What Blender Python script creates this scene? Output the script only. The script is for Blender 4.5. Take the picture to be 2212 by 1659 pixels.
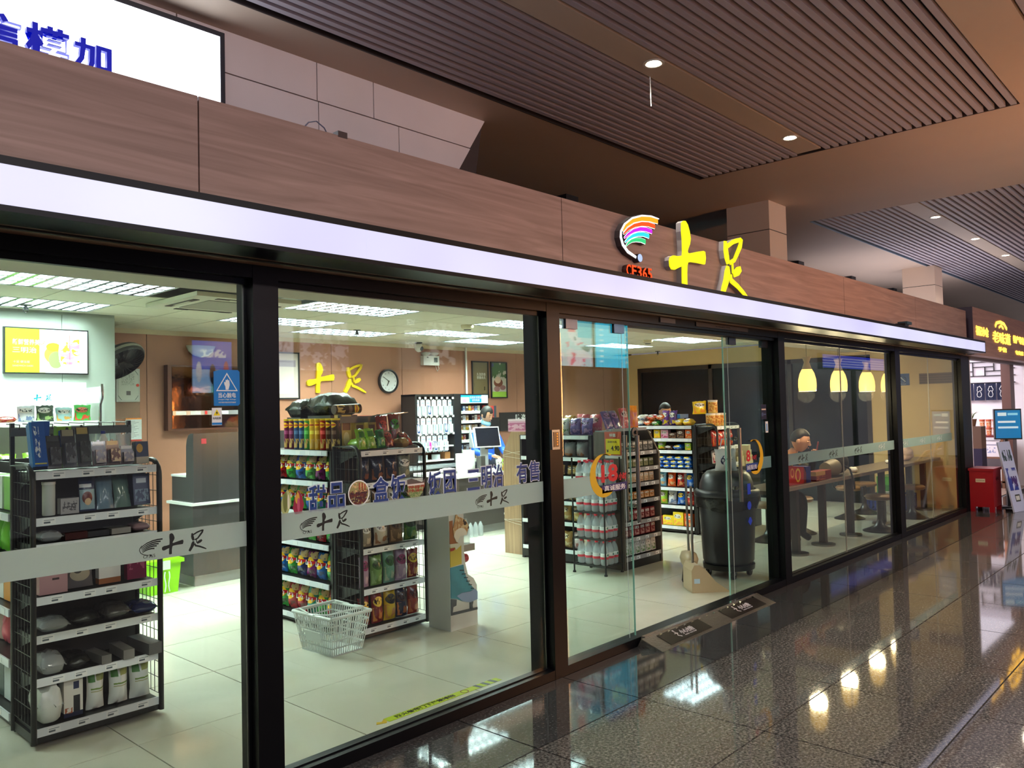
import bpy, math, random
from math import sin, cos, pi, radians, sqrt, atan2
from mathutils import Vector, Matrix
random.seed(7)
sc = bpy.context.scene
C = sc.collection
for o in list(bpy.data.objects):
    bpy.data.objects.remove(o)

# ------------------------------------------------------------------ camera
FPX, YAW, PITCH, ROLL = 1744.0, 0.8255, 0.03276, -0.02379
CAM = Vector((0.0, -3.12, 1.60))
fwd = Vector((sin(YAW) * cos(PITCH), cos(YAW) * cos(PITCH), sin(PITCH)))
rt = fwd.cross(Vector((0, 0, 1))).normalized()
up = rt.cross(fwd)
r2 = rt * cos(ROLL) + up * sin(ROLL)
u2 = up * cos(ROLL) - rt * sin(ROLL)
cam = bpy.data.cameras.new('camera')
cam.sensor_width = 36.0
cam.lens = FPX / 2212 * 36.0
cam.clip_start = 0.02
camo = bpy.data.objects.new('camera', cam)
C.objects.link(camo)
m3 = Matrix((r2, u2, -fwd)).transposed()
camo.matrix_world = Matrix.Translation(CAM) @ m3.to_4x4()
sc.camera = camo

# ------------------------------------------------------------------ world, exposure
w = bpy.data.worlds.new('hall_ambient')
sc.world = w
w.use_nodes = True
w.node_tree.nodes['Background'].inputs[0].default_value = (0.72, 0.66, 0.72, 1)
w.node_tree.nodes['Background'].inputs[1].default_value = 0.24
sc.view_settings.view_transform = 'Standard'
sc.view_settings.look = 'None'
sc.view_settings.exposure = 0.0
sc.view_settings.gamma = 1.0
sc.view_settings.use_curve_mapping = False
try:
    sc.cycles.max_bounces = 7
    sc.cycles.diffuse_bounces = 4
    sc.cycles.glossy_bounces = 4
    sc.cycles.transmission_bounces = 6
    sc.cycles.transparent_max_bounces = 24
    sc.cycles.sample_clamp_indirect = 6.0
    sc.cycles.use_denoising = True
    sc.cycles.caustics_reflective = False
    sc.cycles.caustics_refractive = False
except Exception:
    pass
L_TROF = 135.0      # store troffers
L_STRIP = 1.0     # lavender fascia light strip

# ------------------------------------------------------------------ materials
def lin(c):
    return tuple(((v / 255) / 12.92 if v / 255 <= 0.04045 else ((v / 255 + 0.055) / 1.055) ** 2.4) for v in c) + (1.0,)
MATS = {}
def N(nt, t, **kw):
    n = nt.nodes.new(t)
    for k, v in kw.items():
        setattr(n, k, v)
    return n
def mth(nt, op, a, b=None, c=None):
    n = nt.nodes.new('ShaderNodeMath')
    n.operation = op
    for i, x in enumerate((a, b, c)):
        if x is None: continue
        if isinstance(x, (int, float)): n.inputs[i].default_value = x
        else: nt.links.new(x, n.inputs[i])
    return n.outputs[0]
def mixc(nt, f, a, b):
    n = nt.nodes.new('ShaderNodeMix'); n.data_type = 'RGBA'
    for i, x in ((0, f), (6, a), (7, b)):
        if isinstance(x, (int, float)): n.inputs[i].default_value = x
        elif isinstance(x, tuple): n.inputs[i].default_value = x
        else: nt.links.new(x, n.inputs[i])
    return n.outputs[2]
def mat(name, rgb, rough=0.5, metal=0.0, emit=None, es=0.0, noise=None, bump=None, spec=0.5, alpha=None, coat=0.0, stretch=(1, 1, 1), rgb2=None):
    """principled material; noise=(scale, amount) varies the colour, bump=(scale, strength) gives fine relief"""
    if name in MATS: return MATS[name]
    m = bpy.data.materials.new(name); m.use_nodes = True
    nt = m.node_tree; b = nt.nodes['Principled BSDF']
    b.inputs['Base Color'].default_value = lin(rgb)
    b.inputs['Roughness'].default_value = rough
    b.inputs['Metallic'].default_value = metal
    b.inputs['Specular IOR Level'].default_value = spec
    b.inputs['Coat Weight'].default_value = coat
    if emit is not None:
        b.inputs['Emission Color'].default_value = lin(emit); b.inputs['Emission Strength'].default_value = es
    if alpha is not None: b.inputs['Alpha'].default_value = alpha
    if noise or bump:
        tc = N(nt, 'ShaderNodeTexCoord'); mp = N(nt, 'ShaderNodeMapping')
        mp.inputs['Scale'].default_value = stretch
        nt.links.new(tc.outputs['Object'], mp.inputs[0])
    if noise:
        tx = N(nt, 'ShaderNodeTexNoise'); tx.inputs['Scale'].default_value = noise[0]; tx.inputs['Detail'].default_value = 5
        nt.links.new(mp.outputs[0], tx.inputs['Vector'])
        c2 = lin(rgb2) if rgb2 else tuple(max(0, v * (1 - noise[1])) for v in lin(rgb)[:3]) + (1,)
        rmp = N(nt, 'ShaderNodeMapRange'); rmp.inputs[1].default_value = 0.35; rmp.inputs[2].default_value = 0.65
        nt.links.new(tx.outputs[0], rmp.inputs[0])
        nt.links.new(mixc(nt, rmp.outputs[0], c2, lin(rgb)), b.inputs['Base Color'])
    if bump:
        t2 = N(nt, 'ShaderNodeTexNoise'); t2.inputs['Scale'].default_value = bump[0]; t2.inputs['Detail'].default_value = 4
        nt.links.new(mp.outputs[0], t2.inputs['Vector'])
        bp = N(nt, 'ShaderNodeBump'); bp.inputs['Strength'].default_value = bump[1]; bp.inputs['Distance'].default_value = 0.01
        nt.links.new(t2.outputs[0], bp.inputs['Height']); nt.links.new(bp.outputs[0], b.inputs['Normal'])
    MATS[name] = m
    return m
def emis(name, rgb, es):
    if name in MATS: return MATS[name]
    return mat(name, (20, 20, 20), 0.6, emit=rgb, es=es)
def prt(name, base, shapes, rough=0.3, emit=0.0, coat=0.0, axes='XZ', bump=None, metal=0.0):
    """flat print on a package: shapes painted over the base in bounding-box coordinates.
    ('e',cx,cz,rx,rz,rgb) ellipse, ('r',x0,x1,z0,z1,rgb) rectangle, ('n',scale,thr,x0,x1,z0,z1,rgb) speckled picture, ('d',cx,cz,rx,rz,w,rgb) ring"""
    if name in MATS: return MATS[name]
    m = bpy.data.materials.new(name); m.use_nodes = True
    nt = m.node_tree; b = nt.nodes['Principled BSDF']
    b.inputs['Roughness'].default_value = rough; b.inputs['Coat Weight'].default_value = coat; b.inputs['Metallic'].default_value = metal
    tc = N(nt, 'ShaderNodeTexCoord'); sp = N(nt, 'ShaderNodeSeparateXYZ')
    nt.links.new(tc.outputs['Generated'], sp.inputs[0])
    U, V = sp.outputs['XYZ'.index(axes[0])], sp.outputs['XYZ'.index(axes[1])]
    col = lin(base)
    def rect(x0, x1, z0, z1):
        a = mth(nt, 'COMPARE', U, (x0 + x1) / 2, (x1 - x0) / 2)
        c = mth(nt, 'COMPARE', V, (z0 + z1) / 2, (z1 - z0) / 2)
        return mth(nt, 'MULTIPLY', a, c)
    for s in shapes:
        if s[0] in 'ed':
            du = mth(nt, 'DIVIDE', mth(nt, 'SUBTRACT', U, s[1]), s[3])
            dv = mth(nt, 'DIVIDE', mth(nt, 'SUBTRACT', V, s[2]), s[4])
            d2 = mth(nt, 'ADD', mth(nt, 'MULTIPLY', du, du), mth(nt, 'MULTIPLY', dv, dv))
            f = mth(nt, 'LESS_THAN', d2, 1.0) if s[0] == 'e' else mth(nt, 'COMPARE', d2, 1.0, s[5])
        elif s[0] == 'r':
            f = rect(*s[1:5])
        else:
            tx = N(nt, 'ShaderNodeTexNoise'); tx.inputs['Scale'].default_value = s[1]; tx.inputs['Detail'].default_value = 3
            nt.links.new(tc.outputs['Generated'], tx.inputs['Vector'])
            f = mth(nt, 'MULTIPLY', mth(nt, 'GREATER_THAN', tx.outputs[0], s[2]), rect(*s[3:7]))
        col = mixc(nt, f, col, lin(s[-1]))
    if isinstance(col, tuple):
        b.inputs['Base Color'].default_value = col
        if emit: b.inputs['Emission Color'].default_value = col
    else:
        nt.links.new(col, b.inputs['Base Color'])
        if emit: nt.links.new(col, b.inputs['Emission Color'])
    b.inputs['Emission Strength'].default_value = emit
    if bump:
        t2 = N(nt, 'ShaderNodeTexNoise'); t2.inputs['Scale'].default_value = bump[0]
        nt.links.new(tc.outputs['Object'], t2.inputs['Vector'])
        bp = N(nt, 'ShaderNodeBump'); bp.inputs['Strength'].default_value = bump[1]; bp.inputs['Distance'].default_value = 0.01
        nt.links.new(t2.outputs[0], bp.inputs['Height']); nt.links.new(bp.outputs[0], b.inputs['Normal'])
    MATS[name] = m
    return m
def glassmat(name, tint=(235, 245, 240), f0=0.04, rough=0.0):
    """thin architectural pane: see-through, with Schlick mirror reflection from both faces"""
    m = bpy.data.materials.new(name); m.use_nodes = True
    nt = m.node_tree; nt.nodes.clear()
    out = N(nt, 'ShaderNodeOutputMaterial'); tr = N(nt, 'ShaderNodeBsdfTransparent'); gl = N(nt, 'ShaderNodeBsdfGlossy')
    tr.inputs[0].default_value = lin(tint); gl.inputs['Roughness'].default_value = rough
    g = N(nt, 'ShaderNodeNewGeometry'); d = N(nt, 'ShaderNodeVectorMath', operation='DOT_PRODUCT')
    nt.links.new(g.outputs['Normal'], d.inputs[0]); nt.links.new(g.outputs['Incoming'], d.inputs[1])
    c = mth(nt, 'ABSOLUTE', d.outputs['Value'])
    k = mth(nt, 'POWER', mth(nt, 'SUBTRACT', 1.0, c), 5.0)
    f = mth(nt, 'ADD', mth(nt, 'MULTIPLY', k, 1 - f0), f0)
    mx = N(nt, 'ShaderNodeMixShader')
    nt.links.new(f, mx.inputs[0]); nt.links.new(tr.outputs[0], mx.inputs[1]); nt.links.new(gl.outputs[0], mx.inputs[2])
    nt.links.new(mx.outputs[0], out.inputs[0])
    MATS[name] = m
    return m
def clearfilm(name, rgb, opac=0.25, rough=0.15):
    m = bpy.data.materials.new(name); m.use_nodes = True
    nt = m.node_tree; nt.nodes.clear()
    out = N(nt, 'ShaderNodeOutputMaterial'); tr = N(nt, 'ShaderNodeBsdfTransparent'); p = N(nt, 'ShaderNodeBsdfPrincipled')
    p.inputs['Base Color'].default_value = lin(rgb); p.inputs['Roughness'].default_value = rough
    mx = N(nt, 'ShaderNodeMixShader'); mx.inputs[0].default_value = opac
    nt.links.new(tr.outputs[0], mx.inputs[1]); nt.links.new(p.outputs[0], mx.inputs[2]); nt.links.new(mx.outputs[0], out.inputs[0])
    MATS[name] = m
    return m

def filmmat(name, rgb, see=0.07):
    m = bpy.data.materials.new(name); m.use_nodes = True
    nt = m.node_tree; nt.nodes.clear()
    out = N(nt, 'ShaderNodeOutputMaterial'); tr = N(nt, 'ShaderNodeBsdfTransparent'); d = N(nt, 'ShaderNodeBsdfDiffuse'); t = N(nt, 'ShaderNodeBsdfTranslucent')
    d.inputs[0].default_value = lin(rgb); t.inputs[0].default_value = lin(rgb)
    a = N(nt, 'ShaderNodeMixShader'); a.inputs[0].default_value = 0.8
    nt.links.new(d.outputs[0], a.inputs[1]); nt.links.new(t.outputs[0], a.inputs[2])
    mx = N(nt, 'ShaderNodeMixShader'); mx.inputs[0].default_value = see
    nt.links.new(a.outputs[0], mx.inputs[1]); nt.links.new(tr.outputs[0], mx.inputs[2]); nt.links.new(mx.outputs[0], out.inputs[0])
    MATS[name] = m
    return m

# ------------------------------------------------------------------ mesh builder
class B:
    def __init__(s): s.v = []; s.f = []; s.m = []; s.sm = []
    def add(s, vs, fs, m=0, smooth=False):
        n = len(s.v); s.v += [tuple(p) for p in vs]
        for f in fs:
            s.f.append(tuple(i + n for i in f)); s.m.append(m); s.sm.append(smooth)
        return s
    def box(s, x0, x1, y0, y1, z0, z1, m=0):
        v = [(x, y, z) for z in (z0, z1) for y in (y0, y1) for x in (x0, x1)]
        return s.add(v, [(0, 2, 3, 1), (4, 5, 7, 6), (0, 1, 5, 4), (1, 3, 7, 5), (3, 2, 6, 7), (2, 0, 4, 6)], m)
    def obox(s, c, ax, ay, az, m=0):
        c = Vector(c); ax, ay, az = Vector(ax), Vector(ay), Vector(az)
        v = [c + ax * i + ay * j + az * k for k in (-1, 1) for j in (-1, 1) for i in (-1, 1)]
        return s.add(v, [(0, 2, 3, 1), (4, 5, 7, 6), (0, 1, 5, 4), (1, 3, 7, 5), (3, 2, 6, 7), (2, 0, 4, 6)], m)
    def lathe(s, prof, n=16, c=(0, 0, 0), m=0, smooth=True, axis='z', sy=1.0, caps=True):
        vs = []
        for r, z in prof:
            for i in range(n):
                a = 2 * pi * i / n
                p = (r * cos(a), r * sin(a) * sy, z)
                if axis == 'x': p = (p[2], p[0], p[1])
                elif axis == 'y': p = (p[1], p[2], p[0])
                vs.append((p[0] + c[0], p[1] + c[1], p[2] + c[2]))
        fs = []
        for k in range(len(prof) - 1):
            for i in range(n):
                j = (i + 1) % n
                fs.append((k * n + i, k * n + j, (k + 1) * n + j, (k + 1) * n + i))
        s.add(vs, fs, m, smooth)
        b = len(s.v) - len(vs)
        if caps and prof[0][0] > 1e-5: s.f.append(tuple(b + i for i in reversed(range(n)))); s.m.append(m); s.sm.append(False)
        if caps and prof[-1][0] > 1e-5: s.f.append(tuple(b + (len(prof) - 1) * n + i for i in range(n))); s.m.append(m); s.sm.append(False)
        return s
    def cyl(s, c, r, h, n=14, axis='z', m=0, r2=None):
        return s.lathe([(r, 0), (r if r2 is None else r2, h)], n, c, m, True, axis)
    def tube(s, pts, r, n=8, m=0, closed=False, r_end=None):
        P = [Vector(p) for p in pts]; k = len(P); vs = []
        ref = None
        for i, p in enumerate(P):
            a = P[(i + 1) % k] if (closed or i < k - 1) else p
            b = P[i - 1] if (closed or i > 0) else p
            t = (a - b).normalized()
            if ref is None:
                ref = t.orthogonal().normalized()
            ref = (ref - t * ref.dot(t))
            ref = ref.normalized() if ref.length > 1e-6 else t.orthogonal().normalized()
            q = t.cross(ref)
            rr = r if r_end is None else r + (r_end - r) * i / max(1, k - 1)
            for j in range(n):
                an = 2 * pi * j / n
                vs.append(p + (ref * cos(an) + q * sin(an)) * rr)
        fs = []
        for i in range(k if closed else k - 1):
            for j in range(n):
                a, b = i * n + j, i * n + (j + 1) % n
                c, d = ((i + 1) % k) * n + (j + 1) % n, ((i + 1) % k) * n + j
                fs.append((a, b, c, d))
        if not closed:
            fs.append(tuple(reversed(range(n)))); fs.append(tuple((k - 1) * n + j for j in range(n)))
        return s.add(vs, fs, m, n > 4)
    def prism(s, pts, d0, d1, plane='xz', m=0, smooth=False):
        """polygon extruded between d0 and d1 along the missing axis"""
        def P(a, b, d): return {'xz': (a, d, b), 'yz': (d, a, b), 'xy': (a, b, d)}[plane]
        n = len(pts)
        v = [P(a, b, d0) for a, b in pts] + [P(a, b, d1) for a, b in pts]
        fs = [tuple(range(n)), tuple(reversed(range(n, 2 * n)))]
        fs += [(i, i + n, (i + 1) % n + n, (i + 1) % n) for i in range(n)]
        return s.add(v, fs, m, smooth)
    def ribbon(s, pts, wd, d0, d1, plane='xz', m=0, closed=False):
        """2-D stroke with half-widths wd (number or list), extruded"""
        n = len(pts); L = []; R = []
        for i, p in enumerate(pts):
            a = pts[(i + 1) % n] if (closed or i < n - 1) else p
            b = pts[i - 1] if (closed or i > 0) else p
            tx, tz = a[0] - b[0], a[1] - b[1]; l = sqrt(tx * tx + tz * tz) or 1
            h = wd[i] if isinstance(wd, (list, tuple)) else wd
            L.append((p[0] - tz / l * h, p[1] + tx / l * h)); R.append((p[0] + tz / l * h, p[1] - tx / l * h))
        def P(q, d): return {'xz': (q[0], d, q[1]), 'yz': (d, q[0], q[1]), 'xy': (q[0], q[1], d)}[plane]
        v = [P(q, d) for d in (d0, d1) for q in L + R]
        fs = []
        for i in range(n if closed else n - 1):
            j = (i + 1) % n
            fs += [(i, j, n + j, n + i), (2 * n + i, 3 * n + i, 3 * n + j, 2 * n + j), (i, 2 * n + i, 2 * n + j, j), (n + i, n + j, 3 * n + j, 3 * n + i)]
        if not closed:
            fs += [(0, n, 3 * n, 2 * n), (n - 1, 3 * n - 1, 4 * n - 1, 2 * n - 1)]
        return s.add(v, fs, m)
    def ball(s, c, rx, ry, rz, nu=12, nv=8, m=0, f=None):
        vs = [(c[0], c[1], c[2] - rz)]
        for k in range(1, nv):
            t = -pi / 2 + pi * k / nv
            for i in range(nu):
                a = 2 * pi * i / nu
                p = (cos(a) * cos(t), sin(a) * cos(t), sin(t))
                q = f(p) if f else p
                vs.append((c[0] + rx * q[0], c[1] + ry * q[1], c[2] + rz * q[2]))
        vs.append((c[0], c[1], c[2] + rz)); T = len(vs) - 1; fs = []
        for i in range(nu):
            j = (i + 1) % nu
            fs.append((0, 1 + j, 1 + i)); fs.append((T, T - nu + i, T - nu + j))
            for k in range(nv - 2):
                fs.append((1 + k * nu + i, 1 + k * nu + j, 1 + (k + 1) * nu + j, 1 + (k + 1) * nu + i))
        return s.add(vs, fs, m, True)
    def mesh(s, name):
        me = bpy.data.meshes.new(name)
        me.from_pydata(s.v, [], s.f)
        me.polygons.foreach_set('material_index', s.m)
        me.polygons.foreach_set('use_smooth', s.sm)
        if any(s.sm):
            try: me.set_sharp_from_angle(angle=0.9)
            except Exception: pass
        me.validate(); me.update()
        return me
    def obj(s, name, mats, parent=None, loc=(0, 0, 0), rot=(0, 0, 0)):
        me = s.mesh(name)
        for mm in (mats if isinstance(mats, (list, tuple)) else [mats]): me.materials.append(mm)
        return link(name, me, parent, loc, rot)
def link(name, me, parent=None, loc=(0, 0, 0), rot=(0, 0, 0), ms=None):
    o = bpy.data.objects.new(name, me); C.objects.link(o)
    o.location = loc; o.rotation_euler = rot
    if parent is not None: o.parent = parent
    if ms is not None:
        for i, mm in enumerate(ms if isinstance(ms, (list, tuple)) else [ms]):
            o.material_slots[i].link = 'OBJECT'; o.material_slots[i].material = mm
    return o
def tag(o, label=None, cat=None, group=None, kind=None):
    if label: o['label'] = label
    if cat: o['category'] = cat
    if group: o['group'] = group
    if kind: o['kind'] = kind
    return o
def thing(name, label, cat, loc=(0, 0, 0), rz=0.0, group=None):
    o = bpy.data.objects.new(name, None); C.objects.link(o)
    o.location = loc; o.rotation_euler = (0, 0, rz); o.empty_display_size = 0.1
    return tag(o, label, cat, group)
def struct(o): o['kind'] = 'structure'; return o
def text_mesh(s, size, ext=0.0006, fat=0.0, res=2, spacing=1.0):
    cu = bpy.data.curves.new('t', 'FONT'); cu.body = s; cu.size = size; cu.extrude = ext; cu.offset = fat
    cu.align_x = 'CENTER'; cu.align_y = 'CENTER'; cu.resolution_u = res; cu.space_character = spacing
    o = bpy.data.objects.new('t', cu)
    me = bpy.data.meshes.new_from_object(o)
    bpy.data.objects.remove(o); bpy.data.curves.remove(cu)
    return me
def text(name, s, size, mt, loc, parent=None, rot=(pi / 2, 0, 0), ext=0.0006, fat=0.0, sx=1.0, sz=1.0, res=2, spacing=1.0, fit=None):
    """lettering as real flat geometry; fit=(w,h) scales the outline to that size"""
    me = text_mesh(s, size, ext, fat, res, spacing)
    me.name = name
    me.materials.clear(); me.materials.append(mt)
    if fit and len(me.vertices):
        xs = [v.co.x for v in me.vertices]; ys = [v.co.y for v in me.vertices]
        cx, cy = (max(xs) + min(xs)) / 2, (max(ys) + min(ys)) / 2
        kx = fit[0] / (max(xs) - min(xs)); ky = fit[1] / (max(ys) - min(ys))
        for v in me.vertices: v.co.x = (v.co.x - cx) * kx; v.co.y = (v.co.y - cy) * ky
    o = link(name, me, parent, loc, rot)
    o.scale = (sx, sz, 1)
    return o
ORD = ['', 'first', 'second', 'third', 'fourth', 'fifth', 'sixth', 'seventh', 'eighth', 'ninth', 'tenth', 'eleventh', 'twelfth', 'thirteenth', 'fourteenth', 'fifteenth', 'sixteenth', 'seventeenth', 'eighteenth', 'nineteenth', 'twentieth']

# ------------------------------------------------------------------ shared materials
GLASS = glassmat('shop_glass', (249, 253, 251), 0.04)
BLACK = mat('black_frame', (9, 10, 14), 0.35, 0.0, noise=(3, 0.3), spec=0.2)
WOODF = None
def woodmat(name, c1, c2, scale=(0.5, 4, 9), rough=0.45, ns=2.2, dist=1.2, coat=0.0):
    m = bpy.data.materials.new(name); m.use_nodes = True
    nt = m.node_tree; b = nt.nodes['Principled BSDF']
    tc = N(nt, 'ShaderNodeTexCoord'); mp = N(nt, 'ShaderNodeMapping'); mp.inputs['Scale'].default_value = scale
    tx = N(nt, 'ShaderNodeTexNoise'); tx.inputs['Scale'].default_value = ns; tx.inputs['Detail'].default_value = 6; tx.inputs['Distortion'].default_value = dist
    nt.links.new(tc.outputs['Object'], mp.inputs[0]); nt.links.new(mp.outputs[0], tx.inputs['Vector'])
    r = N(nt, 'ShaderNodeMapRange'); r.inputs[1].default_value = 0.3; r.inputs[2].default_value = 0.72
    nt.links.new(tx.outputs[0], r.inputs[0])
    nt.links.new(mixc(nt, r.outputs[0], lin(c2), lin(c1)), b.inputs['Base Color'])
    b.inputs['Roughness'].default_value = rough; b.inputs['Coat Weight'].default_value = coat
    bp = N(nt, 'ShaderNodeBump'); bp.inputs['Strength'].default_value = 0.08; bp.inputs['Distance'].default_value = 0.004
    nt.links.new(tx.outputs[0], bp.inputs['Height']); nt.links.new(bp.outputs[0], b.inputs['Normal'])
    MATS[name] = m
    return m
WOODF = woodmat('fascia_veneer', (182, 150, 136), (146, 117, 104))
WOODS = woodmat('soffit_veneer', (150, 116, 96), (120, 90, 74))
WHITE = mat('white_paint', (225, 222, 218), 0.6, noise=(2, 0.06))
UPWALL = mat('upper_wall_panel', (230, 222, 222), 0.55, noise=(1.5, 0.07))
CEILW = mat('hall_ceiling_board', (196, 176, 158), 0.6, noise=(0.7, 0.08))
DARKV = mat('ceiling_void', (10, 9, 9), 0.9)
SLAT = mat('ceiling_slat', (172, 166, 176), 0.5, noise=(2, 0.08), stretch=(0.3, 4, 1))
DARKW = mat('dark_window_wall', (40, 44, 52), 0.5)
DARKG = mat('dark_glazing', (16, 22, 30), 0.15)

def granite(name, base, dark, light):
    m = bpy.data.materials.new(name); m.use_nodes = True
    nt = m.node_tree; b = nt.nodes['Principled BSDF']
    g = N(nt, 'ShaderNodeNewGeometry')
    t1 = N(nt, 'ShaderNodeTexNoise'); t1.inputs['Scale'].default_value = 70; t1.inputs['Detail'].default_value = 4; t1.inputs['Roughness'].default_value = 0.7
    t2 = N(nt, 'ShaderNodeTexNoise'); t2.inputs['Scale'].default_value = 2.0; t2.inputs['Detail'].default_value = 3
    for t in (t1, t2): nt.links.new(g.outputs['Position'], t.inputs['Vector'])
    r1 = N(nt, 'ShaderNodeValToRGB')
    r1.color_ramp.elements[0].position = 0.36; r1.color_ramp.elements[0].color = lin(dark)
    r1.color_ramp.elements[1].position = 0.68; r1.color_ramp.elements[1].color = lin(light)
    e = r1.color_ramp.elements.new(0.5); e.color = lin(base)
    nt.links.new(t1.outputs[0], r1.inputs[0])
    f = mth(nt, 'MULTIPLY', t2.outputs[0], 0.5)
    nt.links.new(mixc(nt, f, r1.outputs[0], lin(dark)), b.inputs['Base Color'])
    b.inputs['Roughness'].default_value = 0.17
    rr = mth(nt, 'ADD', mth(nt, 'MULTIPLY', t1.outputs[0], 0.08), 0.01)
    nt.links.new(rr, b.inputs['Roughness'])
    MATS[name] = m
    return m
GRAN = granite('hall_granite', (84, 82, 81), (42, 41, 41), (142, 138, 135))
GRAN2 = granite('hall_granite_border', (62, 62, 64), (38, 38, 39), (92, 90, 90))
def tilemat():
    m = bpy.data.materials.new('store_tile'); m.use_nodes = True
    nt = m.node_tree; b = nt.nodes['Principled BSDF']
    g = N(nt, 'ShaderNodeNewGeometry')
    t2 = N(nt, 'ShaderNodeTexNoise'); t2.inputs['Scale'].default_value = 1.6; t2.inputs['Detail'].default_value = 6; t2.inputs['Distortion'].default_value = 1.0
    nt.links.new(g.outputs['Position'], t2.inputs['Vector'])
    nt.links.new(mixc(nt, t2.outputs[0], lin((186, 186, 168)), lin((214, 214, 200))), b.inputs['Base Color'])
    b.inputs['Roughness'].default_value = 0.1; b.inputs['Specular IOR Level'].default_value = 0.6
    return m
TILE = tilemat()
GROUT = mat('grout', (70, 70, 62), 0.8)
GROUTO = mat('grout_dark', (26, 25, 24), 0.8)
BROWNW = mat('brown_wall_panel', (156, 108, 86), 0.4, noise=(1.2, 0.08))
GRAYW = mat('grey_wall_panel', (148, 158, 152), 0.35, noise=(1.2, 0.04))
BEIGE = mat('beige_wall', (224, 196, 142), 0.55, noise=(1.5, 0.05))
CTILE = mat('ceiling_tile', (224, 222, 200), 0.8, bump=(60, 0.05))
CGRID = mat('ceiling_tee', (120, 118, 104), 0.6)
CHROME = mat('chrome', (200, 200, 205), 0.15, 1.0)
STEEL = mat('brushed_steel', (140, 138, 134), 0.3, 1.0)
BLK = mat('black_metal', (22, 22, 24), 0.38, 0.2)
DGREY = mat('dark_grey_laminate', (54, 54, 56), 0.18)
PWHITE = mat('white_plastic', (232, 234, 232), 0.35)
RAIL = mat('white_price_rail', (226, 232, 238), 0.3)
WOODD = woodmat('dark_brown_wood', (74, 56, 46), (44, 33, 28), (3, 3, 0.6))
WOODL = woodmat('light_brown_laminate', (168, 138, 108), (130, 104, 80), (14, 14, 0.5), rough=0.3)

# ------------------------------------------------------------------ hall floor
def tiles(parent, xs, ys, z, mt, gap, th=0.012, name='floor_tile', pick=None):
    cache = {}
    for i in range(len(xs) - 1):
        for j in range(len(ys) - 1):
            w, d = xs[i + 1] - xs[i] - gap, ys[j + 1] - ys[j] - gap
            k = (round(w, 4), round(d, 4))
            if k not in cache:
                me = B().box(-w / 2, w / 2, -d / 2, d / 2, -th, 0).mesh(name); me.materials.append(mt); cache[k] = me
            o = link(name, cache[k], parent, ((xs[i] + xs[i + 1]) / 2, (ys[j] + ys[j + 1]) / 2, z + random.uniform(-0.0004, 0.0004)))
            if pick: pick(o, i, j)
fl = struct(B().box(-4, 26, -9.5, 0.0, -0.08, -0.008).obj('floor', GROUTO))
xs = [-0.54 + 0.86 * k for k in range(-3, 30)]
def border(o, i, j):
    if j == 0: o.material_slots[0].link = 'OBJECT'; o.material_slots[0].material = GRAN2
tiles(fl, [x for x in xs if x < 16], [0.0, -0.555, -1.28, -2.0, -2.72, -3.44][::-1], 0.0, GRAN, 0.008, pick=lambda o, i, j: border(o, i, 4 - j))
far = B()
for x in [x for x in xs if x >= 15]:
    for y in [-0.555 - 0.725 * k for k in range(-1, 10)]:
        far.box(x, x + 0.855, y, y - 0.72 if y < 0.1 else 0, -0.012, 0)
for x in xs:
    if x < 16 and x > -1:
        for k in range(6): far.box(x, x + 0.855, -3.44 - 0.72 * k - 0.715, -3.44 - 0.72 * k, -0.012, 0)
tag(far.obj('far_floor_tile', GRAN, fl), kind='stuff')

# ------------------------------------------------------------------ store floor
X0, X1, YB = -2.4, 13.15, 5.95
fs = struct(B().box(X0, X1, 0.0, YB, -0.08, -0.006).obj('floor', GROUT))
tx = [X0] + [1.68 + 0.8 * k for k in range(-5, 15) if X0 + 0.1 < 1.68 + 0.8 * k < X1] + [X1]
ty = [0.10] + [0.19 + 0.8 * k for k in range(0, 8) if 0.19 + 0.8 * k < YB] + [YB]
tiles(fs, tx, ty, 0.0, TILE, 0.006)

# ------------------------------------------------------------------ store walls
wb = struct(B().box(X0, X1 + 0.2, YB + 0.012, YB + 0.14, 0, 2.8).obj('wall_back', DARKV))
px = [X0, -0.86, 0.36, 1.58, 2.6, 3.84, 5.06, 6.28, 7.49, 8.72, 9.94, 11.16, 12.38, X1]
for a, b in zip(px[:-1], px[1:]):
    B().box(a + 0.003, b - 0.003, YB, YB + 0.012, 0.0, 2.62).obj('wall_panel', BROWNW, wb)
struct(B().box(X0, X1, YB - 0.012, YB - 0.0, 2.545, 2.6).obj('trim_1', mat('pale_cove', (214, 200, 172), 0.5)))
wp = struct(B().box(X0, 3.085, 4.88, YB - 0.02, 0, 2.6).obj('wall_pier', GRAYW))
for a, b in [(-1.2, 0.9), (0.9, 2.1), (2.1, 2.62), (2.62, 3.085)]:
    B().box(a + 0.002, b - 0.002, 4.868, 4.88, 0.06, 2.57).obj('wall_panel', GRAYW, wp)
struct(B().box(X0 - 0.15, X0, -0.0, YB + 0.14, 0, 2.8).obj('wall_left', BEIGE))
wr = B().box(X1, X1 + 0.15, 0.1, 1.34, 0, 2.62).box(X1, X1 + 0.15, 5.66, YB + 0.01, 0, 2.62).box(X1, X1 + 0.15, 1.34, 5.66, 2.345, 2.62).box(X1 + 0.1, X1 + 0.15, 1.34, 5.66, 0, 2.345)
struct(wr.obj('wall_right', BEIGE))
wd = struct(B().box(X1 + 0.02, X1 + 0.06, 1.34, 5.66, 0, 2.345).obj('window_1', DARKG))
fr = B()
for y in (1.34, 2.62, 2.78, 4.1, 5.62): fr.box(X1 - 0.012, X1 + 0.03, y, y + 0.07, 0, 2.345)
fr.box(X1 - 0.012, X1 + 0.03, 1.34, 5.66, 2.27, 2.345)
fr.obj('window_frame', mat('dark_brown_frame', (46, 34, 28), 0.4), wd)

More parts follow.
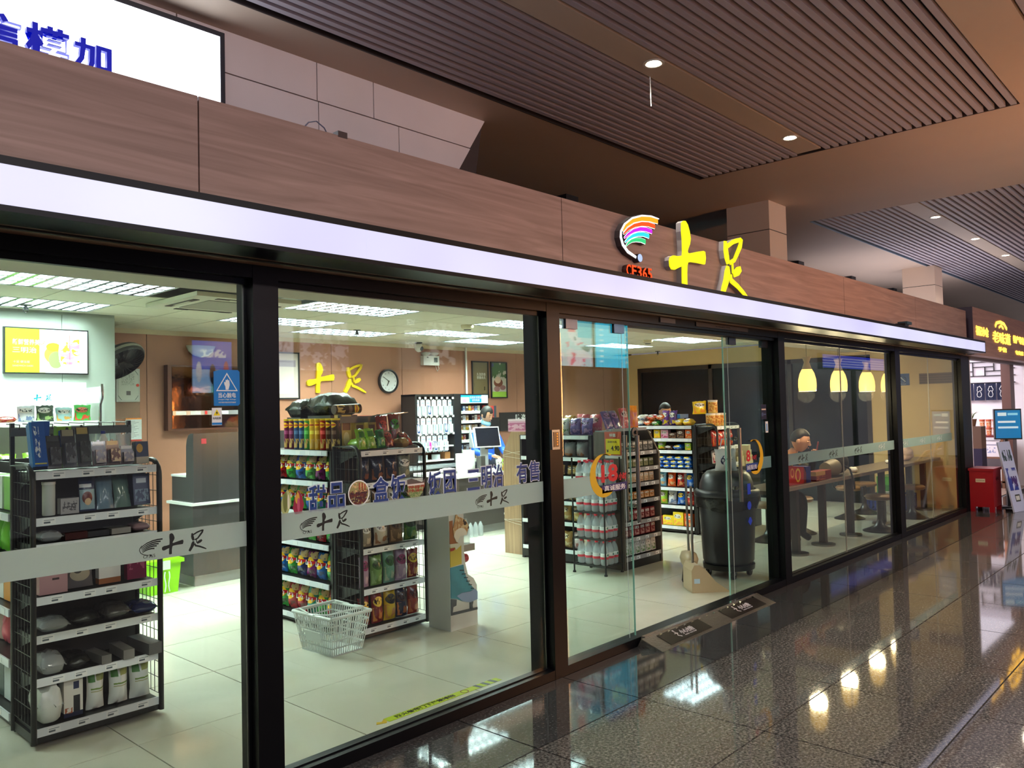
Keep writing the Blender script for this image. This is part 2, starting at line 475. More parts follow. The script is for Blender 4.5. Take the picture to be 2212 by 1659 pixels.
# store ceiling: front soffit and tiled field
struct(B().box(X0, X1, 0.10, 1.70, 2.40, 2.44).box(X0, X1, 1.66, 1.70, 2.44, 2.62).obj('ceiling_soffit', mat('soffit_board', (206, 196, 176), 0.6)))
B().box(X0, X1, 1.70, 1.715, 2.60, 2.605).obj('shadow_gap', BLK, bpy.data.objects['ceiling_soffit'])
cl = struct(B().box(X0, X1, 1.70, YB, 2.606, 2.66).obj('ceiling', CGRID))
gx = [2.20 + 0.613 * k for k in range(-7, 19)]
gy = [1.70, 2.28, 2.90, 3.52, 4.14, 4.76, 5.38, YB]
TR = [(3, 2), (7, 2), (13, 2), (3, 4), (7, 4), (13, 4), (5, 5), (9, 5), (-1, 2), (-1, 4), (-5, 2)]
occ = set()
for i, j in TR: occ |= {(i, j), (i + 1, j)}
occ |= {(1, 2), (2, 2)}
cache = {}
for i in range(-7, 17):
    for j in range(len(gy) - 1):
        if (i, j) in occ: continue
        a, b = max(gx[i + 7], X0), min(gx[i + 8], X1); d = gy[j + 1] - gy[j]
        if b - a < 0.05: continue
        k = (round(b - a, 3), round(d, 3))
        if k not in cache:
            me = B().box(-(b - a) / 2 + 0.005, (b - a) / 2 - 0.005, -d / 2 + 0.005, d / 2 - 0.005, 0, 0.006).mesh('ceiling_tile'); me.materials.append(CTILE); cache[k] = me
        link('ceiling_tile', cache[k], cl, ((a + b) / 2, (gy[j] + gy[j + 1]) / 2, 2.599))
struct(B().box(X0 - 0.1, X1 + 0.15, -0.1, YB + 0.14, 2.80, 2.83).obj('added_roof_slab', DARKV))  # unseen slab, added so that no light leaks through the store top

# troffers with louvre grids
LOUV = mat('louvre_aluminium', (96, 104, 110), 0.3, 0.8)
TUBE = emis('fluorescent_tube', (236, 255, 244), L_TROF * 1.5)
TRAY = mat('troffer_tray', (235, 240, 238), 0.3, emit=(232, 250, 240), es=L_TROF * 0.5)
def troffer(i, j, lab, first=[None]):
    x0, x1, y0, y1 = gx[i + 7], gx[i + 9], gy[j], gy[j + 1]
    t = thing('troffer_light', lab, 'ceiling light', ((x0 + x1) / 2, (y0 + y1) / 2, 2.60), 0, 'louvred ceiling lights')
    if first[0] is None:
        W, D = 0.60, 0.30
        a = B().box(-W, W, -D, D, 0.085, 0.09).mesh('tray'); a.materials.append(TRAY)
        c = B()
        for y in (-0.19, 0, 0.19): c.cyl((-0.57, y, 0.066), 0.013, 1.14, 8, 'x')
        c = c.mesh('tube'); c.materials.append(TUBE)
        g = B()
        for k in range(11):
            x = -W + 2 * W * k / 10
            g.add([(x - 0.016, -D, 0.0), (x + 0.016, -D, 0.0), (x + 0.016, D, 0.0), (x - 0.016, D, 0.0), (x, -D, 0.055), (x, D, 0.055)], [(0, 1, 2, 3), (0, 3, 5, 4), (1, 4, 5, 2)])
        for k in range(4):
            y = -D + 2 * D * k / 3
            g.add([(-W, y - 0.018, 0.001), (W, y - 0.018, 0.001), (W, y + 0.018, 0.001), (-W, y + 0.018, 0.001), (-W, y, 0.056), (W, y, 0.056)], [(0, 3, 2, 1), (0, 1, 5, 4), (3, 4, 5, 2)])
        g = g.mesh('louvre'); g.materials.append(LOUV)
        r = B()
        for s in (-1, 1):
            r.box(-W - 0.004, W + 0.004, s * D - 0.006, s * D + 0.004, -0.004, 0.09); r.box(s * W - 0.006, s * W + 0.004, -D, D, -0.004, 0.09)
        r = r.mesh('frame'); r.materials.append(PWHITE)
        first[0] = [('tray', a), ('tube', c), ('louvre', g), ('frame', r)]
    for n, me in first[0]: link(n, me, t)
    return t
names = ['above the chip aisle', 'above the middle aisle', 'above the biscuit aisle', 'nearer the brown wall, left of the clock', 'second row, right of the clock', 'second row toward the beige wall', 'nearest the back wall above the yellow letters', 'nearest the back wall above the worker', 'above the left screen wall, front', 'above the left screen wall, back', 'far left of the store ceiling']
cl2 = bpy.data.objects['ceiling']
for (i, j), nm in zip(TR, names):
    troffer(i, j, 'louvred fluorescent ceiling light ' + nm)
# the tray volume needs the ceiling slab lifted above it
cl.location.z = 0.10
for o in cl.children: o.location.z -= 0.10

# AC cassette
ac = thing('air_conditioner', 'white square ceiling cassette air conditioner above the grey counter', 'air conditioner', (3.43, 3.41, 2.594))
B().box(-0.47, 0.47, -0.47, 0.47, -0.035, 0.0).obj('panel', mat('ac_white', (222, 222, 204), 0.5), ac)
B().box(-0.27, 0.27, -0.27, 0.27, -0.04, -0.035).obj('grille', mat('ac_grille', (128, 126, 112), 0.6, bump=(90, 0.2)), ac)
for k in range(4):
    B().box(-0.26, 0.26, -0.40, -0.345, -0.039, -0.035).obj('louvre_slot', BLK, ac, rot=(0, 0, k * pi / 2))
    B().box(-0.14, 0.14, -0.385, -0.36, -0.042, -0.037).obj('flap', mat('ac_white', (222, 222, 204), 0.5), ac, rot=(0, 0, k * pi / 2))

# ------------------------------------------------------------------ shop front
sf = B()
sf.box(X0, X1 + 0.2, 0.0, 0.10, 0.0, 0.055)
struct(sf.obj('shopfront_sill', BLACK))
struct(B().box(X0, X1 + 0.2, 0.0, 0.10, 2.19, 2.25).obj('shopfront_header', BLACK))
for k, (a, b, dep) in enumerate([(-0.4, -0.28, 0.1), (1.77, 1.89, 0.1), (3.70, 3.82, 0.19), (6.885, 7.01, 0.16), (10.03, 10.2, 0.12), (12.9, 13.35, 0.12)]):
    struct(B().box(a, b, -0.002, dep, 0.0, 2.25).box(a - 0.02, b + 0.0, 0.055, 0.10, 0.05, 2.2).obj('mullion', BLACK))
# bright metal edge lines on the mullions
for x in (1.752, 3.712, 3.682): struct(B().box(x - 0.003, x + 0.003, 0.050, 0.054, 0.06, 2.19).obj('trim_2', STEEL))
PANES = [(X0, -0.4), (-0.28, 1.77), (1.89, 3.70), (7.01, 8.448), (8.454, 10.03), (10.2, 11.478), (11.484, 12.9)]
for k, (a, b) in enumerate(PANES):
    p = struct(B().box(a, b, 0.046, 0.054, 0.05, 2.20).obj('window_%d' % (k + 2), GLASS))
    B().box(a, b, 0.036, 0.064, 2.165, 2.19).box(a, b, 0.04, 0.06, 0.05, 0.062).obj('gasket', BLACK, p)
for x, z0, z1 in ((8.451, 0.06, 2.17), (11.481, 0.06, 2.17)):
    B().box(x - 0.004, x + 0.004, 0.045, 0.055, z0, z1).obj('silicone_joint', mat('silicone', (150, 150, 140), 0.3), bpy.data.objects['window_5' if x < 9 else 'window_7'])

# frosted manifestation band with cut-out logos
FROST = filmmat('frosted_film', (230, 236, 236), 0.06)
FROST2 = filmmat('frosted_film_blue', (168, 190, 198), 0.25)
def band(a, b, z0, z1, m, pane, y=0.0425):
    return B().box(a, b, y, y + 0.0008, z0, z1).obj('frosted_band', m, bpy.data.objects[pane])
band(-0.28, 1.75, 1.055, 1.16, FROST, 'window_3')
band(1.895, 3.68, 1.052, 1.172, FROST, 'window_4')
for a, b, p in ((7.015, 8.445, 'window_5'), (8.457, 10.03, 'window_6'), (10.2, 11.475, 'window_7'), (11.487, 12.45, 'window_8')):
    band(a, b, 1.038, 1.143, FROST2, p)

SHI = [(4.896, 2.872), (4.921, 2.889), (4.95, 2.891), (4.978, 2.87), (5.0, 2.827), (5.012, 2.777), (4.999, 2.735), (4.978, 2.706), (4.965, 2.682), (4.971, 2.67), (4.99, 2.67), (5.107, 2.697), (5.185, 2.712), (5.21, 2.708), (5.216, 2.664), (5.205, 2.623), (5.194, 2.615), (5.082, 2.614), (5.002, 2.61), (4.967, 2.602), (4.956, 2.581), (4.948, 2.524), (4.947, 2.428), (4.912, 2.422), (4.882, 2.427), (4.883, 2.497), (4.887, 2.568), (4.844, 2.553), (4.786, 2.531), (4.749, 2.53), (4.727, 2.55), (4.723, 2.589), (4.735, 2.612), (4.773, 2.628), (4.829, 2.63), (4.892, 2.642), (4.897, 2.675), (4.898, 2.751), (4.892, 2.811)]
ZU = [([(5.518, 2.83), (5.522, 2.762), (5.535, 2.709), (5.552, 2.662)], [.018, .03, .032, .02]), ([(5.541, 2.792), (5.635, 2.838), (5.707, 2.86), (5.772, 2.874)], [.016, .017, .017, .016]), ([(5.778, 2.884), (5.757, 2.826), (5.699, 2.757), (5.649, 2.701), (5.578, 2.673)], [.02, .022, .02, .017, .016]), ([(5.619, 2.686), (5.622, 2.642), (5.624, 2.598)], [.01, .01, .01]), ([(5.632, 2.590), (5.702, 2.623), (5.752, 2.648)], [.022, .034, .02]), ([(5.547, 2.645), (5.538, 2.589), (5.506, 2.52), (5.468, 2.462), (5.45, 2.432)], [.018, .042, .034, .03, .024]), ([(5.582, 2.585), (5.592, 2.54), (5.694, 2.506), (5.785, 2.464), (5.855, 2.428)], [.02, .022, .019, .017, .01])]
LG = [[(4.594, 2.833), (4.498, 2.833), (4.404, 2.821), (4.303, 2.792), (4.225, 2.749), (4.187, 2.711)], [(4.557, 2.793), (4.479, 2.796), (4.402, 2.787), (4.318, 2.764), (4.244, 2.729), (4.194, 2.692)], [(4.52, 2.754), (4.451, 2.758), (4.384, 2.751), (4.308, 2.729), (4.242, 2.696), (4.201, 2.667)], [(4.483, 2.718), (4.416, 2.722), (4.357, 2.713), (4.298, 2.695), (4.245, 2.669), (4.207, 2.641)], [(4.439, 2.675), (4.388, 2.68), (4.33, 2.674), (4.28, 2.66), (4.239, 2.638), (4.218, 2.619)], [(4.608, 2.852), (4.517, 2.857), (4.405, 2.843), (4.296, 2.809), (4.206, 2.755), (4.166, 2.704), (4.162, 2.667), (4.182, 2.622), (4.233, 2.585), (4.325, 2.56)]]
def shi_poly(b, x, z, s, d0, d1, m=0):
    """cross-shaped brush character, left-bottom at (x, z), height s"""
    k = s / 0.469
    b.prism([(x + (px - 4.723) * k, z + (pz - 2.422) * k) for px, pz in SHI], d0, d1, 'xz', m)
def zu_poly(b, x, z, s, d0, d1, m=0):
    k = s / 0.469
    for pts, wd in ZU: b.ribbon([(x + (px - 5.43) * k, z + (pz - 2.422) * k) for px, pz in pts], [h * k for h in wd], d0, d1, 'xz', m)
def fan_poly(b, x, z, s, d0, d1, m=0):
    k = s / 0.30
    for pts in LG[:5]: b.ribbon([(x + (px - 4.16) * k, z + (pz - 2.55) * k) for px, pz in pts], [.013 * k, .013 * k, .012 * k, .01 * k, .007 * k, .004 * k], d0, d1, 'xz', m)
    pts = LG[5]; b.ribbon([(x + (px - 4.16) * k, z + (pz - 2.55) * k) for px, pz in pts[4:]], .006 * k, d0, d1, 'xz', m)
    b.lathe([(0.0, d0), (.018 * k, d0), (.018 * k, d1), (0, d1)], 10, (x + .205 * k, 0, z + .005 * k), m, False, 'y')
CUT = mat('logo_cutout', (26, 30, 30), 0.5)
CUTL = mat('logo_cutout_pale', (205, 216, 214), 0.5)
def band_logo(x, zc, s, pane, m=CUT, y=0.0418, gapk=1.0):
    p = bpy.data.objects[pane]; d = (y - 0.0004, y)
    b = B(); fan_poly(b, x, zc - s * 0.42, s * 0.75, *d); shi_poly(b, x + s * 1.05 * gapk, zc - s * 0.5, s, *d); zu_poly(b, x + s * 2.35 * gapk, zc - s * 0.5, s, *d)
    o = b.obj('band_logo', m, p)
    text('band_lettering', 'CF365', s * 0.22, m, (x + s * 0.45, y, zc - s * 0.45), p, ext=0.0002)
band_logo(1.305, 1.108, 0.082, 'window_3')
band_logo(2.01, 1.112, 0.082, 'window_4')
band_logo(3.11, 1.112, 0.082, 'window_4')
for x, p in ((7.32, 'window_5'), (8.06, 'window_5'), (8.75, 'window_6'), (9.48, 'window_6'), (10.32, 'window_7'), (11.0, 'window_7'), (11.75, 'window_8')):
    band_logo(x, 1.09, 0.07, p, CUT if x < 9 else CUTL)

# window lettering and food pictures above the band
NAVY = mat('navy_vinyl', (20, 58, 124), 0.5)
VWHITE = mat('white_vinyl', (205, 214, 222), 0.5)
W4 = bpy.data.objects['window_4']
for s, xa, xb, za, zb in (('甜', 2.055, 2.152, 1.157, 1.285), ('品', 2.160, 2.256, 1.160, 1.288), ('盒', 2.415, 2.518, 1.165, 1.294), ('饭', 2.524, 2.628, 1.165, 1.298), ('饭', 2.769, 2.868, 1.165, 1.295), ('团', 2.878, 2.971, 1.168, 1.295), ('三', 3.05, 3.150, 1.166, 1.285), ('明', 3.158, 3.245, 1.165, 1.298), ('治', 3.250, 3.338, 1.168, 1.302), ('有', 3.445, 3.545, 1.176, 1.298), ('售', 3.552, 3.655, 1.178, 1.302)):
    c = ((xa + xb) / 2, (za + zb) / 2); f = (xb - xa, zb - za)
    text('window_lettering', s, 0.12, VWHITE, (c[0], 0.0440, c[1]), W4, ext=0.0002, fat=0.0042, fit=(f[0] + 0.004, f[1] + 0.004))
    text('window_lettering', s, 0.12, NAVY, (c[0], 0.0430, c[1]), W4, ext=0.0002, fat=0.0024, fit=(f[0] - 0.007, f[1] - 0.007))
bw = B().lathe([(0.062, 0.0428), (0.062, 0.0434)], 28, (2.334, 0, 1.224), 0, False, 'y')
bw.obj('bowl_decal', prt('bowl_print', (222, 224, 214), [('e', .5, .5, .46, .46, (150, 142, 90)), ('n', 6, .48, .05, .95, .05, .6, (96, 40, 34)), ('n', 11, .5, .1, .9, .15, .55, (60, 26, 40)), ('n', 7, .52, .2, .9, .55, .95, (206, 172, 120)), ('r', .5, .56, .62, .9, (150, 60, 40)), ('r', .63, .69, .6, .88, (150, 60, 40)), ('r', .76, .82, .6, .85, (150, 60, 40)), ('d', .5, .5, .48, .48, .12, (232, 236, 230))], 0.5), W4)
sd = [(2.632, 1.262), (2.66, 1.268), (2.73, 1.245), (2.75, 1.262), (2.748, 1.225), (2.73, 1.19), (2.70, 1.16), (2.66, 1.165), (2.635, 1.20)]
B().prism(sd, 0.0428, 0.0434, 'xz').obj('sandwich_decal', prt('sandwich_print', (150, 160, 110), [('r', 0, 1, .72, 1, (86, 78, 74)), ('n', 9, .46, 0, 1, .35, .75, (140, 62, 40)), ('r', .0, .95, .66, .74, (220, 210, 200)), ('n', 12, .5, 0, 1, 0, .42, (96, 126, 70))], 0.5), W4)
d1 = [(1.912, 1.20), (1.925, 1.25), (1.95, 1.275), (1.965, 1.25), (1.968, 1.21), (1.95, 1.17), (1.925, 1.165)]
B().prism(d1, 0.0428, 0.0434, 'xz').obj('cake_decal', prt('cake_print', (176, 186, 120), [('e', .45, .55, .2, .45, (110, 120, 60)), ('e', .75, .5, .1, .3, (220, 220, 190))], 0.5), W4)
d2 = [(1.975, 1.19), (1.985, 1.235), (2.005, 1.265), (2.022, 1.24), (2.033, 1.20), (2.02, 1.165), (1.985, 1.160)]
B().prism(d2, 0.0428, 0.0434, 'xz').obj('cake_decal', prt('cake_print_2', (150, 30, 62), [('e', .4, .7, .2, .25, (210, 160, 60)), ('e', .5, .4, .12, .3, (190, 80, 110))], 0.5), W4)
# warning sticker on the left pane
W3 = bpy.data.objects['window_3']
SKYB = mat('sign_blue', (0, 120, 196), 0.35)
st = B().prism([(1.612, 1.648), (1.72, 1.648), (1.728, 1.655), (1.728, 1.79), (1.72, 1.798), (1.64, 1.798), (1.612, 1.79)], 0.0425, 0.0435, 'xz').obj('warning_sticker', SKYB, W3)
b = B(); b.ribbon([(1.625, 1.711), (1.670, 1.782), (1.715, 1.711)], 0.004, 0.0410, 0.0424, 'xz', closed=True); b.obj('warning_triangle', PWHITE, W3)
hd = B().prism([(1.664, 1.715), (1.676, 1.715), (1.682, 1.735), (1.680, 1.756), (1.676, 1.752), (1.673, 1.760), (1.669, 1.754), (1.665, 1.757), (1.663, 1.745), (1.657, 1.748), (1.658, 1.738), (1.663, 1.728)], 0.0412, 0.0424, 'xz'); hd.obj('warning_hand', PWHITE, W3)
text('sign_lettering', '当心触电', 0.026, PWHITE, (1.670, 0.0415, 1.692), W3, fat=0.0004, fit=(0.078, 0.022))
text('sign_lettering', 'Danger! High Voltage', 0.008, PWHITE, (1.670, 0.0415, 1.674), W3, fit=(0.078, 0.006))
text('sign_lettering', '本区域有电危险请勿触摸', 0.006, PWHITE, (1.670, 0.0415, 1.662), W3, fit=(0.078, 0.006))
s2 = B().box(1.603, 1.646, 0.0425, 0.0435, 1.568, 1.640).obj('warning_sticker', PWHITE, W3)
B().prism([(1.609, 1.608), (1.624, 1.634), (1.639, 1.608)], 0.0415, 0.0424, 'xz').obj('yellow_triangle', mat('sign_yellow', (240, 214, 20), 0.4), W3)
B().prism([(1.624, 1.627), (1.619, 1.617), (1.624, 1.617), (1.621, 1.610), (1.629, 1.620), (1.625, 1.620)], 0.0405, 0.0414, 'xz').obj('bolt_mark', BLK, W3)
text('sign_lettering', '有电危险', 0.011, BLK, (1.6245, 0.0418, 1.597), W3, fit=(0.036, 0.010))
B().box(1.603, 1.646, 0.0418, 0.0424, 1.570, 1.579).obj('sign_footer', SKYB, W3)

# ------------------------------------------------------------------ sliding glass doors
DGL = glassmat('door_glass', (240, 250, 247), 0.045)
EDGE = mat('glass_edge_green', (150, 205, 190), 0.1, emit=(120, 190, 175), es=0.0)
def leaf(n, x0, x1, y, pull_x, clips, pull_z=(0.82, 1.41)):
    d = struct(B().box(x0, x1, y - 0.006, y + 0.006, 0.03, 2.165).obj('door_%d' % n, DGL))
    xe = x1 if n == 1 else x0
    B().box(xe - 0.0015, xe + 0.0015, y - 0.0062, y + 0.0062, 0.03, 2.165).obj('glass_edge', EDGE, d)
    xe2 = xe - 0.075 if n == 1 else xe + 0.07
    B().box(xe2 - 0.002, xe2 + 0.002, y - 0.0075, y - 0.006, 0.03, 2.165).obj('seal_strip', mat('seal_clear', (190, 205, 205), 0.2), d)
    for cx in clips: B().box(cx - 0.058, cx + 0.058, y - 0.016, y + 0.016, 2.105, 2.18).obj('patch_clip', mat('clip_steel', (70, 76, 86), 0.25, 0.8), d)
    for s in (-1, 1):
        h = B(); yy = y + s * 0.05
        h.tube([(pull_x, yy, pull_z[0]), (pull_x, yy, pull_z[1])], 0.015, 14)
        for z in (pull_z[0] + 0.11, pull_z[1] - 0.09): h.tube([(pull_x, y + s * 0.006, z), (pull_x, yy, z)], 0.009, 10); h.lathe([(0.016, 0), (0.016, 0.012)], 12, (pull_x, y + (0.006 if s > 0 else -0.018), z), 0, True, 'y')
        h.obj('pull_handle', STEEL, d)
    return d
D1 = leaf(1, 3.83, 4.61, 0.05, 4.665 - 0.04, (3.985, 4.50))
D2 = leaf(2, 6.05, 6.90, 0.10, 6.20, (6.20, 6.80), (0.80, 1.41))
# lock disc on the left leaf
lk = B().lathe([(0.0, -0.022), (0.035, -0.02), (0.035, -0.006), (0.0, -0.006)], 24, (4.64, 0.044, 1.43), 0, True, 'y')
lk.obj('lock_disc', mat('lock_rubber', (60, 66, 66), 0.4), D1)
B().lathe([(0.0, -0.035), (0.012, -0.035), (0.014, -0.022), (0, -0.022)], 14, (4.64, 0.044, 1.43), 0, True, 'y').obj('lock_core', BLK, D1)
# opening-hours decal: moon, 18, hours, service plate
def moon(xc, zc, rx, rz, flip):
    o = [(xc + rx * cos(t), zc + rz * sin(t)) for t in [radians(a) for a in range(62, 309, 8)]]
    i = [(xc + 0.26 * rx + rx * 0.86 * cos(t), zc + 0.02 + rz * 0.86 * sin(t)) for t in [radians(a) for a in range(300, 67, -8)]]
    pts = o + i
    if flip: pts = [(2 * xc - a, b) for a, b in pts]
    return pts
MOON = mat('moon_yellow', (208, 168, 22), 0.45)
RED18 = mat('vinyl_red', (190, 14, 40), 0.45)
PLATE = mat('vinyl_navy', (22, 30, 96), 0.45)
B().prism(moon(4.292, 1.16, 0.152, 0.142, False), 0.0412, 0.0422, 'xz').obj('moon_decal', MOON, D1)
text('door_numerals', '18', 0.13, RED18, (4.355, 0.0415, 1.172), D1, fat=0.004, fit=(0.185, 0.118))
text('door_lettering', '小时', 0.05, RED18, (4.50, 0.0415, 1.142), D1, fat=0.0015, fit=(0.09, 0.052))
B().prism([(4.268, 1.044), (4.548, 1.052), (4.553, 1.104), (4.268, 1.096)], 0.0412, 0.0422, 'xz').obj('service_plate', PLATE, D1)
text('door_lettering', '真诚服务', 0.05, PWHITE, (4.411, 0.0408, 1.074), D1, fat=0.0004, fit=(0.24, 0.036))
band(3.835, 4.17, 1.046, 1.168, FROST, 'door_1', 0.0424)
B().prism([(4.165, 1.168), (4.165, 1.046), (4.20, 1.046), (4.18, 1.1), (4.175, 1.168)], 0.0424, 0.0432, 'xz').obj('frosted_band', FROST, D1)
B().prism(moon(6.56, 1.15, 0.15, 0.15, True), 0.0912, 0.0922, 'xz').obj('moon_decal', MOON, D2)
text('door_numerals', '8', 0.12, RED18, (6.43, 0.0915, 1.165), D2, fat=0.003, fit=(0.075, 0.10))
text('door_lettering', '小时', 0.05, RED18, (6.535, 0.0915, 1.145), D2, fit=(0.095, 0.048))
B().box(6.385, 6.60, 0.0912, 0.0922, 1.03, 1.10).obj('service_plate', mat('vinyl_blue', (26, 62, 140), 0.45), D2)
text('door_lettering', '诚服务', 0.05, PWHITE, (6.49, 0.0908, 1.066), D2, fit=(0.19, 0.04))
band(6.63, 6.885, 1.04, 1.14, FROST2, 'door_2', 0.0926)
for z, s in ((0.90, '推'), (0.80, '拉')):
    pass
BLUEV = mat('vinyl_bright_blue', (20, 60, 190), 0.45)
B().box(6.395, 6.45, 0.0918, 0.0926, 0.84, 0.93).obj('blue_decal', BLUEV, D2)
B().lathe([(0, 0.0918), (0.036, 0.0918), (0.036, 0.0926), (0, 0.0926)], 18, (6.42, 0, 0.745), 0, False, 'y').obj('blue_decal', BLUEV, D2)
B().prism([(6.39, 0.61), (6.415, 0.645), (6.44, 0.645), (6.465, 0.61), (6.43, 0.575)], 0.0918, 0.0926, 'xz').obj('blue_decal', BLUEV, D2)
B().box(6.70, 6.80, 0.0912, 0.0922, 1.47, 1.60).obj('navy_notice', prt('navy_notice', (18, 24, 56), [('r', .1, .9, .62, .72, (180, 170, 160)), ('r', .1, .4, .2, .45, (60, 80, 120)), ('r', .45, .9, .3, .36, (80, 100, 140))], 0.5), D2)
B().box(6.775, 6.825, 0.0912, 0.0922, 1.35, 1.45).obj('blue_notice', prt('blue_notice', (220, 226, 230), [('r', .3, .75, .15, .8, (0, 130, 200))], 0.5), D2)
# door track under the header
trk = struct(B().box(3.82, 6.885, 0.03, 0.13, 2.165, 2.195).obj('door_track', BLACK))
B().box(4.95, 5.15, -0.01, 0.03, 2.205, 2.24).obj('track_sensor', mat('sensor_grey', (90, 92, 96), 0.4), trk)
B().box(5.45, 6.3, -0.008, 0.0, 2.208, 2.24).obj('nameplate', mat('nameplate', (34, 34, 40), 0.5), trk)
text('nameplate_lettering', 'TIAODA AUTODOOR', 0.025, mat('nameplate_ink', (70, 66, 66), 0.5), (5.87, -0.009, 2.224), trk)
# door access keypad on the mullion
kp = thing('access_keypad', 'small metal keypad with glowing orange digits on black door post', 'keypad', (3.735, -0.002, 1.36))
B().box(-0.036, 0.036, -0.02, 0, 0, 0.118).obj('body', mat('keypad_metal', (84, 98, 116), 0.25, 0.8), kp)
B().box(-0.024, 0.024, -0.022, -0.02, 0.015, 0.105).obj('face', mat('keypad_face', (34, 28, 20), 0.3), kp)
for k in range(5): B().box(0.006, 0.012, -0.0235, -0.022, 0.026 + k * 0.016, 0.035 + k * 0.016).obj('key', emis('keypad_orange', (255, 140, 40), 1.5), kp)

# ------------------------------------------------------------------ fascia, light strip, sign
fa = struct(B().box(X0, 12.69, -0.12, -0.10, 2.24, 2.84).obj('fascia', DARKV))
jx = [X0, -0.76, 1.47, 3.70, 5.93, 8.13, 10.41, 12.69]
for a, b in zip(jx[:-1], jx[1:]):
    B().box(a + 0.003, b - 0.003, -0.138, -0.12, 2.40, 2.852).obj('fascia_panel', WOODF, fa)
B().box(12.685, 12.70, -0.138, 0.1, 2.24, 2.852).obj('fascia_end', WOODF, fa)
struct(B().box(X0, 12.8, -0.33, 0.0, 2.247, 2.252).obj('soffit_outer', WOODS))
ls = thing('fascia_light_strip', 'long lavender white light strip with black edges along the shop fascia', 'light strip', (0, -0.33, 2.25))
B().box(X0, 12.83, 0.0, 0.19, -0.004, 0.166).obj('housing', BLACK, ls)
B().box(X0, 12.835, -0.008, 0.0, 0.140, 0.166).box(X0, 12.835, -0.008, 0.0, -0.005, 0.014).box(12.82, 12.835, -0.008, 0, 0.0, 0.16).obj('edge_trim', BLACK, ls)
def stripmat():
    m = bpy.data.materials.new('strip_acrylic'); m.use_nodes = True
    nt = m.node_tree; b = nt.nodes['Principled BSDF']
    tc = N(nt, 'ShaderNodeTexCoord'); tx = N(nt, 'ShaderNodeTexNoise'); tx.inputs['Scale'].default_value = 1.3; tx.inputs['Detail'].default_value = 1
    nt.links.new(tc.outputs['Object'], tx.inputs['Vector'])
    nt.links.new(mixc(nt, tx.outputs[0], lin((200, 194, 250)), lin((240, 242, 255))), b.inputs['Emission Color'])
    b.inputs['Emission Strength'].default_value = L_STRIP; b.inputs['Base Color'].default_value = lin((60, 60, 70)); b.inputs['Roughness'].default_value = 0.25
    return m
SM = stripmat()
sx = [X0, -0.14, 2.117, 4.375, 6.63, 8.89, 11.15, 12.82]
for a, b in zip(sx[:-1], sx[1:]):
    B().box(a + 0.0015, b - 0.0015, -0.006, 0.0, 0.014, 0.140).obj('acrylic_panel', SM, ls)
# clip under the strip top (small bracket) and box on the trim near the right end
sb = thing('spot_bracket', 'small dark spotlight bracket clipped on top of the light strip', 'bracket', (9.35, -0.30, 2.416))
B().box(-0.06, 0.06, -0.05, 0.05, 0, 0.03).obj('base', BLK, sb)
B().box(-0.02, 0.14, -0.06, 0.04, 0.02, 0.05).obj('head', mat('bracket_teal', (40, 70, 84), 0.4), sb)

YEL = emis('sign_yellow_face', (255, 246, 0), 1.15)
SIDE = mat('sign_side', (176, 170, 172), 0.4)
def letter(name, fn, lab):
    t = thing(name, lab, 'sign letter', (0, 0, 0), 0, 'yellow fascia letters')
    b = B(); fn(b, -0.178, -0.138); b.obj('letter_side', SIDE, t)
    b = B(); fn(b, -0.186, -0.178); b.obj('letter_face', YEL, t)
letter('sign_letter', lambda b, d0, d1: shi_poly(b, 4.808, 2.437, 0.478, d0, d1), 'glowing yellow cross-shaped brush character on the wood fascia')
letter('sign_letter', lambda b, d0, d1: zu_poly(b, 5.53, 2.437, 0.478, d0, d1), 'glowing yellow brush character with a looped top on the wood fascia')
fg = thing('sign_emblem', 'rainbow fan emblem with a white outline glowing on the fascia', 'emblem')
hw = [[.017, .017, .016, .014, .011, .007], [.016, .016, .015, .013, .010, .006], [.015, .015, .014, .012, .009, .005], [.015, .015, .014, .012, .009, .005], [.016, .015, .014, .011, .008, .004]]
for pts, h, cl_, nm in zip(LG[:5], hw, [(255, 176, 20), (255, 84, 14), (214, 20, 236), (20, 226, 236), (30, 214, 130)], ['yellow', 'orange', 'magenta', 'cyan', 'green']):
    pts = [(a * 1.019, 1.6 + (c - 1.6) * 1.019) for a, c in pts]
    b = B(); b.ribbon(pts, [q + .003 for q in h], -0.176, -0.138, 'xz'); b.obj('band_side', mat('emblem_side', (60, 50, 54), 0.5), fg)
    b = B(); b.ribbon(pts, [q + .0015 for q in h], -0.179, -0.176, 'xz'); b.obj('band_outline', emis('sign_white', (255, 255, 255), 1.3), fg)
    b = B(); b.ribbon(pts, [q - .002 for q in h], -0.182, -0.179, 'xz'); b.obj('colour_band', emis('emblem_' + nm, cl_, 1.1), fg)
arc = [(a * 1.019, 1.6 + (c - 1.6) * 1.019) for a, c in LG[5]]
aw = [.003, .003, .004, .005, .006, .008, .010, .011, .010, .008]
b = B(); b.ribbon(arc, [q + .004 for q in aw], -0.178, -0.138, 'xz'); b.obj('arc_side', mat('emblem_side', (60, 50, 54), 0.5), fg)
b = B(); b.ribbon(arc, aw, -0.182, -0.178, 'xz'); b.obj('white_arc', emis('sign_white', (255, 255, 255), 1.3), fg)
B().lathe([(0, -0.182), (0.028, -0.180), (0.030, -0.138), (0, -0.138)], 22, (4.449, 0, 2.579), 0, True, 'y').obj('dot_side', mat('emblem_side', (60, 50, 54), 0.5), fg)
B().lathe([(0, -0.186), (0.026, -0.184), (0.026, -0.182), (0, -0.182)], 22, (4.449, 0, 2.579), 0, True, 'y').obj('white_dot', emis('sign_white_soft', (190, 214, 255), 1.0), fg)
cf = thing('sign_lettering', 'small glowing orange CF365 lettering under the rainbow emblem', 'sign letters')
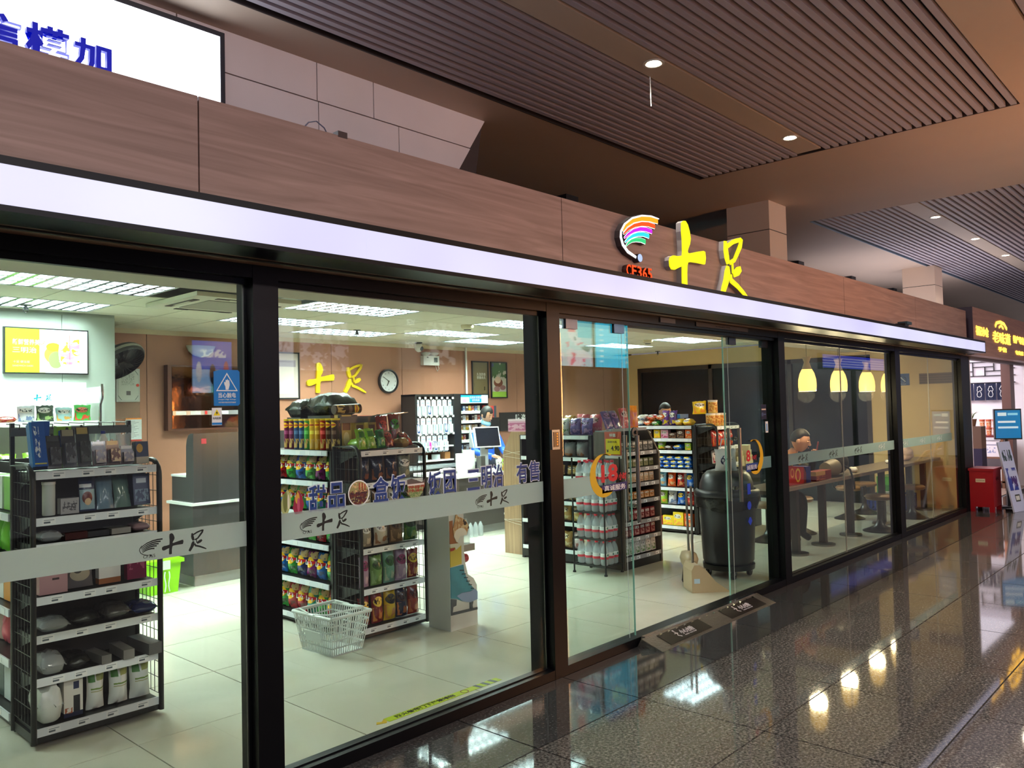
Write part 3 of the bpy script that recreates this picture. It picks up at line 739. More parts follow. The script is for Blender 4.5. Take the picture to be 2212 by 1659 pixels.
for s, x in zip('CF365', (4.325, 4.387, 4.449, 4.511, 4.572)):
    text('letter', s, 0.1, emis('sign_orange', (255, 70, 8), 1.4), (x, -0.176, 2.487), cf, ext=0.001, fat=0.0012, fit=(0.05, 0.074))
    text('letter_body', s, 0.1, mat('letter_brown', (70, 30, 24), .5), (x, -0.156, 2.487), cf, ext=0.018, fat=0.0012, fit=(0.05, 0.074))

# ------------------------------------------------------------------ hall ceiling: slat bays, light bands, beam
ZC = 4.0
hc = struct(B().box(-6, 30, -9.5, 4.2, ZC + 0.35, ZC + 0.45).obj('hall_ceiling', DARKV))
# flat boards at slat level
bd = B()
bd.box(-6, 30, 1.13, 4.2, ZC, ZC + 0.04)                      # rear margin above the shop roof
bd.box(7.62, 10.49, -9.5, 1.13, ZC, ZC + 0.04)               # beam between the two bays
bd.box(-6, 7.62, -2.12, -1.79, ZC, ZC + 0.04); bd.box(10.49, 30, -2.12, -1.79, ZC, ZC + 0.04)
bd.obj('ceiling_board', CEILW, hc)
# pale edge trim along the rear of each bay, dark upstand
B().box(-6, 7.62, 1.125, 1.135, ZC - 0.004, ZC + 0.05).obj('bay_edge', mat('bay_edge_dark', (40, 32, 32), 0.5), hc)
B().box(10.49, 30, 1.125, 1.14, ZC - 0.006, ZC + 0.05).obj('bay_edge', mat('bay_edge_pale', (120, 140, 160), 0.5), hc)
B().box(7.612, 7.622, -1.79, 1.13, ZC - 0.003, ZC + 0.05).obj('bay_edge', mat('bay_edge_brown', (90, 72, 62), 0.5), hc)
def slats(x0, x1, y0, y1):
    me = B().box(x0, x1, -0.0215, 0.0215, 0, 0.045).mesh('ceiling_slat'); me.materials.append(SLAT)
    n = int(round((y1 - y0) / 0.08))
    for k in range(n): link('ceiling_slat', me, hc, (0, y0 + 0.04 + 0.08 * k, ZC))
for a, b in ((-4, 7.61), (10.495, 24)):
    slats(a, b, 0.05, 1.13); slats(a, b, -1.79, -0.19); slats(a, b, -4.6, -2.12)
LB = mat('light_band', (190, 176, 160), 0.5)
B().box(-4, 7.55, -0.185, 0.04, ZC + 0.0, ZC + 0.03).obj('light_band', LB, hc)
B().box(10.495, 24, -0.185, 0.04, ZC + 0.0, ZC + 0.03).obj('light_band', LB, hc)
# recessed downlights in the bands, each with its own lamp
DLAMP = emis('downlight_lamp', (255, 238, 205), 30)
def downlight(x, y, lab, e=110):
    t = thing('downlight', lab, 'downlight', (x, y, ZC), 0, 'recessed ceiling downlights')
    B().lathe([(0.075, 0.0), (0.075, -0.004), (0.058, -0.004), (0.052, 0.02)], 24, caps=False).obj('trim_ring', mat('downlight_ring', (210, 205, 195), 0.4), t)
    B().lathe([(0.0, -0.002), (0.05, -0.003), (0.05, 0.0)], 20).obj('lamp', DLAMP, t)
    l = bpy.data.lights.new('downlight_beam', 'SPOT'); l.energy = e; l.color = (1.0, 0.9, 0.75); l.spot_size = radians(150); l.spot_blend = 0.8; l.shadow_soft_size = 0.05
    lo = bpy.data.objects.new('downlight_beam', l); C.objects.link(lo); lo.parent = t; lo.location = (0, 0, -0.01)
for x, lab in ((2.56, 'recessed downlight out toward the near end of the first light band'), (4.80, 'bright recessed downlight nearest the viewer in the left ceiling bay'), (7.04, 'recessed downlight at the far end of the left ceiling bay'), (11.52, 'nearest of three recessed downlights in the far ceiling bay'), (13.55, 'middle of three recessed downlights in the far ceiling bay'), (15.52, 'farthest of three recessed downlights in the far ceiling bay')):
    downlight(x, -0.11, lab)
rod = thing('hanging_rod', 'thin white rod hanging from the slatted ceiling near a downlight', 'rod', (4.97, 0.03, ZC))
B().tube([(0, 0, 0.01), (0, 0, -0.22)], 0.0035, 6).obj('rod', PWHITE, rod)

# ------------------------------------------------------------------ upper wall, light box, clerestory, columns
uw = struct(B().prism([(-6, 2.8), (4.52, 2.8), (4.748, 4.0), (-6, 4.0)], 1.53, 1.66, 'xz').obj('wall_upper', mat('upper_wall_joint', (66, 56, 54), 0.8)))
def seg(x): return 4.434 + (x - 3.527) * (4.748 - 4.434) / (4.0 - 3.527)
g = 0.004
ZJ = 3.735
for a, b in [(-6, -3.2), (-3.2, -0.2), (-0.2, 2.15)]: B().box(a + g, b - g, 1.5, 1.53, ZJ + g, 4.0).box(a + g, b - g, 1.5, 1.53, 2.8, ZJ - g).obj('wall_panel', UPWALL, uw)
for a, b in [(2.15, 3.12), (3.12, 3.60)]: B().box(a + g, b - g, 1.5, 1.53, ZJ + g, 4.0).obj('wall_panel', UPWALL, uw)
for a, b in [(2.15, 3.13), (3.13, 3.83)]: B().box(a + g, b - g, 1.5, 1.53, 2.8, ZJ - g).obj('wall_panel', UPWALL, uw)
B().prism([(3.60 + g, ZJ + g), (seg(ZJ) - 0.0, ZJ + g), (4.748, 4.0), (3.60 + g, 4.0)], 1.5, 1.53, 'xz').obj('wall_panel', UPWALL, uw)
B().prism([(3.83 + g, 2.8), (seg(2.8), 2.8), (seg(ZJ), ZJ - g), (3.83 + g, ZJ - g)], 1.5, 1.53, 'xz').obj('wall_panel', UPWALL, uw)
lb = thing('light_box_sign', 'large white light box sign with blue characters above the fascia', 'light box', (0, 0, 0))
B().box(-1.6, 2.40, 1.40, 1.5, 2.95, 3.93).obj('box_frame', mat('lightbox_frame', (36, 36, 44), 0.4), lb)
B().box(-1.57, 2.365, 1.392, 1.40, 2.98, 3.895).obj('lit_face', emis('lightbox_face', (240, 246, 255), 4.0), lb)
BLU = mat('sign_deep_blue', (14, 20, 170), 0.4, emit=(10, 24, 190), es=0.45)
for s, x, z, h in (('加', 1.630, 3.538, 0.195), ('模', 1.415, 3.535, 0.215), ('信', 1.185, 3.53, 0.215), ('通', 0.95, 3.52, 0.21)):
    text('sign_character', s, 0.2, BLU, (x, 1.375, z), lb, ext=0.014, fat=0.005, fit=(h * 0.98, h * 0.86))
cw = struct(B().box(4.5, 30, 2.7, 2.82, 2.6, 4.0).obj('wall_clerestory', mat('clerestory_wall', (58, 50, 46), 0.7)))
for k, x in enumerate([5.0 + 1.12 * i for i in range(20)]):
    p = B().box(x, x + 1.04, 2.66, 2.70, 2.75, 3.80).obj('window_pane', DARKG, cw)
pf = mat('clerestory_post', (22, 24, 30), 0.5)
for x in (7.0, 10.9, 13.2, 15.6, 18.0): B().box(x, x + 0.22, 2.45, 2.66, 2.8, 4.0).obj('post', pf, cw)
# side of the bulkhead (the raked end returns to the clerestory)
B().prism([(1.53, 2.8), (2.7, 2.8), (2.7, 4.0), (1.53, 4.0)], 4.40, 4.44, 'yz').obj('bulkhead_return', UPWALL, cw)
COLM = mat('column_stone', (216, 196, 176), 0.5, noise=(1.2, 0.06))
def column(x, lab):
    c = thing('column', lab, 'column', (x, 1.28, 2.75), 0, 'hall columns')
    for k, (z0, z1) in enumerate([(0, 0.12), (0.13, 0.52), (0.53, 0.90), (0.91, 1.25)]):
        B().box(0.0, 0.47, -0.27, 0.27, z0, z1).obj('stone_course', COLM, c)
    B().box(0.005, 0.465, -0.265, 0.265, 0, 1.25).obj('core', GROUT, c)
column(8.99, 'pale square stone column rising above the fascia to the ceiling beam')
column(15.6, 'pale square stone column far behind the neighbouring shop sign')
cb = thing('ceiling_cable', 'thin looping cable and small box on the fascia top edge', 'cable', (2.05, -0.12, 2.845))
B().tube([(-0.10, 0, 0), (-0.07, 0, 0.035), (-0.03, 0, 0.05), (0.01, 0, 0.03), (0.03, 0, 0.0)], 0.003, 6).obj('cable', mat('cable_grey', (80, 84, 110), 0.5), cb)
B().box(0.07, 0.12, -0.02, 0.02, 0.0, 0.028).obj('junction_box', mat('box_brown', (70, 54, 50), 0.5), cb)

# ------------------------------------------------------------------ neighbouring shop on the right
NF = woodmat('neighbour_veneer', (186, 146, 130), (158, 120, 106))
nf = struct(B().box(12.80, 21, -0.20, 0.0, 2.235, 2.915).obj('neighbour_fascia', NF))
B().box(12.795, 12.802, -0.2, 0.0, 2.235, 2.915).obj('fascia_end', mat('dark_purple', (34, 24, 46), 0.5), nf)
GOLD = emis('neighbour_sign_gold', (255, 190, 60), 4.0)
ns = thing('neighbour_sign', 'glowing orange and gold characters on the neighbouring shop fascia', 'shop sign')
for s_, x, z, w_, h_ in (('福记小食', 13.30, 2.588, .72, .14), ('老味道', 14.52, 2.552, 1.2, .18), ('特产零食', 15.75, 2.577, .85, .13), ('手信', 14.53, 2.372, .55, .075), ('专卖店', 15.75, 2.36, .6, .07)):
    text('character', s_, 0.3, GOLD, (x, -0.206, z), ns, ext=0.004, fat=0.004, fit=(w_, h_))
b = B(); b.ribbon([(14.12, 2.715), (14.2, 2.77), (14.45, 2.80), (14.7, 2.785), (14.88, 2.715)], .022, -0.21, -0.201, 'xz'); b.ribbon([(14.36, 2.71), (14.5, 2.75), (14.64, 2.705)], .014, -0.21, -0.201, 'xz'); b.obj('mark', GOLD, ns)
NW = mat('neighbour_white', (238, 234, 240), 0.5)
XN = 17.25
struct(B().box(XN, XN + .1, -.2, 3.2, 0, 2.6).obj('wall_neighbour_far', NW))
struct(B().box(13.35, XN, 3.1, 3.2, 0, 2.6).obj('wall_neighbour_back', NW))
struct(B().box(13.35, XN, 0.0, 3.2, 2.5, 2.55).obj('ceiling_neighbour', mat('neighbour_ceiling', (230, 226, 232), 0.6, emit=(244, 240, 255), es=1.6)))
struct(B().box(13.36, XN, 0.05, 3.1, -0.01, 0.004).obj('floor_neighbour', mat('neighbour_floor', (150, 130, 118), 0.3)))
struct(B().box(13.352, 13.40, 0.0, 3.1, 0, 2.5).obj('wall_neighbour_left', NW))
struct(B().box(16.12, 16.42, 0.02, 0.16, 0, 2.235).obj('trim_4', mat('neighbour_post', (96, 66, 58), 0.4)))
struct(B().box(13.36, 21, -0.02, 0.06, 2.19, 2.235).obj('trim_3', mat('neighbour_track', (150, 146, 150), 0.4)))
la = thing('lattice_panel', 'dark wooden lattice hanging high on the neighbour shop white wall', 'lattice', (XN - .03, 1.45, 2.03), -pi / 2)
for x0, x1, z0, z1 in ((0, 1.3, 0, .016), (0, 1.3, .26, .276), (.1, .116, .06, .27), (.1, .4, .17, .186), (.25, .266, 0, .18), (.25, .6, .09, .106), (.4, .416, .09, .27), (.6, .616, 0, .27), (.6, .95, .17, .186), (.8, .816, 0, .18), (.8, 1.15, .09, .106), (.95, .966, .09, .27), (1.15, 1.166, 0, .27), (1.15, 1.3, .13, .146)):
    B().box(x0, x1, -0.012, 0.012, z0, z1).obj('lattice_bar', mat('lattice_wood', (34, 26, 30), 0.5), la)
CURT = mat('indigo_cloth', (22, 30, 60), 0.8)
for k in range(5):
    c = thing('door_curtain', '%s indigo door curtain with white outline figure, neighbour shop' % ['leftmost', 'second', 'third', 'fourth', 'fifth'][k], 'curtain', (XN - .10, 1.20 - .19 * k, 1.58), -pi / 2, 'indigo door curtains')
    n = 8; b = B(); vs = []
    for i in range(n + 1):
        for j in range(4): vs.append((0.175 * i / n, 0.008 * sin(i * 1.6 + k), 0.32 * j / 3))
    b.add(vs, [(i * 4 + j, (i + 1) * 4 + j, (i + 1) * 4 + j + 1, i * 4 + j + 1) for i in range(n) for j in range(3)], 0, True)
    b.add([(x, y + 0.004, z) for x, y, z in vs], [(i * 4 + j, i * 4 + j + 1, (i + 1) * 4 + j + 1, (i + 1) * 4 + j) for i in range(n) for j in range(3)], 0, True)
    b.obj('cloth', CURT, c)
    f = B(); pts = [(0.088 + (0.036 + 0.010 * sin(3 * a + k)) * cos(a), 0.215 + (0.05 + 0.012 * cos(4 * a + k)) * sin(a)) for a in [2 * pi * i / 20 for i in range(20)]]
    f.ribbon(pts, 0.004, -0.016, -0.010, 'xz', closed=True)
    f.ribbon([(0.066, 0.165), (0.05, 0.11), (0.06, 0.07), (0.088, 0.06), (0.116, 0.07), (0.126, 0.11), (0.11, 0.165)], 0.004, -0.016, -0.010, 'xz'); f.obj('outline_figure', PWHITE, c)
pol = thing('curtain_pole', 'thin pole carrying the indigo curtains in the neighbour shop', 'pole', (XN - .10, 0.16, 1.905)); B().tube([(0, 0, 0), (0, 1.3, 0)], 0.010, 8).box(-.01, .10, 0, .02, -.01, .01).box(-.01, .10, 1.28, 1.3, -.01, .01).obj('pole', BLK, pol)
nt_ = thing('goods_shelf', 'dark red shelf with cartons in the neighbour shop', 'shelf', (16.52, 0.25, 0))
NWD = mat('neighbour_wood', (120, 84, 62), 0.5)
B().box(0, .55, 0, 0.9, 0.91, 0.94).obj('shelf_board', mat('maroon', (104, 22, 30), 0.5), nt_)
B().box(0, .55, 0, 0.9, 0.53, 0.56).obj('shelf_board', NWD, nt_); B().box(0, .55, 0, 0.9, 0.10, 0.13).obj('shelf_board', NWD, nt_)
for s in (0, .86): B().box(0, .55, s, s + 0.04, 0, 0.94).obj('side', NWD, nt_)
cupm = prt('noodle_cup_print', (206, 110, 78), [('r', 0, 1, .62, .72, (240, 226, 200)), ('n', 5, .5, 0, 1, .15, .6, (240, 200, 150))], 0.4)
cme = B().lathe([(0.036, 0), (0.047, 0.13), (0.05, 0.135), (0.05, 0.145), (0, 0.145)], 14).mesh('paper_cup'); cme.materials.append(cupm)
for r in range(2):
    for k in range(4):
        o = link('paper_cup', cme, None, (16.60, 0.585 - .105 * k, 0.942 + 0.147 * r)); tag(o, 'orange paper noodle cup, %s from left in the %s row on the red shelf' % (ORD[k + 1], ['lower', 'upper'][r]), 'paper cup', 'noodle cups in the neighbour shop')
for k in range(3):
    o = B().box(0, 0.3, 0, 0.24, 0, 0.28).obj('carton', prt('carton_white_%d' % k, (230, 226, 232), [('r', .1, .9, .72, .8, (150, 150, 170)), ('n', 5, .55, .15, .85, .25, .6, (140, 150, 190))], 0.5, axes='YZ'), None, (16.55, 0.85 - .27 * k, 0.562)); tag(o, 'white printed carton, %s from left under the red shelf' % ORD[k + 1], 'carton', 'white cartons in the neighbour shop')
for k in range(4):
    o = B().box(0, 0.25, 0, 0.05, 0, 0.17).obj('snack_box', prt('slim_box_%d' % k, (226, 224, 230), [('d', .5, .5, .3, .3, .5, (60, 80, 150))], 0.5, axes='YZ'), None, (16.55, 1.05 - 0.075 * k, 0.942)); tag(o, 'slim pale box standing on red shelf, %s from left' % ORD[k + 1], 'box', 'slim boxes in the neighbour shop')
for k in range(4):
    put_ = B().box(0, 0.3, 0, 0.18, 0, 0.2).obj('pastel_bag', mat('pastel_%d' % k, [(226, 200, 214), (200, 180, 160), (170, 120, 90), (230, 224, 220)][k], .5, noise=(6, .3)), None, (16.56, 0.90 - .2 * k, 0.132)); tag(put_, '%s low carton on the bottom board of the red shelf' % ['pink', 'tan', 'brown', 'white'][k], 'carton', 'low cartons in the neighbour shop')
pp = thing('potted_plant', 'small spiky potted plant on stacked boxes beside the neighbour door', 'plant', (14.88, 0.35, 1.16))
B().lathe([(0.05, 0), (0.07, 0.1), (0.075, 0.12), (0.06, 0.12), (0, 0.11)], 14).obj('pot', mat('pot_brown', (120, 84, 60), 0.6), pp)
for k in range(9):
    a = k * 2.4; B().tube([(0, 0, 0.11), (0.04 * cos(a), 0.04 * sin(a), 0.2), (0.11 * cos(a), 0.11 * sin(a), 0.24)], 0.008, 5, r_end=0.001).obj('leaf', mat('leaf_green', (90, 110, 50), 0.6), pp)
for k, (z, h, c) in enumerate(((0, 0.42, (60, 44, 60)), (0.42, 0.38, (44, 36, 70)), (0.80, 0.36, (120, 90, 70)))):
    o = B().box(-0.14, 0.16, -0.16, 0.16, 0.006 if k == 0 else 0.002, h).obj('stacked_box', mat('stacked_box_%d' % k, c, 0.5), None, (14.88, 0.35, z)); tag(o, '%s of three stacked boxes beside the neighbour door post' % ['bottom purple box', 'middle dark blue box', 'top tan box'][k], 'box', 'stacked boxes by the neighbour door')
rb = thing('red_bin', 'dark red metal waste bin outside beside the shop end post', 'waste bin', (12.98, -0.33, 0), 0)
REDM = mat('red_enamel', (140, 10, 28), 0.3)
B().box(0, 0.46, 0, 0.30, 0.07, 0.58).obj('body', REDM, rb)
B().box(-0.012, 0.472, -0.012, 0.312, 0.58, 0.615).obj('lid', REDM, rb)
for x in (0, 0.40):
    for y in (0.0, 0.24): B().box(x, x + 0.06, y, y + 0.06, 0, 0.07).obj('foot', REDM, rb)
B().box(-0.004, 0.0, 0.10, 0.22, 0.42, 0.47).obj('label_plate', mat('label_pale', (200, 190, 170), 0.5), rb)
text('bin_lettering', 'OUTDOOR', 0.03, mat('label_ink', (90, 70, 60), 0.5), (-0.006, 0.16, 0.445), rb, rot=(pi / 2, 0, -pi / 2), fit=(.1, .02))
text('bin_lettering', '可回收', 0.06, mat('dark_red_ink', (70, 6, 16), 0.5), (0.23, -0.002, 0.46), rb, ext=0.001)
pb = thing('poster_board', 'pale blue leaning poster board with ink lettering beside the red bin', 'poster board', (13.12, -0.54, 0.0), radians(-14))
B().box(0, 0.34, -0.01, 0.01, 0.0, 1.0).obj('board', prt('leaning_poster', (176, 188, 226), [('n', 7, .52, .12, .9, .72, .88, (30, 60, 70)), ('n', 3, .45, .1, .9, .3, .62, (40, 60, 150)), ('n', 6, .5, .4, .9, .35, .5, (60, 36, 110)), ('r', .35, .75, .14, .24, (30, 40, 40)), ('r', .40, .70, .16, .22, (200, 206, 210))], 0.5), pb, rot=(radians(-11), 0, 0))
B().box(0.1, 0.25, 0.02, 0.16, 0.0, 0.03).obj('prop_foot', BLK, pb)
ms = thing('monitor_stand', 'black portrait monitor with blue screen on a stand at the right edge', 'monitor', (13.72, -0.36, 0), radians(-62))
B().box(-0.02, 0.02, -0.02, 0.02, 0.0, 1.0).obj('pole', BLK, ms); B().box(-0.12, 0.12, -0.1, 0.1, 0, 0.02).obj('base', BLK, ms)
B().box(-0.16, 0.20, -0.05, 0.0, 1.0, 1.45).obj('bezel', BLK, ms)
B().box(-0.145, 0.185, -0.052, -0.05, 1.02, 1.43).obj('screen', prt('monitor_screen', (0, 110, 170), [('r', .1, .45, .8, .92, (190, 220, 230)), ('r', .5, .9, .82, .9, (120, 190, 220)), ('r', .1, .8, .55, .62, (200, 220, 230)), ('r', .1, .9, .35, .42, (180, 210, 230))], 0.3, emit=0.55), ms)
dsk = thing('display_counter', 'dark red display counter with tilted menu cards at right edge', 'counter', (14.15, -0.95, 0))
B().box(0, 1.2, 0, 0.45, 0.0, 0.62).obj('body', mat('maroon_dark', (70, 14, 22), 0.4), dsk)
for k, (x, y) in enumerate(((0.02, 0.03), (0.4, 0.08), (0.1, 0.22))):
    B().box(0, 0.32, 0, 0.012, 0, 0.22).obj('menu_card', prt('menu_card_%d' % k, [(206, 180, 150), (176, 168, 160), (190, 150, 110)][k], [('n', 4, .5, .1, .9, .2, .8, (60, 50, 46))], 0.5), dsk, (x, y, 0.625 + 0.16 * (k == 2)), (radians(-40), 0, 0))
wl = bpy.data.lights.new('neighbour_lamp', 'AREA'); wl.energy = 70; wl.size = 1.2; wl.color = (1, 0.95, 0.95)
wo = bpy.data.objects.new('neighbour_lamp', wl); C.objects.link(wo); wo.location = (15.4, 1.3, 2.49)

# ------------------------------------------------------------------ product meshes
MC = {}
def cached(key, fn):
    if key not in MC:
        me = fn().mesh(key[0])
        me.materials.append(None)
        MC[key] = me
    return MC[key]
def bag_b(w, h, t, seed):
    rnd = random.Random(seed); b = B(); nx, nz = 8, 9; vs = []
    jit = [[rnd.uniform(-1, 1) for _ in range(nz + 1)] for _ in range(nx + 1)]
    lean = rnd.uniform(-0.03, 0.03)
    for side in (-1, 1):
        for i in range(nx + 1):
            for j in range(nz + 1):
                u = -1 + 2 * i / nx; v = j / nz
                th = max(0.0, 1 - abs(u) ** 3) * (sin(pi * min(1, max(0, v * 0.94 + 0.03))) ** 0.55)
                wd = w / 2 * (1 - 0.09 * sin(pi * v))
                x = wd * u * (1 + 0.02 * jit[i][j]) + lean * h * v
                y = side * (t / 2 * th + 0.0015) * (1 + 0.14 * jit[i][j]) + (0.10 * h * (v ** 2)) * 0.4
                z = h * v + (0.012 * jit[i][0] if 0 < j < nz else 0) + (0.006 * jit[i][j] if j == nz else 0)
                vs.append((x, y, max(0.0, z)))
    K = (nx + 1) * (nz + 1); fs = []
    for i in range(nx):
        for j in range(nz):
            a, c, d, e = i * (nz + 1) + j, (i + 1) * (nz + 1) + j, (i + 1) * (nz + 1) + j + 1, i * (nz + 1) + j + 1
            fs.append((a, c, d, e)); fs.append((K + a, K + e, K + d, K + c))
    edge = [(i, 0) for i in range(nx + 1)] + [(nx, j) for j in range(1, nz + 1)] + [(i, nz) for i in range(nx - 1, -1, -1)] + [(0, j) for j in range(nz - 1, 0, -1)]
    ids = [i * (nz + 1) + j for i, j in edge]
    for a, c in zip(ids, ids[1:] + ids[:1]): fs.append((c, a, K + a, K + c))
    return b.add(vs, fs, 0, True)
def flat_b(w, d, h, seed):
    rnd = random.Random(seed); b = B(); n = 8; vs = []
    for side in (0, 1):
        for i in range(n + 1):
            for j in range(n + 1):
                u, v = -1 + 2 * i / n, -1 + 2 * j / n
                th = (max(0, 1 - u ** 4) * max(0, 1 - v ** 4)) ** 0.5
                z = h * (0.5 + (0.5 if side else -0.5) * th) + (rnd.uniform(-.06, .10) * h if side else 0)
                vs.append((w / 2 * u * (1 - .05 * v * v), d / 2 * v * (1 - .05 * u * u), max(0, z - h * 0.5 * (1 - 1) if side else h * 0.5 * (1 - th))))
    K = (n + 1) ** 2; fs = []
    for i in range(n):
        for j in range(n):
            a, c, e, f = i * (n + 1) + j, (i + 1) * (n + 1) + j, (i + 1) * (n + 1) + j + 1, i * (n + 1) + j + 1
            fs.append((a, f, e, c)); fs.append((K + a, K + c, K + e, K + f))
    edge = [(i, 0) for i in range(n + 1)] + [(n, j) for j in range(1, n + 1)] + [(i, n) for i in range(n - 1, -1, -1)] + [(0, j) for j in range(n - 1, 0, -1)]
    ids = [i * (n + 1) + j for i, j in edge]
    for a, c in zip(ids, ids[1:] + ids[:1]): fs.append((a, c, K + c, K + a))
    return b.add(vs, fs, 0, True)
def can_b(r, h): return B().lathe([(r * .94, 0), (r, .004), (r, h - .012), (r * 1.05, h - .012), (r * 1.05, h - .002), (r * .9, h), (0, h)], 16)
def bottle_b(r, h): return B().lathe([(r * .8, 0), (r, .012), (r * .93, h * .12), (r, h * .16), (r * .94, h * .2), (r, h * .24), (r * .98, h * .52), (r * .95, h * .6), (r * .9, h * .66), (r * .6, h * .8), (r * .38, h * .87), (r * .36, h * .92), (0, h * .92)], 14)
def box_b(w, d, h): return B().box(-w / 2, w / 2, -d / 2, d / 2, 0, h)
def blister_b(w, d, h):
    b = B(); b.box(-w / 2, w / 2, -.001, .001, 0, h)
    b.box(-w * .38, w * .38, -d, -.001, h * .08, h * .62)
    return b.prism([(-w * .12, h), (w * .12, h), (w * .08, h * 1.06), (-w * .08, h * 1.06)], -.001, .001, 'xz')
def loaf_b(w, d, h): return B().ball((0, 0, h * .45), w / 2, d / 2, h * .5, 12, 8, 0, lambda p: (max(-.85, min(.85, p[0] * 1.15)), max(-.85, min(.85, p[1] * 1.15)), max(-.85, p[2])))
tuft_b = bag_b
def mk(kind, dims, seed=0):
    if kind in ('bag', 'flat', 'tuft'):
        return cached((kind + '_pack', dims, seed % 4), lambda: {'bag': bag_b, 'flat': flat_b, 'tuft': tuft_b}[kind](*dims, seed % 4))
    return cached((kind, dims), lambda: {'can': can_b, 'box': box_b, 'bottle': bottle_b, 'blister': blister_b, 'loaf': loaf_b}[kind](*dims))
def put(me, name, m, loc, rz, label, cat, group, tilt=0.0, roll=0.0):
    if tilt and not roll:
        ys = [v.co.y for v in me.vertices if v.co.z < .02] or [0]
        loc = (loc[0], loc[1], loc[2] + max(abs(min(ys)), abs(max(ys))) * abs(sin(tilt)) + .001)
    o = link(name, me, None, loc, (tilt, roll, rz), m)
    o.rotation_mode = 'XYZ'
    return tag(o, label, cat, group)
CNT = [0]
LEVELS = {'the leftmost rack': [.085, .327, .537, .725, .985, 1.115, 1.345], 'the chip aisle': [.077, .35, .635, .868, 1.10, 1.33], 'the snack rack': [.077, .35, .635, .868, 1.10, 1.33], 'the leftmost aisle': [.085, .36, .62, .87, 1.115], 'the bread aisle': [.14, .423, .638, .90, 1.097, 1.32], 'the wood-sided rack': [.115, .30, .46, .665, .835, .99, 1.15], 'the biscuit aisle': [.085, .345, .57, .80, 1.04, 1.19, 1.35], 'the rack behind the bin': [.085, .35, .62, .88, 1.09, 1.34], 'the open chiller': [.75, 1.15, 1.59]}
KINDNAME = {'bag': 'snack_bag', 'flat': 'snack_pack', 'tuft': 'snack_pouch', 'can': 'chip_tube', 'box': 'carton', 'bottle': 'bottle', 'blister': 'blister_pack', 'loaf': 'bread_loaf'}
def row(unit, shelf, items, ax, a0, a1, fix, z, rz, group):
    """items from photo-left to photo-right: (kind, dims, material, description, category[, tilt[, name]])"""
    n = len(items)
    for i, it in enumerate(items):
        CNT[0] += 1
        kind, dims, m, desc, cat = it[:5]
        t = it[5] if len(it) > 5 else 0.0
        a = a0 + (a1 - a0) * (i + 0.5) / n
        loc = (a, fix, z) if ax == 'x' else (fix, a, z)
        ds = desc + ', ' + (ORD[i + 1] + ' from left, ' if n > 1 else '') + shelf + ' of ' + unit
        W_ = dims[0] * (2.1 if kind in ('can', 'bottle') else 1.0); H_ = dims[1] if kind in ('bag', 'tuft', 'can', 'bottle') else dims[2]
        kx = min(1.0, .95 * abs(a1 - a0) / n / W_); kz = 1.0
        for U_, L_ in LEVELS.items():
            if U_ == unit:
                nx_ = [q for q in L_ if q > z + .03]
                if nx_: kz = min(1.0, (nx_[0] - .04 - z) / (H_ * (1 if kind not in ('blister',) else 1.07) + .006))
        o = put(mk(kind, dims, CNT[0]), it[6] if len(it) > 6 else KINDNAME[kind], m, loc, rz + random.uniform(-.06, .06), ds, cat, group, tilt=t)
        if kind == 'can':
            o.scale = (kx, kx, kz)
            me = cached(('lid', dims), lambda: B().lathe([(dims[0] * 1.07, dims[1] - .013), (dims[0] * 1.07, dims[1] + .001), (0, dims[1] + .002)], 16))
            link('lid', me, o, ms=[it[7] if len(it) > 7 else MATS['lid_yellow']])
        if kind == 'bottle':
            r, h = dims; o.scale = (kx, kx, kz)
            link('cap', cached(('cap', dims), lambda: B().lathe([(r * .42, h * .91), (r * .42, h), (0, h)], 12)), o, ms=[it[7] if len(it) > 7 else MATS['cap_red']])
            link('label_band', cached(('label_band', dims), lambda: B().lathe([(r * 1.01, h * .26), (r * 1.01, h * .5)], 14)), o, ms=[it[8] if len(it) > 8 else MATS['label_water']])
        if kind not in ('can', 'bottle'): o.scale = (kx, 1, kz)
        if desc.endswith('chip bag') and LAYS:
            link('lettering', LAYS[0], o, (0.0, -dims[2] * .62 + .012, dims[1] * .55), (pi / 2 - .05, 0, 0))
mat('lid_yellow', (230, 196, 30), 0.35); mat('cap_red', (206, 30, 50), 0.35)
prt('label_water', (226, 230, 232), [('r', 0, 1, 0, .4, (200, 50, 70)), ('e', .5, .7, .12, .2, (0, 110, 90))], 0.35)
_l = text_mesh("Lay's", 0.05, 0.0008, 0.001); _l.materials.clear(); _l.materials.append(PWHITE); _l.name = 'lettering'
LAYS = [_l]
def lays(n, c, pic=(222, 190, 130)):
    d = tuple(int(v * .6) for v in c)
    return prt('lays_' + n, c, [('n', 3, .5, 0, 1, 0, .3, d), ('n', 4, .47, .45, 1, .7, .97, pic), ('e', .5, .56, .36, .2, (250, 196, 30)), ('r', .1, .9, .51, .62, (196, 26, 40))], 0.22, coat=0.3)
LG_, LB_, LP_, LR_, LY_, LT_ = lays('green', (40, 150, 50)), lays('blue', (20, 96, 180)), lays('purple', (120, 20, 100)), lays('red', (170, 20, 30)), lays('yellow', (228, 190, 30)), lays('teal', (20, 130, 110))
LGW, LD = lays('lightgreen', (90, 190, 80)), lays('navy', (16, 40, 100))
def sbag(n, c, c2, c3=(230, 230, 220)):
    return prt('snack_' + n, c, [('n', 3.5, .5, .08, .92, .06, .5, c2), ('e', .45, .68, .34, .16, c3), ('n', 9, .52, .15, .8, .6, .78, tuple(int(v * .4) for v in c))], 0.22, coat=0.3)
def box_p(n, c, c2, c3=(235, 235, 230)):
    return prt('boxp_' + n, c, [('r', .1, .9, .62, .85, c3), ('n', 8, .5, .15, .85, .66, .82, tuple(int(v * .5) for v in c)), ('n', 4, .48, .1, .9, .08, .5, c2)], 0.35)
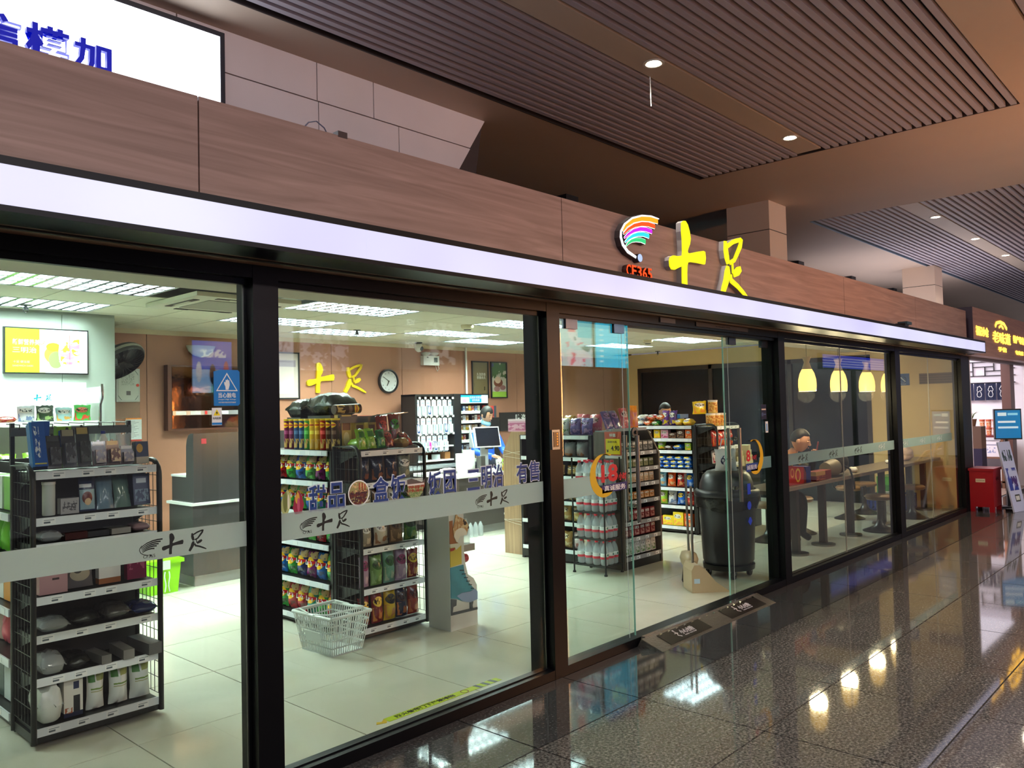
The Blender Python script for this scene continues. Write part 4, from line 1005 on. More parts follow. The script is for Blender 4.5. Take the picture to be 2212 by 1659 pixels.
CLEARB = clearfilm('clear_wrap', (220, 226, 230), 0.35, 0.12)
BLKBAG = mat('black_plastic_bag', (18, 18, 20), 0.25, bump=(14, 0.9))

# ------------------------------------------------------------------ racks
WIRE = mat('black_wire', (20, 20, 22), 0.4)
def wire_panel(y0, y1, z0, z1, nv=6, dz=0.085):
    b = B()
    for k in range(nv): 
        y = y0 + (y1 - y0) * (k + .5) / nv; b.box(-.0015, .0015, y - .0015, y + .0015, z0, z1)
    z = z0
    while z < z1: b.box(-.0018, .0012, y0, y1, z - .0015, z + .0015); z += dz
    return b
TAGM = prt('price_ticket', (240, 242, 244), [('r', .1, .6, .2, .5, (90, 100, 110)), ('r', .1, .9, .65, .8, (150, 160, 168))], 0.4)
def shelf_part(parent, x0, x1, y0, y1, z, face, ntag=5, railm=None):
    """shelf board with a price rail on the side it faces: '-y', '-x'"""
    s = B().box(x0, x1, y0, y1, z - .022, z).obj('shelf', BLK, parent)
    h0, h1 = z - .034, z + .006
    if face == '-y':
        B().box(x0, x1, y0 - .008, y0, h0, h1).obj('price_rail', railm or RAIL, s)
        me = cached(('price_ticket', face), lambda: B().box(-.03, .03, -.0012, 0, 0, .03))
        for k in range(ntag): link('price_ticket', me, s, (x0 + (x1 - x0) * (k + .3 + .4 * random.random()) / ntag, y0 - .008, h0 + .005), ms=[TAGM])
    else:
        B().box(x0 - .008, x0, y0, y1, h0, h1).obj('price_rail', railm or RAIL, s)
        me = cached(('price_ticket', face), lambda: B().box(-.0012, 0, -.03, .03, 0, .03))
        for k in range(ntag): link('price_ticket', me, s, (x0 - .008, y0 + (y1 - y0) * (k + .3 + .4 * random.random()) / ntag, h0 + .005), ms=[TAGM])
    return s
def arch_side(parent, x, y0, y1, H, base=.10):
    """wire-filled side frame: rear post, rounded front post, mesh"""
    b = B(); r = .014; rad = .09
    pts = [(x, y1 - .015, .02), (x, y1 - .015, H), (x, y0 + rad, H)]
    pts += [(x, y0 + rad - rad * sin(a), H - rad + rad * cos(a)) for a in [radians(q) for q in (15, 35, 55, 75, 90)]]
    pts += [(x, y0, .02)]
    b.tube(pts, r, 8)
    b.obj('side_frame', BLK, parent)
    wire_panel(y0 + .01, y1 - .02, base, H - .015).obj('wire_panel', WIRE, parent, (x, 0, 0))
def end_rack(lab, x0, x1, yf, yb, levels, H, wired=True, rails=None):
    r = thing('end_rack', lab, 'shelf rack')
    if wired:
        arch_side(r, x0, yf - .01, yb, H); arch_side(r, x1, yf - .01, yb, H)
    for k, z in enumerate(levels[1:]):
        shelf_part(r, x0 + .015, x1 - .015, yf, yb - .02, z, '-y', 4)
        if wired:
            for x in (x0 + .02, x1 - .024): B().prism([(yb - .03, z - .02), (yf + .06, z - .022), (yb - .03, z - .10)], x, x + .004, 'yz').obj('bracket', BLK, r)
    z = levels[0]
    B().box(x0, x1, yf - .005, yb, 0.02, z - .02).obj('base', BLK, r)
    shelf_part(r, x0 + .015, x1 - .015, yf - .002, yb - .02, z, '-y', 4)
    B().box(x0, x1, yb - .02, yb - .004, 0.05, H - .02).obj('back_panel', mat('rack_back', (26, 26, 28), 0.5), r)
    return r
def aisle_rack(lab, x0, x1, y0, y1, levels, H):
    """double-sided run along y; the -x side carries the price rails"""
    r = thing('aisle_rack', lab, 'shelf rack')
    for y in (y0, y1 - .03): B().box(x0 + .01, x1, y, y + .03, 0.0, H).obj('upright', BLK, r)
    B().box((x0 + x1) / 2 - .01, (x0 + x1) / 2 + .01, y0 + .03, y1 - .03, 0.05, H).obj('back_panel', mat('rack_back', (26, 26, 28), 0.5), r)
    B().box(x0 + .01, x1 - .01, y0 + .03, y1 - .03, 0.02, levels[0] - .022).obj('base', BLK, r)
    for z in levels: shelf_part(r, x0, x1, y0 + .03, y1 - .03, z, '-x', 6)
    return r
# ---- rack A (leftmost, wire sided)
LA = [.085, .327, .537, .725, .985, 1.115, 1.345]
end_rack('black wire-sided end rack of household goods nearest the left edge', 1.325, 1.95, 1.345, 1.66, LA, 1.375)
aisle_rack('black aisle rack running back behind the leftmost end rack', 1.325, 1.95, 1.67, 3.3, [.085, .36, .62, .87, 1.115], 1.345)
GA = 'household goods on the leftmost rack'; UA = 'the leftmost rack'
def tone(n, c, r=0.4): return mat('tone_' + n, c, r, noise=(8, .25))
BLIS = [prt('blis%d' % k, c, [('r', .1, .9, .78, .94, c2), ('n', 4, .5, .15, .85, .1, .6, c3)], 0.15, coat=.6) for k, (c, c2, c3) in enumerate([((24, 28, 30), (60, 64, 66), (70, 76, 78)), ((30, 30, 34), (150, 146, 120), (84, 88, 92)), ((70, 14, 20), (190, 170, 150), (150, 120, 90)), ((78, 16, 24), (200, 160, 70), (220, 190, 150)), ((30, 44, 66), (190, 150, 60), (120, 140, 160)), ((34, 40, 38), (170, 150, 90), (60, 70, 66))])]
BLUEBOX = prt('toothpaste_box', (22, 84, 168), [('r', .06, .94, .05, .08, (200, 190, 90)), ('n', 7, .52, .25, .6, .2, .9, (220, 226, 236)), ('r', .0, .15, 0, 1, (30, 120, 200))], 0.3)
row(UA, 'top shelf', [('box', (.075, .06, .24), BLUEBOX, 'tilted dark blue carton', 'carton', -.35), ('blister', (.09, .03, .17), BLIS[0], 'black blister pack', 'blister pack', -.2), ('blister', (.085, .03, .2), BLIS[1], 'dark blister pack', 'blister pack', -.2), ('blister', (.1, .03, .21), BLIS[5], 'green-black blister pack', 'blister pack', -.2), ('blister', (.09, .035, .13), BLIS[2], 'dark red blister pack', 'blister pack', -.15), ('blister', (.1, .04, .13), BLIS[3], 'maroon blister pack', 'blister pack', -.15), ('blister', (.1, .035, .1), BLIS[2], 'low dark red blister pack', 'blister pack', -.15), ('box', (.085, .05, .12), prt('bluegold_box', (22, 50, 84), [('e', .3, .7, .25, .2, (200, 150, 40)), ('r', 0, 1, 0, .3, (190, 180, 160))], .3), 'blue and gold box', 'carton', -.1)], 'x', 1.35, 1.93, 1.44, 1.352, 0, GA)
row(UA, 'rear of top shelf', [('box', (.07, .05, .25), BLUEBOX, 'tall blue carton', 'carton', .1), ('box', (.07, .05, .22), prt('green_carton', (130, 180, 40), [('r', .1, .9, .5, .9, (30, 90, 170))], .3), 'yellow-green carton', 'carton', .1), ('bottle', (.03, .2), PWHITE, 'white lotion bottle', 'bottle', 0, 'lotion_bottle', mat('cap_navy', (24, 36, 120), .3), PWHITE), ('bottle', (.03, .19), PWHITE, 'white shampoo bottle', 'bottle', 0, 'lotion_bottle', mat('cap_navy', (24, 36, 120), .3), PWHITE), ('tuft', (.08, .17, .04), CLEARB, 'clear pouch', 'pouch')], 'x', 1.37, 1.9, 1.56, 1.352, 0, GA)
row(UA, 'second shelf', [('can', (.03, .17), mat('milky_plastic', (196, 204, 200), .35), 'milky white plastic cup', 'cup', 0, 'plastic_cup', PWHITE), ('box', (.11, .05, .08), prt('pale_box', (170, 170, 172), [('n', 6, .5, .1, .9, .2, .8, (90, 90, 96))], .3), 'low pale box', 'carton'), ('tuft', (.12, .185, .05), prt('hairdye_bag', (36, 50, 84), [('r', .1, .9, .05, .62, (150, 178, 190)), ('e', .45, .38, .26, .18, (110, 46, 36)), ('e', .48, .27, .18, .1, (220, 190, 150)), ('r', .1, .7, .68, .78, (210, 214, 220))], .25), 'blue pouch with round cartoon face', 'pouch', -.08), ('tuft', (.1, .2, .03), clearfilm('bluefilm', (120, 150, 170), .7), 'clear blue pouch', 'pouch', -.25), ('tuft', (.1, .19, .03), clearfilm('greenfilm', (110, 140, 130), .7), 'clear green pouch', 'pouch', -.25), ('box', (.1, .07, .17), prt('navy_box2', (30, 42, 80), [('n', 5, .5, .1, .9, .1, .5, (110, 130, 150)), ('r', .2, .8, .7, .85, (190, 196, 206))], .3), 'navy folded box', 'carton', -.15)], 'x', 1.38, 1.93, 1.43, 1.122, 0, GA)
row(UA, 'third shelf', [('flat', (.12, .16, .05), CLEARB, 'clear film pack', 'pack'), ('box', (.16, .14, .035), tone('maroon_flat', (66, 26, 26), .25), 'flat maroon box', 'carton'), ('box', (.12, .12, .03), tone('dark_flat', (40, 40, 46)), 'flat dark box', 'carton'), ('box', (.10, .12, .03), tone('greywhite', (150, 148, 144)), 'flat pale grey box', 'carton'), ('flat', (.1, .14, .04), tone('pinkish', (160, 130, 136), .3), 'flat pinkish pack', 'pack')], 'x', 1.37, 1.93, 1.44, .992, 0, GA)
WB = prt('lazy_box', (226, 226, 222), [('r', 0, 1, 0, .14, (150, 90, 50))], .4)
row(UA, 'fourth shelf', [('box', (.13, .12, .15), prt('pink_bin', (178, 136, 142), [('r', .45, .7, .45, .52, (60, 44, 50))], .4), 'dusty pink storage box', 'storage box'), ('tuft', (.13, .17, .04), prt('sleeper_bag', (96, 92, 96), [('e', .5, .4, .36, .2, (170, 160, 140)), ('e', .4, .55, .16, .12, (60, 54, 50))], .3), 'grey pouch with sleeping figure', 'pouch'), ('box', (.11, .05, .21), WB, 'white book-like box', 'carton'), ('box', (.1, .05, .17), prt('magenta_box', (126, 34, 70), [('n', 4, .5, .1, .9, .3, .9, (170, 80, 110)), ('r', .1, .9, .75, .8, (210, 190, 200))], .25), 'magenta flower box', 'carton')], 'x', 1.36, 1.93, 1.44, .732, 0, GA)
text('box_lettering', '懒得\n催你', 0.05, BLK, (0, -0.0265, 0.145), bpy.data.objects[[o.name for o in C.objects if o.name.startswith('carton') and o.get('label', '').startswith('white book')][0]], fat=.0015)
row(UA, 'fifth shelf', [('flat', (.15, .2, .06), CLEARB, 'clear cup pack', 'pack'), ('flat', (.14, .2, .07), BLKBAG, 'crumpled black bag', 'bag'), ('flat', (.15, .22, .08), mat('greyblack_film', (54, 50, 52), .2, bump=(20, .6)), 'black gathered garment pack', 'pack'), ('flat', (.17, .2, .06), mat('navy_film', (22, 34, 84), .18, bump=(16, .5)), 'glossy navy flat pack', 'pack')], 'x', 1.36, 1.95, 1.44, .544, 0, GA)
row(UA, 'sixth shelf', [('flat', (.17, .22, .10), clearfilm('clear_wrap2', (190, 194, 196), .5, .1), 'crumpled clear film bundle', 'bundle'), ('flat', (.14, .2, .07), BLKBAG, 'black crumpled bundle', 'bundle'), ('box', (.05, .2, .045), tone('greycard', (110, 108, 106)), 'grey oblong carton', 'carton'), ('box', (.055, .22, .05), tone('greycard2', (128, 124, 122)), 'lighter grey oblong carton', 'carton'), ('box', (.07, .26, .06), tone('greycard3', (96, 96, 98)), 'long grey carton jutting out', 'carton')], 'x', 1.36, 1.96, 1.43, .334, 0, GA)
TISS = prt('tissue_pack', (216, 220, 216), [('r', .12, .42, .72, .92, (60, 120, 40)), ('r', .5, .95, .74, .9, (150, 160, 90)), ('r', .2, .95, .52, .56, (110, 140, 60)), ('r', .2, .8, .46, .49, (170, 170, 130))], .4)
row(UA, 'bottom shelf', [('flat', (.19, .22, .21), mat('white_film', (206, 210, 206), .2, bump=(12, .4)), 'large crumpled white tissue bundle', 'tissue bundle'), ('box', (.09, .08, .2), prt('coffee_box', (216, 214, 208), [('r', 0, 1, 0, .12, (24, 30, 60)), ('r', .5, .85, .12, .55, (20, 22, 30)), ('r', .5, .8, .72, .92, (30, 40, 80)), ('n', 4, .5, .05, .45, .1, .25, (160, 90, 60))], .35), 'white and navy upright carton', 'carton'), ('tuft', (.09, .2, .07), TISS, 'narrow white tissue pack', 'tissue pack'), ('tuft', (.1, .22, .08), TISS, 'white tissue pack with olive stripe', 'tissue pack'), ('tuft', (.17, .235, .08), TISS, 'wide white tissue pack with green square', 'tissue pack')], 'x', 1.35, 1.93, 1.43, .092, 0, GA)
# hook bar over rack A with peg hooks and hanging pouches
hb = thing('hook_rail', 'black rail with long peg hooks above the leftmost rack', 'hook rail', (1.335, 1.72, 1.345))
B().box(0.0, .02, 0, .02, 0, .25).box(.60, .62, 0, .02, 0, .25).obj('post', BLK, hb)
B().box(0, .62, -.005, .02, .18, .225).obj('rail', mat('rail_grey', (70, 74, 76), .4), hb)
for k in range(8): B().tube([(.04 + .08 * k, -.005, .215), (.04 + .08 * k, -.01, .24), (.05 + .08 * k, .25, .245)], .003, 5).obj('peg_hook', BLK, hb)
row(UA, 'hook rail', [('tuft', (.08, .15, .03), clearfilm('hang%d' % k, (200, 210, 216), .5), 'hanging silver pouch', 'pouch') for k in range(4)], 'x', 1.66, 1.96, 1.86, 1.39, 0, GA)
# left side of rack A (green and white packs)
LEFTC = [[(230, 236, 234), (120, 190, 60)], [(110, 200, 40), (90, 190, 30)], [(236, 238, 236), (220, 150, 60)], [(210, 90, 110), (220, 200, 190)], [(40, 60, 60), (200, 210, 214)]]
for k, z in enumerate([1.122, .877, .627, .367, .092]):
    row('the leftmost aisle', ['top shelf', 'second shelf', 'third shelf', 'fourth shelf', 'bottom shelf'][k], [('bag' if k in (1, 3) else 'box', (.13, .19, .07) if k in (1, 3) else (.12, .1, .18), mat('leftpack%d%d' % (k, i), LEFTC[k][i % 2], .35, noise=(6, .2)), ['white and green', 'bright green', 'white and orange', 'pink and white', 'teal and grey'][k] + ' packet', 'packet') for i in range(5)], 'y', 2.45, 1.73, 1.43, z, -pi / 2, 'packets on the leftmost aisle')

# ---- rack B (chips)
LB2 = [.077, .35, .635, .868, 1.10, 1.33]
end_rack('black wire-sided end rack with snack bags behind the white basket', 3.47, 4.07, 1.575, 1.89, LB2, 1.365)
aisle_rack('black aisle rack full of potato chips left of the snack end rack', 3.45, 4.07, 1.90, 2.95, LB2, 1.33)
GB = 'chip bags in the chip aisle'; UB = 'the chip aisle'
def lb(m, n): return ('bag', (.135, .195, .075), m, n + ' chip bag', 'chip bag', -.06)
ROWS = [[(LY_, 'yellow'), (LR_, 'red'), (LG_, 'green'), (LB_, 'blue'), (LGW, 'light green'), (LP_, 'purple'), (LG_, 'green')],
        [(LY_, 'yellow'), (LB_, 'blue'), (LG_, 'green'), (LGW, 'light green'), (LB_, 'blue'), (LT_, 'teal'), (LP_, 'purple')],
        [(LP_, 'purple'), (LG_, 'green'), (LB_, 'blue'), (LT_, 'teal'), (LGW, 'light green'), (LR_, 'red'), (LG_, 'green')],
        [(LP_, 'purple'), (LB_, 'blue'), (LG_, 'green'), (LD, 'navy'), (LP_, 'purple'), (LB_, 'blue'), (LG_, 'green')],
        [(LT_, 'teal'), (LG_, 'green'), (LR_, 'red'), (LR_, 'red'), (LT_, 'teal'), (LG_, 'green'), (LR_, 'red')]]
for k, z in enumerate([1.107, .875, .642, .357, .084]):
    row(UB, ['second shelf', 'third shelf', 'fourth shelf', 'fifth shelf', 'bottom shelf'][k], [lb(m, n) for m, n in ROWS[k]], 'y', 2.88, 1.94, 3.53, z, -pi / 2, GB)
def tubem(n, c, pic=(230, 190, 110)): return prt('tube_' + n, c, [('e', .5, .8, .42, .09, (250, 196, 30)), ('r', .1, .9, .78, .82, (190, 26, 36)), ('n', 5, .5, 0, 1, .05, .35, pic), ('r', .1, .9, .5, .62, tuple(min(255, v + 60) for v in c))], .3)
T = [('purple', (110, 20, 70)), ('purple', (110, 20, 70)), ('blue', (30, 70, 120)), ('blue', (30, 70, 120)), ('green', (60, 160, 60)), ('yellow', (226, 184, 30)), ('gold', (214, 160, 40)), ('red', (170, 30, 26)), ('brown', (78, 44, 24)), ('brown', (78, 44, 24))]
row(UB, 'top shelf', [('can', (.034, .235), tubem(n, c), n + ' chip tube', 'chip tube') for n, c in T], 'y', 2.62, 1.90, 3.53, 1.337, -pi / 2, 'chip tubes on the top shelf')
row(UB, 'second row of the top', [('can', (.034, .23), tubem(n, c), 'rear ' + n + ' chip tube', 'chip tube') for n, c in T[::-1][:6]], 'y', 2.55, 2.05, 3.62, 1.337, -pi / 2, 'chip tubes on the top shelf')
o = put(mk('can', (.037, .235)), 'chip_tube', tubem('lying', (70, 44, 22)), (3.56, 2.0, 1.637), 0, 'brown chip tube lying on boxes at the chip aisle end', 'chip tube', 'chip tubes on the top shelf', tilt=0, roll=pi / 2 * .98)
CREAM = prt('cookie_box', (206, 176, 90), [('r', .1, .9, .55, .9, (120, 70, 40)), ('e', .5, .3, .3, .2, (240, 220, 160))], .4)
for k, (x, y, z, h) in enumerate(((3.64, 2.00, 1.337, .26), (3.76, 2.00, 1.337, .2), (3.87, 2.00, 1.337, .2), (3.98, 2.00, 1.337, .2))):
    put(mk('box', (.09, .09, h)), 'carton', CREAM, (x, y, z), .1 * k, '%s tan biscuit carton behind the green packs on the snack rack' % ['tallest', 'second', 'third', 'right-hand'][k], 'carton', 'tan biscuit cartons')
bx = thing('wrapped_bundle', 'large black plastic wrapped bundle on top of the chip aisle', 'bundle', (3.86, 2.45, 1.575)); mk('flat', (.3, .5, .17), 3)
flat_b(.30, .42, .19, 3).obj('wrap', BLKBAG, bx); B().box(-.13, .13, -.16, .16, -.235, .02).obj('carton', tone('dark_carton', (40, 36, 34)), bx)
bx = thing('wrapped_bundle', 'smaller black wrapped bundle at the far end of the chip aisle top', 'bundle', (3.86, 2.82, 1.565)); flat_b(.28, .26, .16, 5).obj('wrap', BLKBAG, bx); B().box(-.13, .13, -.1, .1, -.225, .02).obj('carton', tone('dark_carton', (40, 36, 34)), bx)
hk = thing('hook_rail', 'black hook rail with silver peg hooks above the snack rack', 'hook rail', (3.55, 1.915, 1.335))
B().box(0, .02, 0, .02, 0, .26).box(.36, .38, 0, .02, 0, .26).obj('post', BLK, hk); B().box(0, .38, -.003, .02, .20, .25).obj('rail', mat('rail_grey', (70, 74, 76), .4), hk)
for k in range(5): B().tube([(.39 + .0 * k, .02 + .03 * k, .23), (.42, -.05 + .05 * k, .25), (.62, -.05 + .05 * k, .27)], .0025, 5).obj('peg_hook', CHROME, hk)
GBE = 'snacks on the snack end rack'; UBE = 'the snack rack'
CHIPG = prt('lime_pack', (130, 176, 30), [('n', 5, .5, .1, .9, .1, .5, (190, 214, 110)), ('r', .2, .8, .55, .85, (60, 110, 30))], .2, coat=.4)
CHIPD = prt('darkgreen_pack', (30, 110, 44), [('n', 5, .5, .1, .9, .1, .5, (120, 180, 90)), ('r', .2, .8, .55, .85, (20, 70, 30))], .2, coat=.4)
REDP = sbag('chilired', (120, 26, 24), (200, 90, 60), (170, 50, 40))
row(UBE, 'top', [('bag', (.09, .15, .05), CHIPG, 'lime green pack', 'snack pack', -.2), ('bag', (.09, .15, .05), CHIPG, 'second lime green pack', 'snack pack', -.3), ('bag', (.12, .14, .05), CHIPD, 'dark green pack', 'snack pack', -.2), ('bag', (.12, .13, .06), REDP, 'dark red pack', 'snack pack', -.5), ('flat', (.12, .14, .07), mat('tan_pack', (150, 116, 60), .25), 'tan pack', 'snack pack'), ('bag', (.11, .13, .05), REDP, 'leaning dark red pack', 'snack pack', -.8)], 'x', 3.52, 4.05, 1.66, 1.34, 0, GBE)
row(UBE, 'rear of the top', [('flat', (.14, .18, .08), CHIPG, 'lime pack lying flat', 'snack pack'), ('flat', (.14, .16, .09), CHIPD, 'dark green pack lying flat', 'snack pack'), ('bag', (.14, .24, .06), REDP, 'tall chili pack', 'snack pack', -.1), ('bag', (.15, .25, .06), sbag('greenred', (110, 40, 30), (60, 120, 40), (60, 130, 40)), 'tall green and red pack', 'snack pack', -.1)], 'x', 3.56, 4.02, 1.77, 1.34, 0, GBE)
put(mk('box', (.2, .02, .25)), 'carton', mat('red_card', (196, 24, 34), .35), (3.98, 2.10, 1.337), 0, 'bright red upright card box behind the snack rack', 'carton', None)
NUT = [sbag('nut%d' % k, (24, 26, 50), c, (30, 34, 60)) for k, c in enumerate([(130, 70, 40), (150, 90, 50), (140, 84, 50)])]
row(UBE, 'second shelf', [('bag', (.1, .19, .06), NUT[0], 'navy nut bag', 'snack bag'), ('bag', (.13, .19, .06), NUT[1], 'navy and brown nut bag', 'snack bag'), ('bag', (.13, .19, .07), NUT[2], 'navy nut bag with white ticket', 'snack bag'), ('bag', (.12, .17, .06), sbag('clearnut', (120, 124, 110), (176, 170, 130)), 'clear seed bag', 'snack bag')], 'x', 3.50, 4.0, 1.65, 1.107, 0, GBE)
MIX = [sbag('mix%d' % k, c, d, e) for k, (c, d, e) in enumerate([((150, 140, 120), (200, 180, 150), (220, 214, 200)), ((190, 180, 160), (150, 110, 80), (226, 222, 214)), ((120, 90, 60), (170, 130, 90), (90, 60, 40)), ((40, 90, 30), (90, 120, 40), (20, 40, 20)), ((110, 150, 80), (150, 190, 120), (60, 100, 40)), ((120, 170, 150), (180, 200, 170), (60, 110, 60)), ((170, 140, 170), (200, 170, 190), (150, 60, 110)), ((110, 16, 18), (190, 120, 60), (220, 180, 60)), ((210, 170, 30), (190, 130, 60), (30, 30, 30)), ((34, 34, 60), (170, 100, 60), (60, 40, 40)), ((130, 34, 20), (170, 90, 50), (90, 20, 20))])]
row(UBE, 'third shelf', [('bag', (.12, .17, .06), MIX[k], n, 'snack bag') for k, n in ((0, 'beige nut bag'), (2, 'brown noodle bag'), (1, 'cream snack bag'), (3, 'green snack bag'))], 'x', 3.50, 4.03, 1.65, .875, 0, GBE)
row(UBE, 'fourth shelf', [('bag', (.1, .2, .06), MIX[0], 'slim beige bag', 'snack bag'), ('bag', (.15, .2, .07), MIX[1], 'wide cream snack bag', 'snack bag'), ('bag', (.13, .2, .06), MIX[2], 'brown noodle snack bag', 'snack bag'), ('bag', (.13, .19, .06), MIX[3], 'dark green snack bag with monster face', 'snack bag')], 'x', 3.50, 4.06, 1.65, .642, 0, GBE)
row(UBE, 'fifth shelf', [('bag', (.09, .22, .06), MIX[6], 'pale purple bag', 'snack bag'), ('bag', (.14, .21, .08), MIX[4], 'sage green puff bag', 'snack bag'), ('bag', (.14, .23, .08), MIX[5], 'mint green puff bag', 'snack bag'), ('bag', (.125, .22, .07), MIX[6], 'lilac puff bag', 'snack bag'), ('bag', (.11, .21, .06), MIX[7], 'dark red cat-paw snack bag', 'snack bag')], 'x', 3.49, 4.06, 1.65, .357, 0, GBE)
row(UBE, 'bottom shelf', [('bag', (.1, .2, .06), MIX[7], 'dark red bag', 'snack bag'), ('bag', (.13, .22, .07), MIX[7], 'dark red and gold bag', 'snack bag'), ('bag', (.145, .23, .08), MIX[8], 'bright yellow snack bag', 'snack bag'), ('bag', (.13, .21, .07), MIX[9], 'navy cookie bag', 'snack bag'), ('bag', (.13, .22, .07), MIX[10], 'rust red cookie bag', 'snack bag')], 'x', 3.49, 4.06, 1.65, .085, 0, GBE)

# ---- rack C (bread aisle, wood-sided ends)
LC = [.14, .423, .638, .90, 1.097, 1.32]
aisle_rack('black aisle rack with bread and bagged pastries behind the door glass', 6.55, 7.2, 1.86, 2.84, LC, 1.33)
UC = 'the bread aisle'; GC = 'bread and pastry packs in the bread aisle'
BRD = mat('bread_crust', (150, 96, 60), .5, noise=(9, .4)); BRD2 = mat('bread_dark', (96, 54, 40), .5, noise=(9, .4))
PINKB = [sbag('pastry%d' % k, c, d, e) for k, (c, d, e) in enumerate([((214, 190, 196), (176, 110, 110), (236, 226, 226)), ((206, 214, 200), (110, 150, 90), (240, 240, 230)), ((96, 80, 140), (170, 130, 180), (150, 110, 170)), ((206, 90, 100), (220, 130, 130), (236, 190, 190)), ((190, 150, 90), (220, 200, 150), (240, 220, 190)), ((210, 200, 190), (150, 60, 100), (230, 226, 226))])]
def pb(k, n, dims=(.15, .17, .1)): return ('bag', dims, PINKB[k], n, 'pastry bag', -.05, 'pastry_bag')
row(UC, 'top shelf', [pb(0, 'pink pastry bag'), pb(0, 'pink twisted pastry bag'), pb(1, 'white and green pastry bag'), pb(1, 'green pastry bag'), pb(2, 'purple pastry bag'), pb(2, 'violet pastry bag')], 'y', 2.80, 1.90, 6.64, 1.327, -pi / 2, GC)
row(UC, 'rear of the top shelf', [pb(5, 'rear pale pastry bag', (.16, .22, .1)), pb(1, 'rear green pastry bag', (.15, .2, .1)), pb(4, 'rear tan pastry bag', (.15, .2, .1)), pb(3, 'rear coral pastry bag', (.16, .21, .1)), pb(3, 'rear red pastry bag', (.17, .21, .1))], 'y', 2.75, 1.88, 6.78, 1.327, -pi / 2, GC)
def loafrow(sh, z, n, m, nm):
    for i in range(n):
        y = 2.76 - .8 * (i + .5) / n
        t = thing('wrapped_loaf', '%s, %s from left, %s of the bread aisle' % (nm, ORD[i + 1], sh), 'bread', (6.64, y, z), -pi / 2, GC)
        link('loaf', mk('loaf', (.12, .11, .10)), t, ms=[m]); link('wrapper', mk('bag', (.15, .15, .12), i), t, ms=[CLEARB])
loafrow('second shelf', 1.104, 5, BRD, 'brown loaf in clear wrapper')
row(UC, 'third shelf', [pb(5, 'white and maroon pastry pack', (.14, .12, .08)), pb(5, 'white pastry pack', (.14, .1, .08)), pb(4, 'tan roll pack', (.14, .1, .08)), pb(4, 'long tan roll pack', (.16, .1, .08)), pb(5, 'white roll pack', (.14, .11, .08))], 'y', 2.80, 1.90, 6.64, .907, -pi / 2, GC)
loafrow('fourth shelf', .645, 6, mat('bun_gold', (190, 150, 90), .5, noise=(12, .4)), 'golden bun in clear wrapper')
row(UC, 'fifth shelf', [pb(4, 'tan bun bag', (.15, .16, .1)) for k in range(6)], 'y', 2.80, 1.90, 6.64, .43, -pi / 2, GC)
row(UC, 'bottom shelf', [pb(k % 2 * 4, 'orange bun bag', (.15, .17, .1)) for k in range(6)], 'y', 2.80, 1.90, 6.64, .147, -pi / 2, GC)
# wood-sided end with chamfered panels
def wood_end(lab, yf, yb, flip, x0=6.58, x1=7.26, m=WOODD, H=1.36, zc=1.13):
    r = thing('end_rack', lab, 'shelf rack')
    if not flip: prof = [(yf, 0.0), (yb, 0.0), (yb, H), (yf + .13, H), (yf, zc)]
    else: prof = [(yf, 0.0), (yb, 0.0), (yb, zc), (yb - .13, H), (yf, H)]
    B().prism(prof, x0, x0 + .025, 'yz').obj('side_panel', m, r); B().prism(prof, x1 - .025, x1, 'yz').obj('side_panel', m, r)
    B().box(x0 + .025, x1 - .025, (yb - .02) if not flip else yf, yb if not flip else yf + .02, .05, H - .02).obj('back_panel', mat('rack_back', (26, 26, 28), .5), r)
    B().box(x0 + .025, x1 - .025, yf + .01, yb - .02, .0, .09).obj('base', BLK, r)
    return r
ce = wood_end('dark wood-sided end rack of small snacks just inside the open door', 1.50, 1.85, False, m=woodmat('grey_brown_wood', (104, 92, 84), (74, 62, 54), (3, 3, .6)))
for k, z in enumerate([.115, .30, .46, .665, .835, .99, 1.15]): shelf_part(ce, 6.605, 7.235, 1.51 + (.0 if k < 6 else .02), 1.83, z, '-y', 4, mat('grey_rail', (150, 150, 154), .35))
UCE = 'the wood-sided rack'; GCE = 'small snacks on the wood-sided rack'
SM_ = [box_p('sm%d' % k, c, d) for k, (c, d) in enumerate([((120, 30, 36), (190, 150, 140)), ((210, 212, 206), (90, 130, 70)), ((170, 110, 50), (220, 190, 150)), ((190, 170, 140), (150, 110, 70)), ((90, 100, 60), (130, 130, 90)), ((36, 36, 40), (120, 120, 120))])]
SMR = [(1, 'white and green small packet', .13), (0, 'red and white small packet', .11), (0, 'dark red small packet', .1), (2, 'orange small packet', .07), (3, 'tan small packet', .09), (4, 'olive small packet', .08), (5, 'black small packet', .1)]
for k, z in enumerate([.122, .307, .467, .672, .842, .997, 1.157]):
    mi, nm, h = SMR[k]
    row(UCE, ['bottom shelf', 'sixth shelf', 'fifth shelf', 'fourth shelf', 'third shelf', 'second shelf', 'top shelf'][k], [('box', (.085, .06, h), SM_[mi], nm, 'packet', -.05, 'snack_packet') for i in range(6)], 'x', 6.63, 7.21, 1.575, z, 0, GCE)
